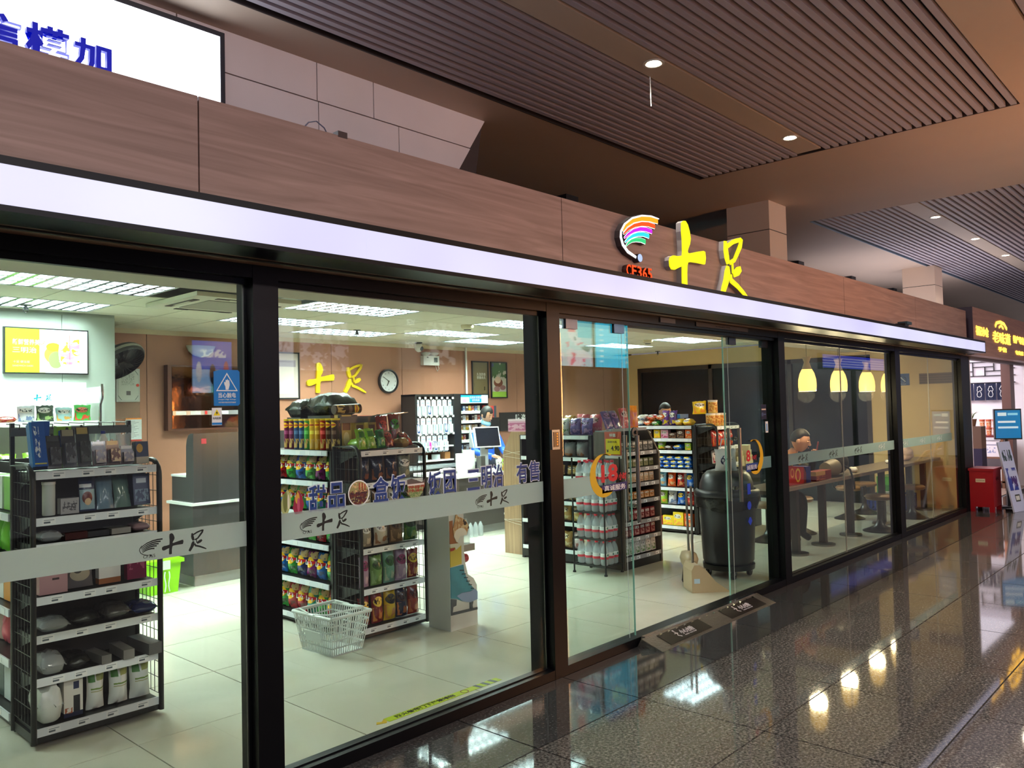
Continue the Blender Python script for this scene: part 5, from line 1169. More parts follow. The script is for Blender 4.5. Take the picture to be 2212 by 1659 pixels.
# things heaped on top of the wood-sided end
tp = thing('acrylic_tray', 'clear acrylic tray on top of the wood-sided rack', 'tray', (6.60, 1.64, 1.362)); B().box(0, .62, 0, .2, 0, .012).box(0, .62, -.01, 0, 0, .03).obj('tray', mat('acrylic', (170, 176, 182), .15), tp)
row('the wood-sided rack', 'tray on top', [('bag', (.15, .2, .06), PINKB[2], 'purple dried-fruit bag', 'snack bag', -.35), ('bag', (.15, .2, .06), PINKB[2], 'violet dried-fruit bag', 'snack bag', -.35), ('bag', (.17, .22, .06), PINKB[3], 'coral jelly bag', 'snack bag', -.2), ('bag', (.15, .24, .06), prt('orange_pouch', (216, 130, 50), [('r', 0, 1, .78, 1, (230, 150, 30)), ('n', 4, .48, 0, 1, .1, .7, (200, 120, 110))], .25), 'orange jelly pouch', 'snack bag', -.05)], 'x', 6.62, 7.2, 1.72, 1.376, 0, 'bags on the wood-sided rack top')
# price card
pc = thing('price_card', 'yellow and red special price card on the wood rack side', 'price card', (6.572, 1.60, 1.13), -pi / 2)
B().box(-.10, .10, -.004, 0, 0, .235).obj('card', mat('card_red', (186, 78, 60), .5), pc)
B().box(-.085, .085, -.006, -.004, .012, .165).obj('yellow_field', mat('card_yellow', (238, 214, 24), .5), pc)
text('card_lettering', '特惠', .05, PWHITE, (0.0, -.007, .20), pc, fat=.001, fit=(.075, .034))
text('card_lettering', '蒜香大包', .03, BLK, (-.005, -.008, .135), pc, fit=(.11, .022))
text('card_lettering', '4.90', .06, BLK, (.03, -.008, .072), pc, fat=.0012, fit=(.10, .05))
text('card_lettering', '¥', .04, BLK, (-.062, -.008, .045), pc, fat=.001, fit=(.022, .03))
B().box(-.10, .10, -.003, 0, -.03, 0).obj('white_edge', PWHITE, pc)
fe = wood_end('light wood end panel in clinging film at the far end of the bread aisle', 2.86, 3.19, True, 6.66, 7.26, WOODL)
FILM = clearfilm('stretch_film', (226, 222, 210), .12, .08)
for z, dz in ((.32, .05), (.40, -.03), (.36, .02), (1.10, .06), (1.15, -.05), (1.06, .03)):
    B().tube([(6.655, 2.86, z), (6.655, 3.02, z + dz * .4), (6.655, 3.19, z + dz)], .0025, 4).obj('film_crease', mat('film_crease', (226, 216, 200), .2), fe)
put(mk('box', (.3, .1, .14)), 'carton', prt('pink_carton', (222, 176, 200), [('r', 0, 1, .84, 1, (240, 220, 230)), ('n', 4, .5, 0, 1, .1, .7, (190, 110, 150))], .3), (6.74, 2.98, 1.362), -pi / 2, 'row of pink cosmetic boxes on the light wood panel', 'carton', None)
# ---- water bottle rack
wrk = thing('bottle_rack', 'black wire rack on feet stacked with water bottles behind door glass', 'rack', (6.26, 1.50, 0))
for x in (0, .27):
    for y in (0, .38): B().tube([(x, y, .02), (x, y, 1.12)], .009, 6).lathe([(.016, 0), (.018, .01), (.01, .022)], 10, (x, y, 0)).obj('post', BLK, wrk)
for z in (.09, .345, .60, .855):
    B().box(0, .27, -.004, .004, z - .014, z).box(0, .27, .376, .384, z - .014, z).box(-.004, .004, 0, .38, z - .014, z).box(.266, .274, 0, .38, z - .014, z).obj('shelf_frame', BLK, wrk)
    b = B()
    for q in range(9): b.box(.01 + .03 * q, .014 + .03 * q, 0, .38, z - .008, z - .003)
    b.obj('shelf_wires', BLK, wrk)
WATER = clearfilm('water_bottle', (226, 238, 244), .32, .06)
LABW = prt('label_water', (226, 230, 232), [])
for k, z in enumerate((.092, .347, .602, .857)):
    for d, x in enumerate((6.315, 6.405, 6.475)):
        row('the bottle rack', ['bottom tier', 'second tier', 'third tier', 'top tier'][k], [('bottle', (.041, .235), WATER, ['front', 'middle', 'rear'][d] + ' clear water bottle', 'bottle', 0, 'water_bottle') for i in range(4)], 'y', 1.875, 1.505, x, z, 0, 'water bottles in the wire rack')
# ---- rack D (biscuits)
LD2 = [.085, .345, .57, .80, 1.04, 1.19, 1.35]
aisle_rack('black aisle rack of boxed biscuits seen through the open doorway', 8.93, 9.5, 2.06, 3.3, LD2, 1.36)
UD = 'the biscuit aisle'; GD = 'biscuits in the biscuit aisle'
def sb(n, c, d, e=(235, 230, 220)): return sbag(n, c, d, e)
K = {'red': sb('dred', (176, 40, 36), (220, 150, 90)), 'blue': sb('dblue', (30, 96, 190), (150, 180, 220), (240, 210, 60)), 'sky': sb('dsky', (130, 190, 220), (200, 160, 110)), 'pink': sb('dpink', (226, 170, 190), (190, 60, 100)), 'orange': sb('dorange', (220, 90, 30), (230, 180, 120)), 'yellow': sb('dyellow', (236, 206, 40), (240, 160, 60)), 'lime': sb('dlime', (150, 200, 60), (240, 170, 50)), 'brown': sb('dbrown', (60, 36, 28), (140, 100, 70)), 'violet': sb('dviolet', (70, 40, 120), (230, 200, 60)), 'white': sb('dwhite', (220, 224, 226), (120, 140, 180)), 'green': sb('dgreen', (40, 130, 60), (200, 210, 120)), 'purple': sb('dpurp', (110, 60, 150), (240, 210, 40))}
def drow(shelf, z, spec, a0=2.92, a1=2.11):
    row(UD, shelf, [(kd, dm, K[c], c + ' ' + nm, 'biscuit pack', 0 if kd != 'bag' else -.05, 'biscuit_pack') for kd, dm, c, nm in spec], 'y', a0, a1, 9.01, z, -pi / 2, GD)
drow('top', 1.357, [('flat', (.2, .16, .07), 'white', 'flat pack'), ('flat', (.2, .16, .07), 'orange', 'flat pack'), ('flat', (.18, .16, .06), 'green', 'flat pack'), ('bag', (.13, .19, .07), 'purple', 'candy bag'), ('bag', (.13, .19, .07), 'violet', 'candy bag'), ('flat', (.18, .16, .08), 'yellow', 'flat pack'), ('flat', (.18, .16, .08), 'yellow', 'roll pack')])
row(UD, 'second layer on top', [('flat', (.22, .14, .07), K[c], 'upper %s pack' % c, 'biscuit pack', 0, 'biscuit_pack') for c in ('white', 'red', 'orange')], 'y', 2.92, 2.5, 9.03, 1.43, -pi / 2, GD)
drow('second shelf', 1.197, [('box', (.08, .06, .12), 'red', 'carton'), ('box', (.08, .06, .12), 'brown', 'carton'), ('box', (.09, .06, .12), 'yellow', 'carton'), ('box', (.11, .06, .12), 'pink', 'carton'), ('box', (.18, .06, .07), 'brown', 'chocolate box'), ('box', (.14, .06, .11), 'brown', 'carton'), ('box', (.09, .06, .12), 'orange', 'carton')])
drow('third shelf', 1.047, [('box', (.07, .06, .11), 'white', 'carton'), ('box', (.07, .06, .11), 'white', 'milk carton'), ('bag', (.17, .12, .07), 'lime', 'frog bag'), ('flat', (.15, .14, .06), 'brown', 'pack'), ('flat', (.17, .14, .07), 'blue', 'pack'), ('box', (.09, .06, .09), 'lime', 'carton')])
for q in range(3):
    row(UD, 'fourth shelf', [('flat', (.13, .16, .055), K[c], '%s layer %s' % (['bottom', 'middle', 'upper'][q], c + ' roll pack'), 'biscuit pack', 0, 'biscuit_pack') for c in (('red', 'blue', 'blue', 'blue', 'blue', 'blue') if q < 2 else ('blue', 'blue', 'blue', 'blue'))], 'y', 2.75 if q < 2 else 2.62, 2.12, 9.02, .807 + .054 * q, -pi / 2, GD)
drow('fifth shelf', .577, [('bag', (.12, .19, .07), 'pink', 'bag'), ('bag', (.12, .19, .07), 'white', 'bag'), ('bag', (.12, .19, .07), 'sky', 'bag'), ('bag', (.12, .19, .07), 'orange', 'round bag'), ('bag', (.12, .19, .07), 'red', 'bag'), ('bag', (.12, .19, .07), 'blue', 'bag')])
drow('sixth shelf', .352, [('bag', (.13, .15, .07), 'white', 'pouch'), ('bag', (.14, .2, .07), 'lime', 'tall bag'), ('bag', (.14, .18, .07), 'white', 'wafer bag'), ('bag', (.14, .19, .07), 'blue', 'wafer bag'), ('bag', (.13, .18, .07), 'red', 'wafer bag')], 2.78)
drow('bottom shelf', .092, [('box', (.16, .1, .11), 'red', 'carton'), ('box', (.16, .1, .12), 'yellow', 'carton'), ('box', (.16, .1, .17), 'yellow', 'tall carton'), ('box', (.12, .1, .16), 'orange', 'carton')], 2.72)
end_rack('black wire-sided end rack partly hidden behind the large bin', 8.93, 9.52, 1.75, 2.05, [.085, .35, .62, .88, 1.09, 1.34], 1.37)
UDE = 'the rack behind the bin'; GDE = 'snacks on the rack behind the bin'
row(UDE, 'second shelf', [('bag', (.13, .2, .06), sb('drl', (160, 30, 20), (220, 120, 50), (200, 60, 30)), 'red spicy-stick bag', 'snack bag', -.05) for k in range(4)], 'x', 8.96, 9.5, 1.83, 1.097, 0, GDE)
row(UDE, 'third shelf', [('bag', (.13, .18, .06), sb('dpw', (214, 210, 206), (170, 60, 90), (230, 220, 220)), 'white and pink jelly bag', 'snack bag', -.05) for k in range(4)], 'x', 8.96, 9.5, 1.83, .887, 0, GDE)
row(UDE, 'fourth shelf', [('bag', (.13, .18, .06), PINKB[3], 'coral snack bag', 'snack bag', -.05) for k in range(4)], 'x', 8.96, 9.5, 1.83, .627, 0, GDE)
POP = prt('popcorn_tub', (230, 196, 110), [('n', 9, .5, 0, 1, .1, .8, (190, 110, 40)), ('r', 0, 1, .85, 1, (230, 226, 220))], .35)
for k, (x, y, z) in enumerate(((9.0, 1.86, 1.347), (9.13, 1.86, 1.347), (9.25, 1.85, 1.347), (9.10, 1.88, 1.51))):
    put(mk('can', (.058, .16)), 'popcorn_tub', POP, (x, y, z), 0, '%s clear tub of yellow popcorn on the rack behind the bin' % ['leftmost', 'second', 'third', 'upper'][k], 'tub', 'popcorn tubs')
put(mk('bag', (.2, .16, .08), 1), 'snack_bag', K['yellow'], (8.98, 2.0, 1.50), -.5, 'yellow noodle pack lying above the biscuit aisle end', 'snack bag', None)
put(mk('box', (.3, .2, .05)), 'carton', mat('flat_blue_box', (20, 90, 160), .35), (9.12, 2.45, 1.45), -pi / 2, 'flat blue carton on top of the biscuit aisle', 'carton', None)
put(mk('box', (.12, .25, .12)), 'carton', mat('under_blue_box', (90, 60, 50), .35), (9.14, 2.45, 1.357), -pi / 2, 'brown carton under the flat blue carton', 'carton', None)

# ------------------------------------------------------------------ left wall pier: screen, chiller
tv = thing('wall_screen', 'wall screen showing a green sandwich advert on grey wall', 'screen', (2.49, 4.866, 2.23))
B().box(-.345, .345, -.03, 0, -.205, .205).obj('bezel', BLK, tv)
B().box(-.333, .333, -.034, -.03, -.193, .193).obj('screen', prt('sandwich_advert', (150, 226, 40), [('r', .47, 1, 0, 1, (226, 244, 255)), ('r', .40, .47, 0, 1, (190, 236, 130)), ('e', .56, .42, .1, .2, (250, 150, 60)), ('e', .60, .30, .09, .2, (110, 200, 80)), ('e', .57, .60, .09, .1, (240, 120, 40)), ('e', .72, .48, .085, .40, (255, 250, 246)), ('e', .83, .44, .075, .36, (255, 252, 246)), ('n', 6, .54, .64, .9, .2, .82, (240, 110, 170)), ('n', 5, .58, .66, .9, .2, .8, (250, 190, 50)), ('r', .77, .78, .2, .9, (120, 90, 90))], .2, emit=.5), tv)
SW = emis('screen_white', (255, 255, 255), 1.2)
text('screen_lettering', '三明治', .1, SW, (-.185, -.036, .005), tv, fat=.002, fit=(.19, .055))
text('screen_lettering', '新鲜营养美味', .1, SW, (-.15, -.036, .075), tv, fat=.002, fit=(.26, .055))
text('screen_lettering', '十足·便当屋', .1, SW, (-.21, -.036, -.10), tv, fit=(.13, .022))
text('screen_lettering', 'SANDWICH DASH', .1, SW, (-.20, -.036, -.135), tv, fit=(.16, .014))
ch = thing('open_chiller', 'white open chiller with lit header under the wall screen', 'chiller', (0, 0, 0))
B().box(.6, 2.80, 4.80, 4.86, 0, 1.95).obj('back', PWHITE, ch)
B().box(.6, .64, 4.25, 4.86, 0, 1.92).obj('side', PWHITE, ch); B().box(2.78, 2.81, 4.40, 4.86, 0, 1.90).obj('side', clearfilm('chiller_side', (214, 226, 222), .35), ch)
B().box(.62, 2.79, 4.25, 4.86, 0, .35).obj('base', mat('chiller_grey', (150, 156, 158), .4), ch)
B().box(.62, 2.76, 4.38, 4.62, 1.755, 1.85).obj('header', mat('lit_header', (240, 246, 246), .4, emit=(236, 255, 250), es=.8), ch)
hd = B(); shi_poly(hd, 2.24, 1.775, .055, 4.376, 4.38); zu_poly(hd, 2.33, 1.775, .055, 4.376, 4.38); hd.obj('header_logo', mat('cyan_ink', (0, 170, 190), .4), ch)
B().tube([(2.79, 4.40, 1.92), (2.79, 4.39, 1.80), (2.775, 4.40, 1.74), (2.775, 4.40, .4)], .012, 8).obj('chrome_post', CHROME, ch)
for z in (.75, 1.15, 1.59): B().box(.64, 2.77, 4.42, 4.80, z - .02, z).box(.64, 2.77, 4.412, 4.42, z - .03, z + .01).obj('shelf', PWHITE, ch)
row('the open chiller', 'top shelf', [('bag', (.15, .12, .06), K['pink'], 'pink bagged salad', 'snack bag'), ('flat', (.2, .15, .05), K['red'], 'red tray', 'snack pack'), ('bag', (.16, .14, .05), K['white'], 'white lettered pouch', 'snack bag'), ('bag', (.14, .14, .05), sb('blackgreen', (40, 60, 40), (150, 180, 110)), 'black and green pouch', 'snack bag'), ('bag', (.14, .12, .05), sb('mintw', (180, 220, 220), (240, 180, 90)), 'mint pouch', 'snack bag'), ('bag', (.15, .14, .05), sb('greenred2', (80, 190, 80), (230, 90, 60), (240, 120, 90)), 'green pouch with red stripes', 'snack bag')], 'x', 1.85, 2.74, 4.52, 1.597, 0, 'packs in the chiller')
for z, c in ((1.157, 'lime'), (.757, 'white')):
    row('the open chiller', 'second shelf' if z > 1 else 'third shelf', [('bag', (.15, .18, .06), K[c], '%s pouch' % c, 'snack bag') for i in range(6)], 'x', 1.6, 2.74, 4.52, z, 0, 'packs in the chiller')
gb = thing('storage_tub', 'bright lime green plastic tub with white strap on the floor', 'tub', (3.28, 4.42, 0), 0)
LIME = mat('lime_plastic', (140, 210, 10), .3)
B().prism([(-.13, 0), (.13, 0), (.165, .3), (-.165, .3)], -.12, .16, 'xz').obj('body', LIME, gb)
B().box(-.185, .185, -.14, .18, .27, .305).obj('rim', LIME, gb)
B().box(-.03, .05, -.146, -.14, .22, .30).obj('handle', PWHITE, gb)
b = B()
for s in (-1, 1):
    for q in range(7): b.tube([(.02 + s * (.018 + .006 * sin(q)), -.145, .2 - .026 * q), (.02 + s * (.018 + .006 * sin(q + 1)), -.145, .2 - .026 * (q + 1))], .006, 5)
b.obj('strap', PWHITE, gb)

# ------------------------------------------------------------------ brown wall fixtures
fn = thing('wall_fan', 'dark wall-mounted fan tilted downward beside grey pier', 'fan', (3.40, 5.55, 2.21))
nrm = (Vector(rt) * .62 - Vector(up) * .74 - Vector(fwd) * .22).normalized()
q = Vector((0, 0, 1)).rotation_difference(nrm)
def rotmesh(b):
    b.v = [tuple(q @ Vector(p)) for p in b.v]; return b
rotmesh(B().lathe([(.235, -.05), (.25, -.03), (.25, .03), (.235, .05)], 36, caps=False).lathe([(.05, -.062), (.2, -.055), (.235, -.045)], 30)).obj('cage', mat('fan_dark', (34, 36, 38), .4), fn)
rotmesh(B().lathe([(.252, -.012), (.256, -.012), (.256, .016), (.252, .016)], 36, caps=False)).obj('rim_band', mat('fan_band', (176, 180, 176), .4), fn)
b = B()
for k in range(26):
    a = 2 * pi * k / 26; b.tube([(.04 * cos(a), .04 * sin(a), .06), (.15 * cos(a), .15 * sin(a), .066), (.24 * cos(a), .24 * sin(a), .045)], .002, 4)
rotmesh(b).obj('grille', BLK, fn)
b = B()
for k in range(3):
    a = 2 * pi * k / 3; b.obox((.12 * cos(a), .12 * sin(a), 0), (.09 * cos(a), .09 * sin(a), 0), (-.05 * sin(a), .05 * cos(a), .02), (0, 0, .003))
rotmesh(b).obj('blade', BLK, fn)
rotmesh(B().lathe([(.0, -.2), (.06, -.19), (.075, -.1), (.07, -.055), (0, -.055)], 20)).obj('motor', mat('fan_motor', (176, 186, 178), .4), fn)
B().tube([tuple(q @ Vector((0, 0, -.18))), (-.08, .25, .16), (-.08, .395, .16)], .02, 8).obj('wall_arm', mat('fan_motor', (176, 186, 178), .4), fn)
YW = YB - .001
ct = thing('framed_certificate', 'silver framed certificate with red seal on brown wall', 'certificate', (3.63, YW, 1.975))
B().box(-.125, .125, -.02, 0, -.182, .182).obj('frame', mat('silver_frame', (196, 206, 206), .35), ct)
B().box(-.105, .105, -.022, -.02, -.16, .16).obj('sheet', prt('certificate', (206, 218, 214), [('d', .5, .5, .62, .6, .04, (90, 110, 116)), ('n', 30, .55, .15, .8, .5, .9, (120, 134, 132)), ('r', .4, .62, .16, .30, (90, 92, 96))], .3), ct)
B().lathe([(0, -.024), (.017, -.024), (.017, -.022), (0, -.022)], 16, (.10, 0, .0), 0, False, 'y').obj('red_seal', mat('seal_red', (190, 60, 40), .5), ct)
nc = thing('wall_notice', 'white notice sheet of printed lines with orange border on brown wall', 'notice', (3.69, YW, 1.49)); B().box(-.085, .085, -.01, 0, -.125, .125).obj('sheet', prt('notice_sheet', (220, 226, 226), [('r', 0, 1, .94, 1, (230, 140, 60)), ('r', 0, 1, 0, .06, (200, 60, 50))] + [('r', .1, .5 + .4 * ((k * 7) % 5) / 5, .14 + .055 * k, .155 + .055 * k, (120, 126, 130)) for k in range(14)], .4), nc)
nc = thing('wall_notice', 'clear plastic document sleeve below the framed certificate', 'notice', (3.62, YW, 1.70)); B().box(-.14, .14, -.006, 0, -.09, .09).obj('sleeve', clearfilm('sleeve', (190, 160, 140), .4, .08), nc)
mc = thing('wall_cabinet', 'brown framed glossy wall cabinet reflecting the store, left of the letters', 'cabinet', (4.03, 5.85, 1.464))
B().box(0, .91, 0, .098, 0, .74).obj('case', mat('cabinet_brown', (84, 44, 30), .35), mc)
B().box(.045, .90, -.006, 0, .02, .72).obj('mirror_front', mat('bronze_mirror', (120, 84, 60), .06, 1.0, bump=(2.2, .25)), mc)
B().box(.045, .90, -.02, -.006, .17, .22).obj('ticket_rail', mat('rail_steel', (190, 186, 186), .2, .6), mc)
for k, c in enumerate(((226, 226, 224), (226, 226, 224), (200, 40, 40), (226, 226, 224))): B().box(.08 + .17 * k, .2 + .17 * k if k != 2 else .45, -.023, -.02, .175, .215).obj('ticket', mat('ticket_%d' % (k == 2), c, .4), mc)
wl2 = thing('wall_lamp', 'white half-bowl wall lamp above the brown cabinet', 'wall lamp', (4.43, YW - .001, 2.30))
b = B(); n = 16
b.lathe([(.0, 0), (.09, .02), (.15, .07), (.175, .13), (.17, .135), (0, .12)], 20, (0, -.08, 0), sy=.45); b.obj('bowl', mat('lamp_white', (206, 206, 200), .4), wl2)
B().box(-.04, .04, -.06, 0, .02, .11).obj('mount', PWHITE, wl2)
def poster(name, lab, xc, zc, w_, h_, m):
    t = thing(name, lab, 'poster', (xc, YW, zc))
    for a, b_, c, d in ((-w_ / 2, w_ / 2, h_ / 2 - .018, h_ / 2), (-w_ / 2, w_ / 2, -h_ / 2, -h_ / 2 + .018), (-w_ / 2, -w_ / 2 + .018, -h_ / 2, h_ / 2), (w_ / 2 - .018, w_ / 2, -h_ / 2, h_ / 2)): B().box(a, b_, -.025, 0, c, d).obj('frame_bar', BLK, t)
    B().box(-w_ / 2 + .016, w_ / 2 - .016, -.012, 0, -h_ / 2 + .016, h_ / 2 - .016).obj('print', m, t)
    return t
poster('framed_poster', 'black framed pale poster left of the yellow wall letters', 5.58, 2.11, .40, .60, prt('pale_poster', (196, 184, 176), [('r', .1, .9, .7, .85, (150, 140, 150))], .2))
pa = poster('framed_poster', 'black framed dark olive poster with white characters near the pipe', 9.075, 2.10, .37, .59, prt('olive_poster', (96, 84, 56), [('r', .75, .8, .2, .3, (40, 36, 30)), ('r', .1, .12, .3, .4, (50, 44, 34))], .25))
text('poster_lettering', '久泡弥香\n弥香永久', .06, mat('poster_ink', (206, 200, 190), .5), (0.02, -.014, .06), pa, fit=(.2, .1))
poster('framed_poster', 'black framed egg basket poster with green foreground', 9.505, 2.10, .38, .59, prt('egg_poster', (190, 186, 176), [('n', 3, .46, 0, 1, .55, 1, (60, 90, 50)), ('r', 0, 1, 0, .16, (150, 190, 70)), ('e', .45, .42, .30, .13, (110, 60, 40)), ('e', .42, .5, .2, .1, (216, 190, 170)), ('e', .35, .24, .2, .08, (150, 110, 110)), ('e', .75, .28, .2, .07, (130, 90, 90)), ('r', .02, .15, .88, .98, (60, 70, 110))], .25))
YELW = mat('yellow_acrylic', (240, 206, 20), .3)
for nm, fn_, x, lab in (('wall_letter', shi_poly, 5.885, 'flat yellow cross-shaped character on the brown store wall'), ('wall_letter', zu_poly, 6.46, 'flat yellow looped character on the brown store wall beside clock')):
    t = thing(nm, lab, 'wall letter', (0, YW, 0), 0, 'yellow wall letters'); b = B(); fn_(b, x, 1.89, .40, -.03, 0); b.obj('letter', YELW, t)
ck = thing('wall_clock', 'round black-rimmed white wall clock on brown wall', 'clock', (7.22, YW, 2.055))
B().lathe([(.17, 0), (.17, -.045), (.155, -.05), (.145, -.03)], 36, axis='y', caps=False).obj('rim', BLK, ck)
B().lathe([(.0, -.03), (.148, -.029), (.148, -.02), (0, -.02)], 36, axis='y').obj('dial', mat('dial', (226, 230, 232), .4), ck)
for k in range(12):
    a = radians(90 - 30 * (k + 1)); text('numeral', str(k + 1), .032, BLK, (.118 * cos(a), -.032, .118 * sin(a)), ck, ext=.0005, res=1)
for L, a, w_ in ((.075, radians(-118), .005), (.11, radians(148), .004)): B().obox((L / 2 * cos(a), -.036, L / 2 * sin(a)), (L / 2 * cos(a), 0, L / 2 * sin(a)), (-w_ * sin(a), 0, w_ * cos(a)), (0, .001, 0)).obj('hand', BLK, ck)
B().lathe([(0, -.04), (.008, -.04), (.008, -.03), (0, -.03)], 12, axis='y').obj('hub', BLK, ck)
em = thing('emergency_light', 'white twin-lamp emergency light box on brown wall', 'emergency light', (8.0, YW, 2.375))
B().box(-.155, .155, -.07, 0, -.075, .065).obj('box', PWHITE, em)
for s in (-1, 1): B().lathe([(.0, 0), (.05, .01), (.075, .035), (.06, .05), (0, .06)], 16, (s * .08, -.035, .065)).obj('lamp_head', PWHITE, em)
B().box(.05, .12, -.072, -.07, -.03, .04).box(-.09, -.06, -.072, -.07, .03, .05).obj('label', mat('grey_label', (90, 100, 100), .5), em)
B().tube([(.12, -.02, -.075), (.16, -.02, -.16), (.19, -.02, -.12), (.17, -.02, -.05)], .004, 6).obj('cable', PWHITE, em)
pi_ = thing('wall_pipe', 'thin white vertical pipe on brown wall beside the posters', 'pipe', (8.76, YW - .02, .9)); B().tube([(0, 0, 0), (0, 0, 1.70)], .018, 10).obj('pipe', PWHITE, pi_)
dm = thing('dome_camera', 'small white dome camera hanging from store ceiling', 'camera', (7.53, 5.62, 2.6))
B().lathe([(.055, 0), (.055, -.015), (.03, -.02)], 16).obj('mount', BLK, dm)
B().ball((0, 0, -.075), .06, .06, .065).obj('dome', PWHITE, dm); B().ball((.015, -.035, -.088), .038, .032, .036).obj('lens', BLK, dm)
for (x, y), lab in (((2.236, 4.56), 'black ceiling sprinkler above the grey pier'), ((5.79, 4.71), 'black ceiling sprinkler left of the clock'), ((12.4, 4.75), 'small ceiling sprinkler near the beige wall')):
    t = thing('sprinkler', lab, 'sprinkler', (x, y, 2.6), 0, 'ceiling sprinklers'); B().lathe([(.05, 0), (.045, -.008), (.012, -.012), (.012, -.04), (.022, -.045), (.022, -.05), (0, -.05)], 14).obj('head', BLK, t)
    B().tube([(-.015, 0, -.02), (-.02, 0, -.05), (0, 0, -.07), (.02, 0, -.05), (.015, 0, -.02)], .004, 5).obj('frame', BLK, t)
for (x, y), lab in (((6.51, 3.57), 'round smoke detector on ceiling above the middle aisle'), ((10.2, 3.52), 'round smoke detector on ceiling above the biscuit aisle')):
    t = thing('smoke_detector', lab, 'smoke detector', (x, y, 2.6), 0, 'smoke detectors'); B().lathe([(.075, 0), (.075, -.03), (.05, -.05), (0, -.052)], 20).obj('body', mat('detector', (196, 190, 160), .5), t); B().lathe([(.045, -.05), (.04, -.062), (0, -.064)], 16).obj('sensor', mat('detector_dark', (90, 86, 76), .5), t)

# ------------------------------------------------------------------ counters
c1 = thing('side_counter', 'dark grey laminate counter with high back and white ledge beside green tub', 'counter', (0, 0, 0))
B().box(3.60, 5.2, 4.36, 4.84, 0, .10).obj('plinth', mat('plinth_steel', (140, 140, 142), .3, .4), c1)
B().box(3.58, 5.2, 4.34, 4.84, .10, .765).obj('body', DGREY, c1)
B().box(3.56, 5.22, 4.32, 4.86, .765, .79).obj('ledge', PWHITE, c1)
B().prism([(4.36, .79), (4.36, 1.45), (4.42, 1.45), (4.46, 1.435), (4.495, 1.39), (4.51, 1.33), (4.515, 1.04), (4.515, .79)], 3.60, 5.2, 'yz').obj('upstand', DGREY, c1)
B().box(3.60, 5.2, 4.515, 4.82, .79, 1.03).obj('rear_step', DGREY, c1); B().box(3.595, 5.2, 4.515, 4.83, 1.03, 1.05).obj('step_top', PWHITE, c1)
B().box(3.68, 3.73, 4.357, 4.36, 1.35, 1.40).obj('red_sticker', mat('sticker_red', (190, 60, 70), .5), c1)
c2 = thing('checkout_counter', 'checkout counter with white top, dark front and lower magazine shelf', 'counter', (0, 0, 0))
B().box(7.13, 9.8, 4.42, 4.95, .10, .745).box(7.13, 7.6, 4.95, 5.28, .10, .745).obj('body', mat('dark_front', (58, 52, 50), .3), c2)
B().box(7.16, 9.8, 4.45, 4.95, 0, .10).obj('plinth', mat('plinth_steel', (140, 140, 142), .3, .4), c2)
B().box(7.10, 9.8, 4.39, 4.97, .745, .785).box(7.10, 7.62, 4.97, 5.28, .745, .785).obj('worktop', PWHITE, c2)
B().box(7.95, 9.6, 4.20, 4.42, .20, .225).box(7.95, 9.6, 4.19, 4.20, .19, .24).obj('magazine_shelf', PWHITE, c2)
B().box(7.90, 9.6, 4.22, 4.42, .545, .57).box(7.90, 9.6, 4.21, 4.22, .535, .585).obj('candy_shelf', PWHITE, c2)
for k in range(6): put(mk('box', (.12, .16, .04 + .01 * (k % 3))), 'magazine_stack', box_p('mag%d' % k, [(60, 60, 70), (170, 60, 50), (40, 70, 120), (190, 180, 160), (90, 40, 60), (70, 110, 80)][k], (150, 140, 130)), (8.05 + .2 * k, 4.31, .226), 0, '%s stack of magazines on the low counter shelf' % ORD[k + 1], 'magazines', 'magazines under the checkout counter')
for k in range(7): put(mk('box', (.1, .13, .08)), 'candy_box', box_p('cand%d' % k, [(200, 60, 60), (220, 140, 160), (60, 90, 170), (230, 230, 226), (210, 150, 60), (120, 60, 140), (190, 40, 50)][k], (230, 220, 210)), (8.0 + .2 * k, 4.31, .572), 0, '%s candy box on the upper counter shelf' % ORD[k + 1], 'candy box', 'candy under the checkout counter')
c3 = thing('back_counter', 'long steel-edged back counter under the phone accessory rack', 'counter', (0, 0, 0))
B().box(6.6, 10.4, 5.36, 5.93, 0, .82).obj('body', mat('dark_front', (58, 52, 50), .3), c3)
B().box(6.55, 10.4, 5.30, 5.93, .82, .86).obj('worktop', mat('steel_top', (176, 182, 188), .25, .6), c3)
# phone accessory rack
pr_ = thing('accessory_rack', 'black rack of hanging white phone accessory packs on back counter', 'rack', (7.34, 5.50, .862))
B().box(0, .04, 0, .3, 0, .99).box(.72, .84, -.02, .3, 0, 1.0).obj('side_post', BLK, pr_); B().box(0, .8, .28, .30, .25, .97).obj('back_board', mat('rack_backbrown', (90, 62, 50), .5), pr_)
B().box(0, .84, -.01, .3, .965, .995).obj('top_rail', BLK, pr_)
for z in (.04, .24): B().box(.02, .72, 0, .28, z, z + .02).obj('shelf', PWHITE, pr_)
CASE = [prt('case%d' % k, (222, 228, 232), [('r', .2, .8, .12, .62, c), ('e', .5, .4, .2, .2, d), ('r', .2, .8, .72, .8, (170, 190, 210))], .25) for k, (c, d) in enumerate([((200, 214, 224), (150, 180, 210)), ((40, 70, 120), (220, 226, 230)), ((226, 230, 232), (170, 190, 200)), ((230, 150, 200), (210, 60, 150)), ((190, 200, 206), (226, 230, 234))])]
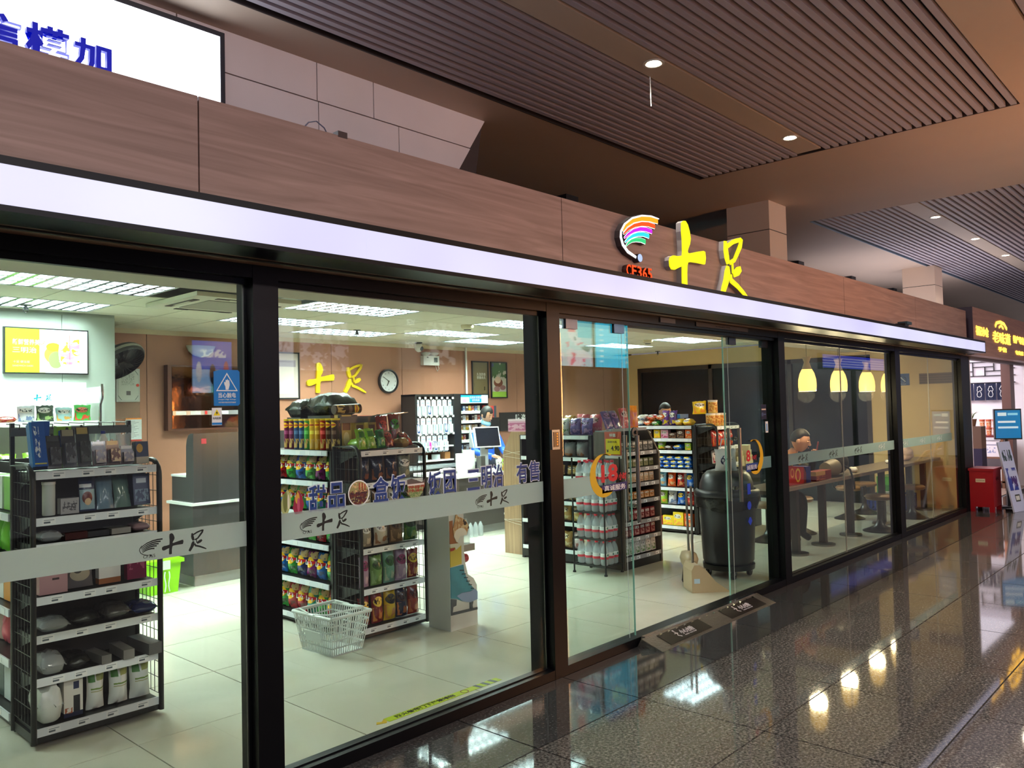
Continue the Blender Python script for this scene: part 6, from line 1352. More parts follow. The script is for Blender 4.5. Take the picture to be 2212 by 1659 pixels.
for r, z in enumerate((.68, .42, .17)):
    for k in range(7):
        x = 7.40 + .105 * k
        B().tube([(x - 7.34, .27, z + .25), (x - 7.34, -.03, z + .262)], .003, 5).obj('peg_hook', BLK, pr_)
        B().box(x - 7.34 - .018, x - 7.34 + .018, -.036, -.03, z + .245, z + .275).obj('price_tag', PWHITE, pr_)
        if r == 2 and k > 5: continue
        put(mk('blister', (.085, .03, .235)), 'phone_accessory', CASE[3 if (r, k) == (2, 2) else (k * 3 + r) % 5 if (k * 3 + r) % 5 != 3 else 0], (x, 5.53, .862 + z), random.uniform(-.05, .05), '%s phone accessory pack, %s from left, %s row of the accessory rack' % ('pink' if (r, k) == (2, 2) else 'white', ORD[k + 1], ['upper', 'middle', 'lower'][r]), 'accessory pack', 'phone accessories')
for k in range(5): put(mk('box', (.12, .12, .07)), 'white_carton', mat('white_carton', (214, 222, 226), .35), (7.42 + .13 * k, 5.62, .862 + .262 - .2 * (k % 2)), .3 * k, 'small white carton, %s from left, low on the accessory rack' % ORD[k + 1], 'carton', 'cartons on the accessory rack')
put(mk('box', (.1, .1, .1)), 'cardboard_box', mat('cardboard', (176, 118, 66), .6), (8.0, 5.62, .922), 0, 'small brown cardboard box low on the accessory rack', 'box', None)
# cigarette cabinet
cg = thing('cigarette_cabinet', 'black cabinet of small packs with blue lit header behind worker', 'cabinet', (8.22, 5.50, .862))
B().box(0, .56, .26, .28, 0, 1.0).obj('back', BLK, cg); B().box(-.02, 0, 0, .28, 0, 1.0).box(.56, .58, 0, .28, 0, 1.0).obj('side', BLK, cg); B().box(-.02, .58, 0, .28, .985, 1.0).obj('top', BLK, cg)
B().box(.0, .56, -.01, .0, .86, .98).obj('header', prt('cig_header', (20, 130, 214), [('r', 0, .3, 0, .75, (240, 226, 236)), ('e', .12, .3, .07, .25, (240, 120, 170)), ('r', .75, 1, 0, 1, (190, 226, 240)), ('r', 0, 1, 0, .08, (240, 244, 246))], .3, emit=.5), cg)
text('header_lettering', '吸烟有害健康\n请勿吸烟', .05, SW, (.30, -.012, .925), cg, fit=(.24, .08))
PK = [box_p('cig%d' % k, c, d) for k, (c, d) in enumerate([((170, 40, 36), (220, 200, 180)), ((226, 228, 228), (150, 160, 180)), ((220, 180, 50), (160, 110, 30)), ((44, 40, 46), (130, 90, 60)), ((210, 210, 190), (130, 140, 90)), ((60, 100, 160), (200, 210, 220)), ((180, 130, 70), (220, 190, 140))])]
for r, z in enumerate((.74, .60, .455, .315, .17, .03)):
    B().box(0, .56, .0, .26, z - .03, z).obj('shelf', BLK, cg); B().box(0, .56, -.012, 0, z - .035, z + .008).obj('price_rail', prt('cig_rail', (214, 220, 214), [('n', 12, .55, 0, 1, .2, .8, (170, 190, 90))], .4), cg)
    for k in range(9):
        if (r * 5 + k * 3) % 7 == 0: continue
        put(mk('box', (.052, .025, .085)), 'cigarette_pack', PK[(r * 3 + k * 5 + k // 3) % 7], (8.255 + .061 * k, 5.545, .862 + z), 0, 'small pack, %s from left, %s row of the cigarette cabinet' % (ORD[k + 1], ['top', 'second', 'third', 'fourth', 'fifth', 'bottom'][r]), 'cigarette pack', 'packs in the cigarette cabinet')
for k, c in enumerate(((40, 110, 120), (60, 140, 60), (200, 90, 50), (190, 60, 60), (50, 60, 70))): put(mk('box', (.05, .1, .18)), 'book', mat('bookcol%d' % k, c, .4), (8.88 + .055 * k, 5.7, 1.50 if k > 1 else 1.45), 0, '%s coloured pack beside the cigarette cabinet' % ORD[k + 1], 'pack', 'packs beside the cabinet')
shp = thing('side_stand', 'dark stand carrying coloured packs beside the cigarette cabinet', 'stand', (8.84, 5.6, .862)); B().box(0, .3, 0, .2, 0, .585).obj('body', BLK, shp); B().box(.105, .3, 0, .2, .585, .637).obj('riser', BLK, shp)
# anti-slip black plaque wall with lettering behind the worker
pq = thing('wall_plaque', 'black wall plaque with white FANG lettering behind the counter', 'plaque', (9.95, YW, 1.42)); B().box(-.45, .45, -.02, 0, -.15, .15).obj('board', mat('plaque_black', (30, 26, 26), .4), pq)
text('plaque_lettering', '防盗', .1, PWHITE, (.05, -.022, .06), pq, fat=.001, fit=(.26, .11), spacing=1.3); text('plaque_lettering', 'FANG DAO', .06, PWHITE, (.06, -.022, -.06), pq, fat=.001, fit=(.36, .06))
# point-of-sale terminal
ps = thing('checkout_terminal', 'checkout terminal with dark tilted screen on the counter', 'terminal', (7.80, 4.62, .787), radians(-25))
B().box(-.12, .12, -.1, .1, 0, .02).obj('base', PWHITE, ps); B().box(-.05, .05, -.02, .03, .02, .40).obj('stem', mat('pos_grey', (170, 176, 180), .35), ps)
B().box(-.19, .19, -.02, .015, -.14, .14).obj('screen_frame', PWHITE, ps, (.02, -.06, .46), (radians(-14), 0, radians(8))); B().box(-.175, .175, -.024, -.02, -.125, .125).obj('screen', mat('pos_screen', (20, 22, 34), .12), ps, (.02, -.06, .46), (radians(-14), 0, radians(8)))
B().prism([(-.12, 0), (.05, 0), (.05, .3)], -.16, -.145, 'yz').obj('side_display', mat('pos_grey', (170, 176, 180), .35), ps, (.0, .1, .32)); B().box(-.06, .05, -.03, .0, .30, .325).obj('reader', BLK, ps, (0.06, -.03, 0))
def ctr(x, y, dims, m, lab, cat='carton', kind='box', rz=0.0, nm='carton', z=.787): put(mk(kind, dims, len(lab)), nm, m, (x, y, z), rz, lab, cat, 'things on the checkout counter')
ctr(7.42, 4.62, (.17, .15, .26), PWHITE, 'tall white box on the checkout counter'); ctr(7.568, 4.68, (.10, .12, .29), PWHITE, 'taller white box beside it on the checkout counter')
ctr(7.585, 4.47, (.08, .08, .22), tone('dkgreybox', (74, 72, 70)), 'dark grey upright box on the checkout counter')
for k, (x, m, nm) in enumerate(((7.92, K['white'], 'white'), (8.02, K['lime'], 'green'), (8.13, K['yellow'], 'yellow'), (8.22, K['white'], 'pale'), (8.3, K['orange'], 'orange'))): ctr(x, 4.46, (.12, .16, .06), m, '%s small snack bag on the checkout counter' % nm, 'snack bag', 'bag', nm='snack_bag')
ctr(7.25, 4.75, (.22, .18, .07), mat('paper_white', (226, 228, 226), .5), 'crumpled white paper bag on the checkout counter', 'bag', 'flat', nm='paper_bag')
for k in range(3): put(mk('bottle', (.035, .2)), 'clear_bottle', WATER, (7.2 + .09 * k, 4.30, .0), 0, '%s clear bottle standing before the checkout counter' % ORD[k + 1], 'bottle', 'clear bottles by the checkout')
# ------------------------------------------------------------------ printed cardboard stand with a lynx and a skate
sd_ = thing('cardboard_stand', 'white display stand printed with an animal head and a teal skate', 'display stand', (0, 0, 0))
B().box(4.03, 4.17, 1.27, 1.50, 0, .95).obj('body', mat('stand_white', (206, 210, 208), .45), sd_)
B().prism([(4.03, 0), (4.305, 0), (4.305, .294), (4.271, .349), (4.213, .387), (4.191, .468), (4.179, .561), (4.183, .95), (4.03, .95)], 1.262, 1.27, 'xz').obj('front_panel', mat('stand_white', (206, 210, 208), .45), sd_)
fx = [(4.096, .851), (4.119, .827), (4.162, .809), (4.196, .791), (4.229, .734), (4.208, .705), (4.202, .681), (4.163, .682), (4.134, .679), (4.099, .638), (4.072, .687), (4.064, .737), (4.085, .803)]
B().prism([(4.034, .80), (4.066, .803), (4.068, .729), (4.104, .641), (4.132, .623), (4.034, .634)], 1.258, 1.262, 'xz').obj('printed_neck', mat('lynx_brown', (150, 90, 50), .6), sd_)
B().prism(fx, 1.252, 1.258, 'xz').obj('printed_head', prt('lynx_head', (176, 130, 84), [('n', 7, .52, 0, 1, 0, 1, (206, 180, 140)), ('e', .45, .22, .4, .26, (226, 220, 208)), ('e', .74, .62, .09, .07, (40, 30, 24)), ('e', .97, .45, .06, .06, (50, 34, 30)), ('r', .62, .72, .66, .76, (70, 50, 36))], .6), sd_)
B().prism([(4.034, .61), (4.147, .614), (4.147, .475), (4.034, .466)], 1.256, 1.262, 'xz').obj('printed_shirt', mat('shirt_yellow', (190, 170, 60), .6), sd_)
B().prism([(4.034, .634), (4.13, .63), (4.147, .614), (4.09, .585), (4.08, .606), (4.034, .606)], 1.254, 1.256, 'xz').obj('printed_collar', mat('collar_white', (206, 206, 190), .6), sd_); B().prism([(4.034, .602), (4.082, .602), (4.07, .585), (4.034, .582)], 1.252, 1.254, 'xz').obj('printed_tie', mat('tie_red', (150, 30, 30), .6), sd_)
B().prism([(4.034, .462), (4.166, .465), (4.174, .407), (4.211, .331), (4.269, .272), (4.303, .244), (4.301, .188), (4.226, .177), (4.149, .199), (4.092, .227), (4.034, .24)], 1.256, 1.262, 'xz').obj('printed_boot', mat('boot_teal', (60, 136, 156), .6, noise=(9, .25)), sd_)
B().prism([(4.088, .249), (4.141, .263), (4.229, .258), (4.279, .27), (4.303, .244), (4.301, .188), (4.226, .177), (4.149, .199)], 1.254, 1.256, 'xz').obj('printed_toe', mat('toe_lilac', (130, 150, 186), .6), sd_)
b = B()
for k in range(6): b.ribbon([(4.125 + .022 * k, .43 - .03 * k), (4.165 + .02 * k, .425 - .03 * k)], .003, 1.253, 1.256, 'xz')
b.obj('printed_laces', mat('lace_dark', (24, 40, 50), .6), sd_)
b = B(); b.prism([(4.034, .136), (4.302, .128), (4.302, .11), (4.034, .116)], 1.256, 1.262, 'xz'); b.prism([(4.034, .236), (4.09, .222), (4.085, .18), (4.055, .175), (4.045, .13), (4.034, .13)], 1.256, 1.262, 'xz'); b.prism([(4.225, .175), (4.26, .18), (4.25, .15), (4.255, .126), (4.225, .126)], 1.256, 1.262, 'xz'); b.obj('printed_blade', mat('blade_slate', (66, 76, 86), .6), sd_)
B().box(4.17, 4.30, 1.27, 1.36, .555, .605).obj('side_ledge', mat('ledge_grey', (150, 144, 140), .5), sd_)
B().lathe([(0, 0), (.03, 0), (.034, .04), (.03, .055), (0, .055)], 18, (4.19, 1.31, .50), axis='x').obj('red_knob', mat('knob_red', (160, 20, 40), .35), sd_)
put(mk('bottle', (.033, .20)), 'water_bottle', WATER, (4.25, 1.315, .606), 0, 'clear water bottle on the ledge of the printed stand', 'bottle', None)
# ------------------------------------------------------------------ white shopping basket
bk = thing('shopping_basket', 'white perforated plastic shopping basket on the store floor', 'basket', (3.245, 1.40, 0), radians(2))
BW = mat('basket_white', (214, 222, 218), .35)
def bwall(p0, p1, q0, q1, nslot, nrow, y0=.0, H=.265):
    """slotted wall between bottom edge p0-p1 and top edge q0-q1"""
    b = B(); P = lambda u, v: tuple(Vector(p0).lerp(Vector(p1), u).lerp(Vector(q0).lerp(Vector(q1), u), v))
    t = .004
    def bar(u0, u1, v0, v1):
        a, c, d, e = P(u0, v0), P(u1, v0), P(u1, v1), P(u0, v1)
        n = (Vector(c) - Vector(a)).cross(Vector(e) - Vector(a)).normalized() * t
        vs = [Vector(x) for x in (a, c, d, e)]
        b.add([*vs, *[x - n for x in vs]], [(0, 1, 2, 3), (7, 6, 5, 4), (0, 4, 5, 1), (1, 5, 6, 2), (2, 6, 7, 3), (3, 7, 4, 0)])
    for k in range(nrow + 1): v = k / nrow; bar(0, 1, max(0, v - .018), min(1, v + .018))
    for k in range(nslot + 1): u = k / nslot; bar(max(0, u - .009), min(1, u + .009), 0, 1)
    return b
hx0, hy0, hx1, hy1, H = .125, .17, .165, .215, .26
bt = [(-hx0, -hy0 + .2, .005), (hx0, -hy0 + .2, .005), (hx0, hy0 + .2, .005), (-hx0, hy0 + .2, .005)]
tpv = [(-hx1, -hy1 + .2, H), (hx1, -hy1 + .2, H), (hx1, hy1 + .2, H), (-hx1, hy1 + .2, H)]
for k in range(4): bwall(bt[k], bt[(k + 1) % 4], tpv[k], tpv[(k + 1) % 4], 14 if k % 2 == 0 else 18, 5).obj('slotted_wall', BW, bk)
B().box(-hx0, hx0, -hy0 + .2, hy0 + .2, 0, .006).obj('bottom', BW, bk)
b = B()
for k in range(4): b.tube([tpv[k], tpv[(k + 1) % 4]], .012, 8)
b.obj('rim', BW, bk)
for s in (-1, 1):
    b = B(); b.tube([(-hx1 - .005, .2 + s * .03, H + .008), (-hx1 + .02, .2 + s * .16, H + .02), (hx1 - .02, .2 + s * .16, H + .02), (hx1 + .005, .2 + s * .03, H + .008)], .007, 8); b.obj('handle', BW, bk)
B().prism([(.08, .12), (.25, .12), (.25, .19), (.08, .19)], -.160, -.156, 'yz').obj('plate', BW, bk, (0.0 - .0, 0, 0), (0, radians(-8.5), 0))

# ------------------------------------------------------------------ doorway: ramp, bin, dustpan
rp = thing('threshold_ramp', 'metal threshold ramp with two black warning plates at the doorway', 'ramp', (0, 0, 0))
CHEQ = mat('chequer_plate', (130, 124, 118), .35, .8, bump=(60, 1.0))
B().prism([(-.20, 0), (-.003, 0), (-.003, .056), (-.035, .056)], 4.60, 6.20, 'yz').obj('ramp_body', CHEQ, rp)
B().prism([(-.20, .0), (-.035, .056), (-.003, .0)], 4.555, 4.60, 'yz').obj('ramp_cheek', CHEQ, rp); B().prism([(-.20, .0), (-.035, .056), (-.003, .0)], 6.20, 6.245, 'yz').obj('ramp_cheek', CHEQ, rp)
B().box(4.60, 6.20, -.036, -.004, .056, .0595).obj('top_lip', CHROME, rp)
sl = atan2(.056, .165)
for x0, x1 in ((4.70, 5.25), (5.55, 6.12)):
    pl = B().box(x0, x1, -.062, .062, 0, .002).obj('warning_plate', mat('plate_dark', (26, 20, 20), .4), rp, (0, -.118, .0295), (sl, 0, 0))
    text('plate_lettering', '小心台阶', .055, mat('plate_ink', (206, 200, 206), .5), ((x0 + x1) / 2 + .03, .008, .003), pl, rot=(0, 0, 0), fat=.0008, fit=(.17, .05))
    text('plate_lettering', 'MIND THE STEP', .012, mat('plate_ink', (206, 200, 206), .5), ((x0 + x1) / 2 + .03, -.03, .003), pl, rot=(0, 0, 0), fit=(.15, .009))
    b = B(); xm = (x0 + x1) / 2 - .1; b.ribbon([(xm, .035), (xm + .01, .01), (xm - .01, -.01), (xm + .015, -.03)], .004, .0021, .003, 'xy'); b.ribbon([(xm - .02, .015), (xm + .02, .012)], .003, .0021, .003, 'xy'); b.lathe([(0, .0021), (.008, .0021), (.008, .003), (0, .003)], 10, (xm + .004, .045, 0)); b.obj('walker_mark', mat('plate_ink', (206, 200, 206), .5), pl)
for k in range(14): B().prism([(0, 0), (.035, .02), (.045, .005)], .0, .004, 'xy').obj('tread_mark', CHROME, rp, (4.72 + .105 * k, -.07, .0445), (sl, 0, 0))
ya = thing('floor_warning_strip', 'worn yellow fire shutter warning strip stuck inside the left window', 'warning strip', (2.66, .255, .001), radians(-.5))
B().box(0, .84, 0, .055, 0, .001).obj('strip', mat('strip_yellow', (176, 196, 30), .5, noise=(10, .1)), ya)
for x in (.66, .72, .78): B().prism([(x, 0), (x + .025, 0), (x + .015, .055), (x - .01, .055)], .001, .0016, 'xy').obj('black_bar', BLK, ya)
text('strip_lettering', '防火卷帘门下严禁堆物', .04, BLK, (.27, .028, .0014), ya, rot=(0, 0, 0), fat=.0006, fit=(.42, .036))
B().lathe([(.026, .001), (.026, .0016), (.020, .0016), (.020, .001)], 18, (.56, .028, 0), caps=False).obj('ring_mark', mat('ring_brown', (120, 70, 20), .5), ya)
B().prism([(-.07, .02), (-.02, .0), (0, .02), (0, .05), (-.03, .03), (-.05, .045)], 0, .001, 'xy').obj('torn_end', mat('strip_torn', (200, 170, 50), .5), ya)
# bin
bn = thing('large_bin', 'tall dark plastic bin with domed lid and bag on castors inside door', 'bin', (6.98, .60, 0))
BIN = mat('bin_plastic', (36, 38, 44), .38)
B().lathe([(.215, .13), (.235, .16), (.262, .70), (.272, .78)], 32).obj('body', BIN, bn)
B().lathe([(.2, .075), (.235, .08), (.24, .125), (.0, .13)], 28).obj('dolly', BLK, bn)
for a in (40, 130, 220, 310):
    c = cos(radians(a)) * .19; d = sin(radians(a)) * .19
    w_ = B().lathe([(.0, -.014), (.036, -.014), (.038, -.008), (.038, .008), (.036, .014), (0, .014)], 16, (c, d, .038), axis='y').obj('castor', BLK, bn); B().box(c - .012, c + .012, d - .02, d + .02, .04, .078).obj('fork', STEEL, bn)
b = B(); vs = []; n = 36
for k, (r, z) in enumerate(((.286, .775), (.292, .74), (.287, .69), (.279, .635))):
    for i in range(n): a = 2 * pi * i / n; q_ = r + .008 * sin(5 * a + k) * (k > 0) + .005 * sin(11 * a); vs.append((q_ * cos(a), q_ * sin(a), z + (.02 * sin(3 * a) if k == 3 else 0)))
b.add(vs, [(k * n + i, k * n + (i + 1) % n, (k + 1) * n + (i + 1) % n, (k + 1) * n + i) for k in range(3) for i in range(n)], 0, True); b.obj('bin_liner', BLKBAG, bn)
B().lathe([(.296, .755), (.302, .77), (.302, .80), (.285, .815), (.27, .82)], 36, caps=False).obj('lid_rim', BIN, bn)
B().lathe([(.272, .815), (.262, .88), (.235, .945), (.19, .985), (.12, 1.0), (0, 1.004)], 32, sy=.9).obj('lid_dome', BIN, bn)
cb_ = thing('carrier_bag', 'white carrier bag with round navy emblem hanging on the bin lid', 'bag', (6.80, .50, 1.0), radians(-50))
bag_b(.2, .2, .22, 2).obj('bag', mat('bag_white', (210, 212, 216), .35), cb_, (0, 0, .0))
B().lathe([(0, -.115), (.05, -.105), (.055, -.09), (0, -.09)], 18, (-.01, .012, .1), axis='y').obj('emblem', mat('emblem_navy', (20, 26, 70), .4), cb_)
B().tube([(-.05, .0, .21), (-.03, .01, .29), (.03, .01, .29), (.05, 0, .21)], .006, 6).obj('loop', mat('bag_white', (210, 212, 216), .35), cb_)
# dustpan and broom
dp = thing('dustpan', 'beige upright windproof dustpan with tall steel handle near the bin', 'dustpan', (6.30, .52, 0), radians(-42))
BEI = mat('beige_plastic', (176, 160, 130), .35)
pr0 = [(-.11, .0), (.22, .0), (.22, .006), (.10, .09), (.02, .19), (-.04, .235), (-.085, .235), (-.11, .19)]
B().prism(pr0, -.125, -.117, 'xz').prism(pr0, .117, .125, 'xz').obj('side_wall', BEI, dp)
b = B(); b.box(-.11, .22, -.12, .12, 0, .006); b.prism([(-.11, 0), (-.11, .19), (-.085, .235), (-.04, .235), (-.04, .229), (-.08, .229), (-.104, .188), (-.104, 0)], -.12, .12, 'xz'); b.obj('scoop', BEI, dp)
B().tube([(-.06, 0, .22), (-.055, 0, .90)], .011, 10).obj('handle', STEEL, dp)
B().box(-.09, -.04, -.1265, -.125, .08, .12).obj('label', mat('label_blue', (170, 200, 220), .5), dp)
br = thing('broom', 'long-handled broom with beige head leaning beside the dustpan', 'broom', (6.50, .74, 0), radians(-42))
B().lathe([(.035, .13), (.06, .16), (.075, .22), (.06, .27), (.02, .29)], 16, sy=2.0).obj('head', BEI, br)
b = B()
for k in range(60): a = random.uniform(0, 2 * pi); r_ = random.random() ** .5; b.tube([(.05 * r_ * cos(a), .1 * r_ * sin(a), .15), (.065 * r_ * cos(a), .13 * r_ * sin(a), .005)], .003, 4)
b.obj('bristles', BLK, br)
B().tube([(0, 0, .28), (.0, .03, .98)], .011, 10).tube([(0, .03, .94), (-.03, .03, .945), (-.045, .03, .92)], .006, 6).obj('handle', STEEL, br)
st_ = thing('carton_stand', 'low dark stand with stacked cream cartons right of the biscuit rack', 'stand', (9.62, 1.80, 0)); B().box(0, .55, 0, .35, 0, .80).obj('body', mat('stand_dark', (40, 40, 44), .5), st_)
for k in range(8): put(mk('box', (.24, .2, .065)), 'cream_carton', mat('cream_card', (206, 196, 160), .5, noise=(6, .15)), (9.76 + .25 * (k % 2), 1.97, .802 + .067 * (k // 2)), .05 * k, '%s cream carton, %s layer on the stand behind the bin' % (['left', 'right'][k % 2], ['bottom', 'second', 'third', 'top'][k // 2]), 'carton', 'cream cartons')

# ------------------------------------------------------------------ bar: table, stools, pendants
tb = thing('bar_table', 'long narrow grey-topped bar table along the right windows', 'table', (0, 0, 0))
TT = mat('table_laminate', (126, 112, 100), .3, noise=(3, .1))
B().box(7.45, 13.1, .37, .80, .72, .757).obj('tabletop', TT, tb)
for x in (8.37, 9.10, 9.94, 11.07, 12.2, 12.85):
    l = B().box(x - .035, x + .035, .515, .585, .03, .72).obj('leg', mat('leg_brown', (40, 34, 32), .4), tb)
    B().lathe([(.13, 0), (.13, .02), (.05, .03)], 24, (x, .55, 0)).obj('foot_disc', STEEL, l)
def stool(x, y, lab, first=[None]):
    t = thing('bar_stool', lab, 'stool', (x, y, 0), random.uniform(-.3, .3), 'round pedestal stools')
    if first[0] is None:
        seat = B().lathe([(.03, .385), (.15, .39), (.17, .405), (.172, .43), (.15, .45), (0, .455)], 24).mesh('seat'); seat.materials.append(mat('stool_seat', (120, 92, 66), .35))
        post = B().lathe([(.03, .03), (.03, .39)], 14).mesh('post'); post.materials.append(mat('stool_black', (26, 24, 24), .3))
        base = B().lathe([(.2, 0), (.2, .012), (.14, .035), (.06, .075), (.034, .13), (.03, .15)], 28).mesh('base'); base.materials.append(mat('stool_black', (26, 24, 24), .3))
        arm = B().tube([(-.10, .13, .40), (-.11, .17, .44), (-.10, .18, .54), (.10, .18, .54), (.11, .17, .44), (.10, .13, .40)], .009, 8).mesh('back_loop'); arm.materials.append(mat('stool_black', (26, 24, 24), .3))
        first[0] = [('seat', seat), ('post', post), ('base', base), ('back_loop', arm)]
    for nm, me in first[0]: link(nm, me, t)
stool(10.45, .38, 'brown pedestal stool nearest the window, left of the post'); stool(11.86, .42, 'brown pedestal stool nearest the window, right of the post')
stool(9.75, 1.10, 'empty brown pedestal stool right of the seated man'); stool(11.35, 1.08, 'brown pedestal stool behind the table, middle'); stool(12.0, 1.10, 'brown pedestal stool behind the table by the beige wall')
stool(9.0, 1.15, 'pedestal stool the man sits on')
SHADE = mat('pendant_glass', (250, 226, 160), .3, emit=(255, 200, 104), es=2.2)
for k, x in enumerate((8.86, 9.78, 10.73, 11.56)):
    t = thing('pendant_lamp', '%s glowing yellow glass pendant lamp over the bar table' % ['leftmost', 'second', 'third', 'rightmost'][k], 'pendant lamp', (x, .57, 1.735), 0, 'pendant lamps')
    B().lathe([(.092, 0), (.098, .06), (.095, .13), (.078, .20), (.055, .245), (.05, .25), (.07, .20), (.088, .13), (.09, .06), (.086, .004)], 24, caps=False).obj('glass_shade', SHADE, t)
    B().lathe([(.054, .245), (.04, .29), (.028, .325), (.045, .375), (.05, .385), (0, .386)], 20).obj('neck', mat('pendant_neck', (206, 190, 150), .4), t)
    B().tube([(0, 0, .385), (0, 0, .665)], .003, 5).obj('cord', mat('cord', (120, 110, 84), .5), t)
    B().ball((0, 0, .13), .035, .035, .05, 10, 6).obj('bulb', emis('bulb', (255, 220, 150), 8), t)
    pl_ = bpy.data.lights.new('pendant_glow', 'POINT'); pl_.energy = 26; pl_.color = (1, .8, .5); pl_.shadow_soft_size = .09; po = bpy.data.objects.new('pendant_glow', pl_); C.objects.link(po); po.parent = t; po.location = (0, 0, -.04)
# things on and by the table
TZ = .758
rbg = thing('gift_bag', 'red gift bag with gold swirls lying on the bar table', 'bag', (8.30, .53, TZ), radians(-2))
B().prism([(-.30, 0), (.12, 0), (.13, .10), (.08, .17), (-.30, .21)], -.09, .09, 'xz').obj('body', prt('gift_print', (176, 36, 36), [('d', .55, .45, .12, .3, .35, (226, 186, 80)), ('d', .25, .6, .08, .2, .4, (214, 150, 80)), ('r', .86, 1, 0, 1, (110, 30, 30))], .35), rbg)
B().box(.13, .24, -.088, .088, 0, .17).obj('blue_panel', mat('bag_blue', (30, 40, 120), .4), rbg)
gb2 = thing('snack_carton', 'long red and gold snack box lying on the bar table', 'carton', (8.72, .47, TZ), 0); B().box(-.1, .32, -.06, .06, 0, .10).obj('box', prt('snackbox', (120, 30, 26), [('r', .0, .6, .55, 1, (190, 150, 90)), ('n', 5, .5, .05, .6, .05, .5, (176, 90, 50))], .35), gb2)
bkp = thing('paper_tub', 'grey-brown paper tub lying on its side on bar table', 'tub', (9.22, .50, TZ + .099), 0); B().lathe([(.07, -.12), (.098, .12), (.094, .12), (.066, -.11), (0, -.11)], 24, axis='x').obj('tub', mat('tub_paper', (110, 100, 84), .5), bkp)
bkk = thing('backpack', 'black backpack lying on the bar table beside the paper tub', 'backpack', (9.56, .55, TZ), 0); B().ball((0, 0, .142), .2, .13, .14, 16, 10, 0, lambda p: (p[0], p[1], max(-.92, p[2]))).obj('body', mat('pack_black', (20, 20, 22), .5, bump=(9, .5)), bkk); B().tube([(-.08, -.11, .12), (-.06, -.18, .07), (-.04, -.212, -.08), (-.03, -.212, -.16)], .012, 6).obj('strap', BLK, bkk)
flat_b(.12, .1, .05, 2); pt = link('tissue', mk('flat', (.12, .1, .06), 2), None, (9.95, .50, TZ), (0, 0, .4), PWHITE); tag(pt, 'crumpled white tissue on the bar table', 'tissue')
pt = link('tissue', mk('flat', (.1, .1, .05), 1), None, (11.55, .60, TZ), (0, 0, .4), PWHITE); tag(pt, 'white napkin lying far along the bar table', 'tissue')
tr = thing('paper_tray', 'small red paper tray on the far part of bar table', 'tray', (11.75, .6, TZ)); B().prism([(-.06, 0), (.06, 0), (.08, .03), (-.08, .03)], -.05, .05, 'xz').obj('tray', mat('tray_red', (140, 50, 30), .5), tr)
wb_ = thing('plastic_bag', 'crumpled white and red plastic bag at the table end', 'bag', (12.25, .6, TZ)); bag_b(.3, .2, .2, 1).obj('bag', mat('bag_white2', (226, 200, 190), .3, noise=(7, .4)), wb_)
cr = thing('crate', 'blue perforated plastic crate on floor under the table end', 'crate', (12.72, .96, 0)); BLC = mat('crate_blue', (20, 46, 120), .4)
for a, b_, c, d in ((-.35, .35, -.25, -.235), (-.35, .35, .235, .25), (-.35, -.335, -.25, .25), (.335, .35, -.25, .25)): B().box(a, b_, c, d, .0, .03).box(a, b_, c, d, .19, .22).obj('crate_rail', BLC, cr)
b = B()
for k in range(12): x = -.34 + .68 * k / 11; b.box(x - .012, x + .012, -.25, -.24, 0, .22).box(x - .012, x + .012, .24, .25, 0, .22)
for k in range(9): y = -.24 + .48 * k / 8; b.box(-.35, -.34, y - .012, y + .012, 0, .22)
b.box(-.35, .35, -.25, .25, 0, .01); b.obj('crate_slats', BLC, cr)
for k in range(8): put(mk('box', (.27, .22, .12)), 'green_carton', prt('green_case_%d' % (k % 3), [(70, 140, 50), (50, 110, 50), (110, 150, 60)][k % 3], [('r', .05, .95, .3, .7, [(130, 190, 90), (90, 150, 80), (150, 190, 90)][k % 3])], .35), (12.57 + .29 * (k % 2), .96, .222 + .122 * (k // 2) if False else .012 + .122 * (k // 2)), 0, '%s green drink carton, %s layer of the stack in the blue crate' % (['left', 'right'][k % 2], ORD[k // 2 + 1]), 'carton', 'green drink cartons')
for k in range(3): put(mk('can', (.05, .1)), 'white_cup', PWHITE, (12.24, .84, .002 + .102 * k), 0, '%s stacked white cup beside the blue crate' % ['bottom', 'middle', 'top'][k], 'cup', 'white cups by the crate')
nsn = thing('no_smoking_sign', 'small blue no smoking sign on the beige wall', 'sign', (X1 - .001, .86, 1.93)); B().box(-.006, 0, -.09, .09, -.09, .09).obj('plate', mat('nosmoke_blue', (70, 100, 150), .4), nsn)
B().lathe([(.05, -.008), (.05, -.006), (.042, -.006), (.042, -.008)], 20, axis='x', caps=False).obj('ring', PWHITE, nsn); B().obox((-.0075, 0, 0), (.0006, 0, 0), (0, .033, .033), (0, .004, -.004)).obj('slash', PWHITE, nsn); text('sign_lettering', '禁止吸烟', .02, PWHITE, (-.0075, 0, -.07), nsn, rot=(pi / 2, 0, -pi / 2))
for k, (y, z) in enumerate(((0.35, 1.93),)):
    wv = thing('wall_vent', 'dark horizontal louvred vent high on the beige wall', 'vent', (X1 - .001, y, z)); B().box(-.012, 0, -.28, .28, -.08, .08).obj('frame', mat('vent_brown', (120, 96, 66), .5), wv)
    for q_ in range(4): B().box(-.02, -.012, -.27, .27, -.07 + .036 * q_, -.045 + .036 * q_).obj('louvre', mat('vent_louvre', (96, 78, 56), .5), wv)

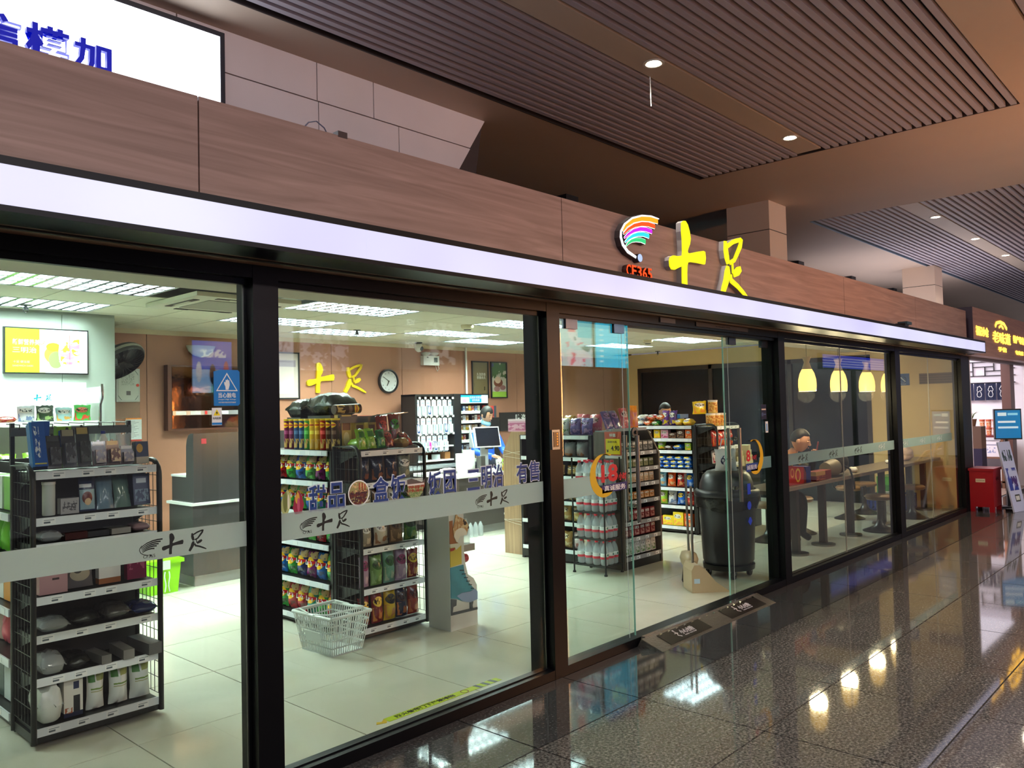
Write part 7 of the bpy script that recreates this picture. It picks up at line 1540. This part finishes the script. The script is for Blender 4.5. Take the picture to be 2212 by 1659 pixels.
# ------------------------------------------------------------------ people
SKIN = mat('skin', (206, 156, 124), .5); HAIR = mat('black_hair', (12, 10, 10), .6, bump=(90, .3), stretch=(1, 1, .15)); EYE = mat('eye_dark', (24, 18, 16), .25); LIP = mat('lips', (170, 98, 88), .5)
def skinbody(chains, root):
    """chains: list of [(x,y,z,r,mat), ...]; equal points are merged; returns verts, faces, material indices"""
    pts, idx, edges, mi = [], {}, [], []
    for ch in chains:
        prev = None
        for x, y, z, r, m in ch:
            k = (round(x, 4), round(y, 4), round(z, 4))
            if k not in idx: idx[k] = len(pts); pts.append((x, y, z, r)); mi.append(m)
            if prev is not None: edges.append((prev, idx[k]))
            prev = idx[k]
    me = bpy.data.meshes.new('sk'); me.from_pydata([p[:3] for p in pts], edges, [])
    o = bpy.data.objects.new('sk', me); C.objects.link(o)
    md = o.modifiers.new('s', 'SKIN'); md.use_smooth_shade = True; md.branch_smoothing = .6
    for i, p in enumerate(pts):
        sv = me.skin_vertices[0].data[i]; r = p[3]; sv.radius = r if isinstance(r, tuple) else (r, r); sv.use_root = (i == root)
    sub = o.modifiers.new('b', 'SUBSURF'); sub.levels = 2; sub.render_levels = 2
    dg = bpy.context.evaluated_depsgraph_get(); ev = o.evaluated_get(dg); m2 = bpy.data.meshes.new_from_object(ev)
    vs = [tuple(v.co) for v in m2.vertices]; fs = [tuple(p.vertices) for p in m2.polygons]
    segs = [(Vector(pts[a][:3]), Vector(pts[b][:3]), mi[b]) for a, b in edges]
    ms = []
    for p in m2.polygons:
        c = p.center; best = None
        for a, b, m in segs:
            ab = b - a; t = max(0, min(1, (c - a).dot(ab) / max(1e-9, ab.length_squared))); d = (a + ab * t - c).length
            if best is None or d < best[0]: best = (d, m)
        ms.append(best[1])
    bpy.data.objects.remove(o); bpy.data.meshes.remove(m2)
    return vs, fs, ms
def hand(b, wrist, d, palm_n, s=1.0, curl=.5, m=0, left=False):
    """palm with five separate bent fingers; d = pointing direction, palm_n = palm normal"""
    d = Vector(d).normalized(); n = Vector(palm_n).normalized(); n = (n - d * n.dot(d)).normalized(); sd = d.cross(n) * (-1 if left else 1); w_ = Vector(wrist)
    b.obox(w_ + d * .045 * s, sd * .038 * s, d * .048 * s, n * .013 * s, m)
    b.ball(tuple(w_ + d * .02 * s), .03 * s, .03 * s, .026 * s, 10, 7, m)
    for k, L in enumerate((.068, .078, .072, .056)):
        base = w_ + d * .085 * s + sd * (-.028 + .0187 * k) * s
        p1 = base + (d * cos(curl * .6) + n * sin(curl * .6)) * L * .45 * s
        p2 = p1 + (d * cos(curl * 1.5) + n * sin(curl * 1.5)) * L * .33 * s
        p3 = p2 + (d * cos(curl * 2.3) + n * sin(curl * 2.3)) * L * .27 * s
        b.tube([base - d * .02 * s, base, p1, p2, p3], .0088 * s, 7, m, r_end=.0066 * s)
    tb_ = w_ + d * .025 * s - sd * .03 * s
    p1 = tb_ + (d * .6 - sd * .8).normalized() * .036 * s; p2 = p1 + (d * .85 - sd * .25 + n * .45).normalized() * .03 * s
    b.tube([tb_, p1, p2], .0105 * s, 7, m, r_end=.008 * s)
def headparts(c, yaw, pitch, s=1.0, roll=0.0):
    """local face direction is -y; returns transform"""
    return Matrix.Translation(c) @ Matrix.Rotation(yaw, 4, 'Z') @ Matrix.Rotation(pitch, 4, 'X') @ Matrix.Rotation(roll, 4, 'Y') @ Matrix.Scale(s, 4)
def hf(p):
    x, y, z = p
    if z < -.1: k = 1 - .42 * (-z - .1); x *= k; y = y * (1 - .12 * (-z)) - .10 * (-z - .1)
    if y < 0: y *= .93
    if z > .3: y *= 1.02
    return (x, y, z)
def hairf(style):
    def f(p):
        x, y, z = p
        face = y < -.25 and z < (.50 if style == 'short' else .30 + .2 * abs(x)) and abs(x) < (.96 if style == 'short' else .8)
        low = z < (-.25 if style == 'short' else -.45) or (style == 'short' and z < .15 and y < .1)
        if face or low: return (x * .8, y * .8, z * .8)
        return (x, y, z)
    return f
def add_tf(b, src, T):
    b.add([tuple(T @ Vector(p)) for p in src.v], src.f, 0, True)
    for i, (mm, sm) in enumerate(zip(src.m, src.sm)): b.m[len(b.m) - len(src.m) + i] = mm; b.sm[len(b.sm) - len(src.sm) + i] = sm
def make_person(lab, loc, rz, chains, root, mats, head, hands, style, extra=None):
    t = thing('person', lab, 'person', loc, rz)
    b = B(); vs, fs, ms = skinbody(chains, root)
    n0 = len(b.m); b.add(vs, fs, 0, True); b.m = ms[:]
    T = headparts(*head)
    h = B(); h.ball((0, 0, 0), .078, .098, .118, 22, 18, 0, hf)
    h.add([(0, -.118, -.024), (-.017, -.088, -.032), (.017, -.088, -.032), (0, -.090, .022), (0, -.104, -.038)], [(0, 1, 3), (0, 3, 2), (0, 4, 1), (0, 2, 4)], 0, True)
    for sx in (-1, 1):
        h.ball((sx * .078, .008, -.008), .012, .022, .032, 10, 8)
        h.ball((sx * .031, -.083, .006), .016, .011, .009, 10, 6)
    add_tf(b, h, T)
    for a in hands: hand(b, *a[:3], **(a[3] if len(a) > 3 else {}))
    b.obj('body', mats, t)
    e = B()
    for sx in (-1, 1): e.ball((sx * .031, -.0925, .004), .0125, .004, .0035, 10, 6); e.obox((sx * .033, -.091, .028), (.017, 0, .002 * sx * -1), (0, .003, 0), (0, 0, .003))
    eb = B(); add_tf(eb, e, T); eb.obj('eyes_and_brows', EYE, t)
    l = B(); l.ball((0, -.0905, -.06), .022, .007, .006, 10, 6); lb_ = B(); add_tf(lb_, l, T); lb_.obj('mouth', LIP, t)
    g_ = B(); g_.ball((0, .006, .012), .088, .107, .122, 24, 16, 0, hairf(style)); gb_ = B(); add_tf(gb_, g_, T); gb_.obj('hair', HAIR, t)
    if extra: extra(t, T)
    return t
JK, TRS, SHO = 1, 2, 3
# worker behind the checkout, looking down
BLUE = mat('blue_uniform', (16, 92, 206), .6, noise=(5, .15)); NAVYC = mat('navy_cloth', (24, 28, 50), .7); SHOE = mat('shoe_black', (20, 20, 20), .5)
ch = [[(0, 0, .88, (.15, .11), JK), (0, 0, 1.05, (.14, .10), JK), (0, -.01, 1.22, (.17, .115), JK), (0, 0, 1.33, (.12, .085), JK), (0, -.02, 1.40, .05, 0), (0, -.03, 1.47, .048, 0)],
      [(0, -.01, 1.22, (.17, .115), JK), (.17, 0, 1.29, .07, JK), (.23, -.03, 1.16, .058, JK), (.25, -.10, 1.02, .052, JK), (.16, -.26, .98, .042, JK), (.10, -.34, .97, .032, JK)],
      [(0, -.01, 1.22, (.17, .115), JK), (-.17, 0, 1.29, .07, JK), (-.23, -.03, 1.16, .058, JK), (-.26, -.10, 1.02, .052, JK), (-.18, -.26, .98, .042, JK), (-.12, -.34, .97, .032, JK)],
      [(0, 0, .88, (.15, .11), JK), (.09, 0, .80, .09, TRS), (.095, -.01, .46, .062, TRS), (.095, .01, .09, .045, TRS), (.10, -.10, .04, .04, SHO)],
      [(0, 0, .88, (.15, .11), JK), (-.09, 0, .80, .09, TRS), (-.095, -.01, .46, .062, TRS), (-.095, .01, .09, .045, TRS), (-.10, -.10, .04, .04, SHO)]]
def mask(t, T):
    m = B(); m.ball((0, -.012, -.118), .066, .092, .042, 16, 10, 0, lambda p: (p[0], min(p[1], .55), p[2])); mb = B(); add_tf(mb, m, T); mb.obj('face_mask', mat('mask_blue', (150, 206, 226), .6), t)
    s_ = B()
    for sx in (-1, 1): s_.tube([(sx * .062, -.05, -.10), (sx * .078, -.01, -.05), (sx * .084, .012, -.005)], .0025, 5)
    sb_ = B(); add_tf(sb_, s_, T); sb_.obj('mask_strap', PWHITE, t)
    c_ = B().box(-.13, -.09, -.115, -.11, 1.18, 1.24); c_.obj('badge', PWHITE, t)
make_person('person in bright blue uniform with mask under chin looking down at checkout', (8.33, 5.12, 0), radians(-8), ch, 0, [SKIN, BLUE, NAVYC, SHOE], ((0, -.05, 1.545), radians(8), radians(20)), [((.10, -.34, .97), (-.2, -.9, -.2), (0, 0, -1)), ((-.12, -.34, .97), (.2, -.9, -.2), (0, 0, -1), dict(left=True))], 'long', mask)
# seated man with a phone
DKJ = mat('dark_padded_jacket', (40, 42, 36), .6, noise=(6, .3)); OLV = mat('yellow_hood', (226, 160, 20), .6)
ch = [[(0, .0, .565, (.15, .11), TRS), (0, -.04, .68, (.15, .11), JK), (0, -.16, .88, (.175, .12), JK), (0, -.24, .97, (.12, .09), JK), (0, -.30, 1.03, .055, 0), (0, -.335, 1.09, .054, 0)],
      [(0, -.16, .88, (.175, .12), JK), (.19, -.18, .93, .08, JK), (.27, -.27, .87, .062, JK), (.29, -.42, .835, .052, JK), (.24, -.44, .90, .048, JK), (.19, -.46, .97, .036, JK)],
      [(0, -.16, .88, (.175, .12), JK), (-.19, -.18, .93, .08, JK), (-.26, -.27, .87, .062, JK), (-.25, -.42, .835, .052, JK), (-.10, -.47, .82, .046, JK), (-.02, -.49, .81, .034, JK)],
      [(0, .0, .565, (.15, .11), TRS), (.10, -.06, .56, .088, TRS), (.12, -.36, .53, .07, TRS), (.12, -.34, .10, .048, TRS), (.12, -.44, .045, .042, SHO)],
      [(0, .0, .565, (.15, .11), TRS), (-.10, -.06, .56, .088, TRS), (-.12, -.36, .53, .07, TRS), (-.12, -.30, .10, .048, TRS), (-.12, -.40, .045, .042, SHO)]]
def hood(t, T):
    h = B()
    h.tube([(-.11, -.36, .93), (-.135, -.28, .985), (-.12, -.19, 1.02), (0, -.14, 1.03), (.12, -.19, 1.02), (.135, -.28, .985), (.11, -.36, .93)], .045, 10); h.obj('hood', OLV, t)
    B().box(-.035, .035, -.006, .006, -.075, .075).obj('phone', mat('phone_red', (120, 40, 34), .3), t, (.155, -.53, 1.085), (radians(12), 0, radians(20)))
    B().box(-.014, .014, -.009, -.006, .035, .065).obj('phone_lenses', BLK, t, (.155, -.53, 1.085), (radians(12), 0, radians(20)))
make_person('man in dark jacket with yellow hood sitting at the bar looking at phone', (9.0, 1.14, 0), radians(4), ch, 0, [SKIN, DKJ, mat('dark_trousers', (24, 24, 28), .7), SHOE], ((0, -.40, 1.175), radians(6), radians(12), 1.06), [((.19, -.46, .97), (-.25, -.45, .85), (-.6, -.2, -.6), dict(curl=.7)), ((-.02, -.49, .81), (.9, -.3, .0), (0, 0, -1), dict(left=True))], 'short', hood)
# shopper mostly hidden behind the biscuit aisle
ch = [[(0, 0, .88, (.16, .11), JK), (0, 0, 1.08, (.15, .10), JK), (0, 0, 1.24, (.18, .11), JK), (0, 0, 1.34, (.12, .08), JK), (0, -.01, 1.41, .052, 0), (0, -.02, 1.46, .05, 0)],
      [(0, 0, 1.24, (.18, .11), JK), (.19, 0, 1.29, .07, JK), (.25, .01, 1.08, .056, JK), (.27, -.04, .86, .046, JK), (.27, -.06, .80, .034, 0)],
      [(0, 0, 1.24, (.18, .11), JK), (-.19, 0, 1.29, .07, JK), (-.25, .01, 1.08, .056, JK), (-.27, -.04, .86, .046, JK), (-.27, -.06, .80, .034, 0)],
      [(0, 0, .88, (.16, .11), JK), (.09, 0, .80, .09, TRS), (.10, -.01, .46, .064, TRS), (.10, .01, .09, .045, TRS), (.10, -.10, .04, .04, SHO)],
      [(0, 0, .88, (.16, .11), JK), (-.09, 0, .80, .09, TRS), (-.10, -.01, .46, .064, TRS), (-.10, .01, .09, .045, TRS), (-.10, -.10, .04, .04, SHO)]]
make_person('person with short dark hair standing behind the biscuit aisle, only head top showing', (9.85, 3.05, 0), radians(-40), ch, 0, [SKIN, NAVYC, mat('dark_trousers', (24, 24, 28), .7), SHOE], ((0, -.03, 1.53), 0, radians(15)), [((.27, -.06, .80), (0, -.1, -1), (-1, 0, 0)), ((-.27, -.06, .80), (0, -.1, -1), (1, 0, 0), dict(left=True))], 'short')

# ------------------------------------------------------------------ the other side of the hall (added lamps, screens mirrored in the glass)
def cove(x0, x1, lab, m):  # unseen coves, added to brighten the upper wall, slats and beam
    cv = thing('added_cove_light', lab, 'cove light', (0, -6.6, 3.70))
    B().box(x0, x1, -.3, 0, .25, .29).box(x0, x1, -.3, -.05, 0, .25).obj('housing', WHITE, cv)
    B().box(x0 + .05, x1 - .05, -.05, -.03, .01, .24).obj('lit_lens', m, cv)
cove(5.5, 19, 'warm ceiling cove light across the hall, out of view', emis('added_warm_cove', (255, 206, 176), 8.0))
cove(-5, 5.3, 'neutral ceiling cove light behind the viewer', emis('added_neutral_cove', (246, 236, 246), 22.0))
for k, x in enumerate((-1.0, 1.3, 3.6, 5.9, 11.5, 13.7)):  # unseen row, added to light the fascia and hall floor
    downlight(x, -3.45, 'recessed downlight overhead in the hall bay, %s from left, out of view' % ORD[k + 1], 330)
def hallscreen(name, lab, x0, x1, z0, z1, m, y=-3.9):
    t = thing(name, lab, 'display', (0, y, 0))
    B().box(x0 - 0.03, x1 + 0.03, -0.12, -0.01, z0 - 0.03, z1 + 0.03).obj('casing', BLK, t)
    B().box(x0, x1, -0.01, 0.0, z0, z1).obj('screen', m, t)
    B().box((x0 + x1) / 2 - 0.06, (x0 + x1) / 2 + 0.06, -0.11, -0.03, 0, z0).obj('post', BLK, t)
    return t
hallscreen('departure_board', 'cyan information board on a post across the hall, out of view', 9.55, 10.7, 2.21, 2.92, prt('board_cyan', (0, 196, 236), [('r', .08 + .14 * a, .16 + .14 * a, .1 + .11 * b_, .14 + .11 * b_, (190, 236, 250)) for a in (0, 4, 5) for b_ in range(7)] + [('r', 0, 1, .93, 1, (0, 150, 220))], .3, emit=7.0))
hallscreen('advert_screen', 'bright advert screen beside the information board across the hall', 8.60, 9.46, 2.21, 2.90, prt('board_advert', (190, 226, 240), [('n', 3, .5, 0, 1, 0, .7, (236, 232, 246)), ('n', 5, .58, 0, .8, 0, .5, (230, 110, 150)), ('n', 4, .6, .4, 1, .3, .9, (60, 110, 120)), ('r', .35, .55, .7, 1, (240, 70, 120)), ('r', .6, 1, .6, .98, (40, 200, 230))], .3, emit=5.0))
hallscreen('blue_banner', 'blue advert banner on a post behind the viewer', 3.43, 3.81, 1.83, 2.31, prt('banner_blue', (70, 110, 220), [('r', 0, 1, 0, .45, (150, 190, 236)), ('n', 9, .5, .2, .85, .68, .84, (226, 232, 250)), ('e', .5, .36, .08, .2, (50, 54, 70)), ('e', .15, .4, .07, .2, (206, 212, 226)), ('e', .85, .42, .07, .2, (190, 90, 100))], .3, emit=4.5))
hallscreen('lettered_display', 'white lettered panel behind the viewer', 4.28, 4.48, 1.82, 2.52, prt('panel_white', (206, 204, 226), [('n', 9, .55, .1, .8, .6, .75, (90, 84, 110)), ('r', .1, .9, .45, .47, (140, 140, 170))], .3, emit=3.0))
hallscreen('cloud_display', 'purple cloud advert behind the viewer', 4.56, 5.15, 2.06, 2.58, prt('panel_purple', (120, 96, 130), [('n', 4, .5, 0, 1, 0, 1, (216, 200, 226)), ('n', 7, .55, 0, 1, 0, .6, (90, 64, 80))], .3, emit=1.8))
vg = hallscreen('trimmer_poster', 'pale poster with VGR SUPER TRIM lettering behind the viewer', 5.84, 6.76, 2.1, 2.76, prt('poster_vgr', (60, 66, 72), [('n', 6, .5, .45, .95, .1, .85, (206, 210, 220)), ('r', 0, .4, 0, 1, (90, 96, 104))], .3, emit=1.6))
for k, s_ in enumerate(('VGR', 'SUPER', 'TRIM')): text('poster_lettering', s_, .1, emis('poster_white', (255, 255, 255), 5.0), (6.02, .003, 2.64 - .13 * k), vg, rot=(pi / 2, 0, pi), fit=((.12, .2, .16)[k], .07))
hallscreen('louvred_screen', 'blue striped screen across the hall near the far end', 18.0, 22.0, 2.4, 2.7, prt('board_blue', (40, 60, 200), [('r', 0, 1, .1 + .2 * k, .2 + .2 * k, (150, 150, 220)) for k in range(4)], .3, emit=1.6))
ln = thing('added_lantern_tower', 'tall warm paper lantern tower in the hall, out of view', 'lantern', (8.10, -3.6, 0))  # made-up lantern, added to throw warm light on the ceiling beam
B().lathe([(.3, 0), (.3, .06), (.06, .08), (.06, .9)], 24).obj('base', BLK, ln)
B().lathe([(.05, .9), (.16, 1.0), (.17, 1.8), (.16, 2.6), (.05, 2.7)], 24).obj('paper_shade', emis('added_lantern_paper', (255, 172, 104), 38.0), ln)
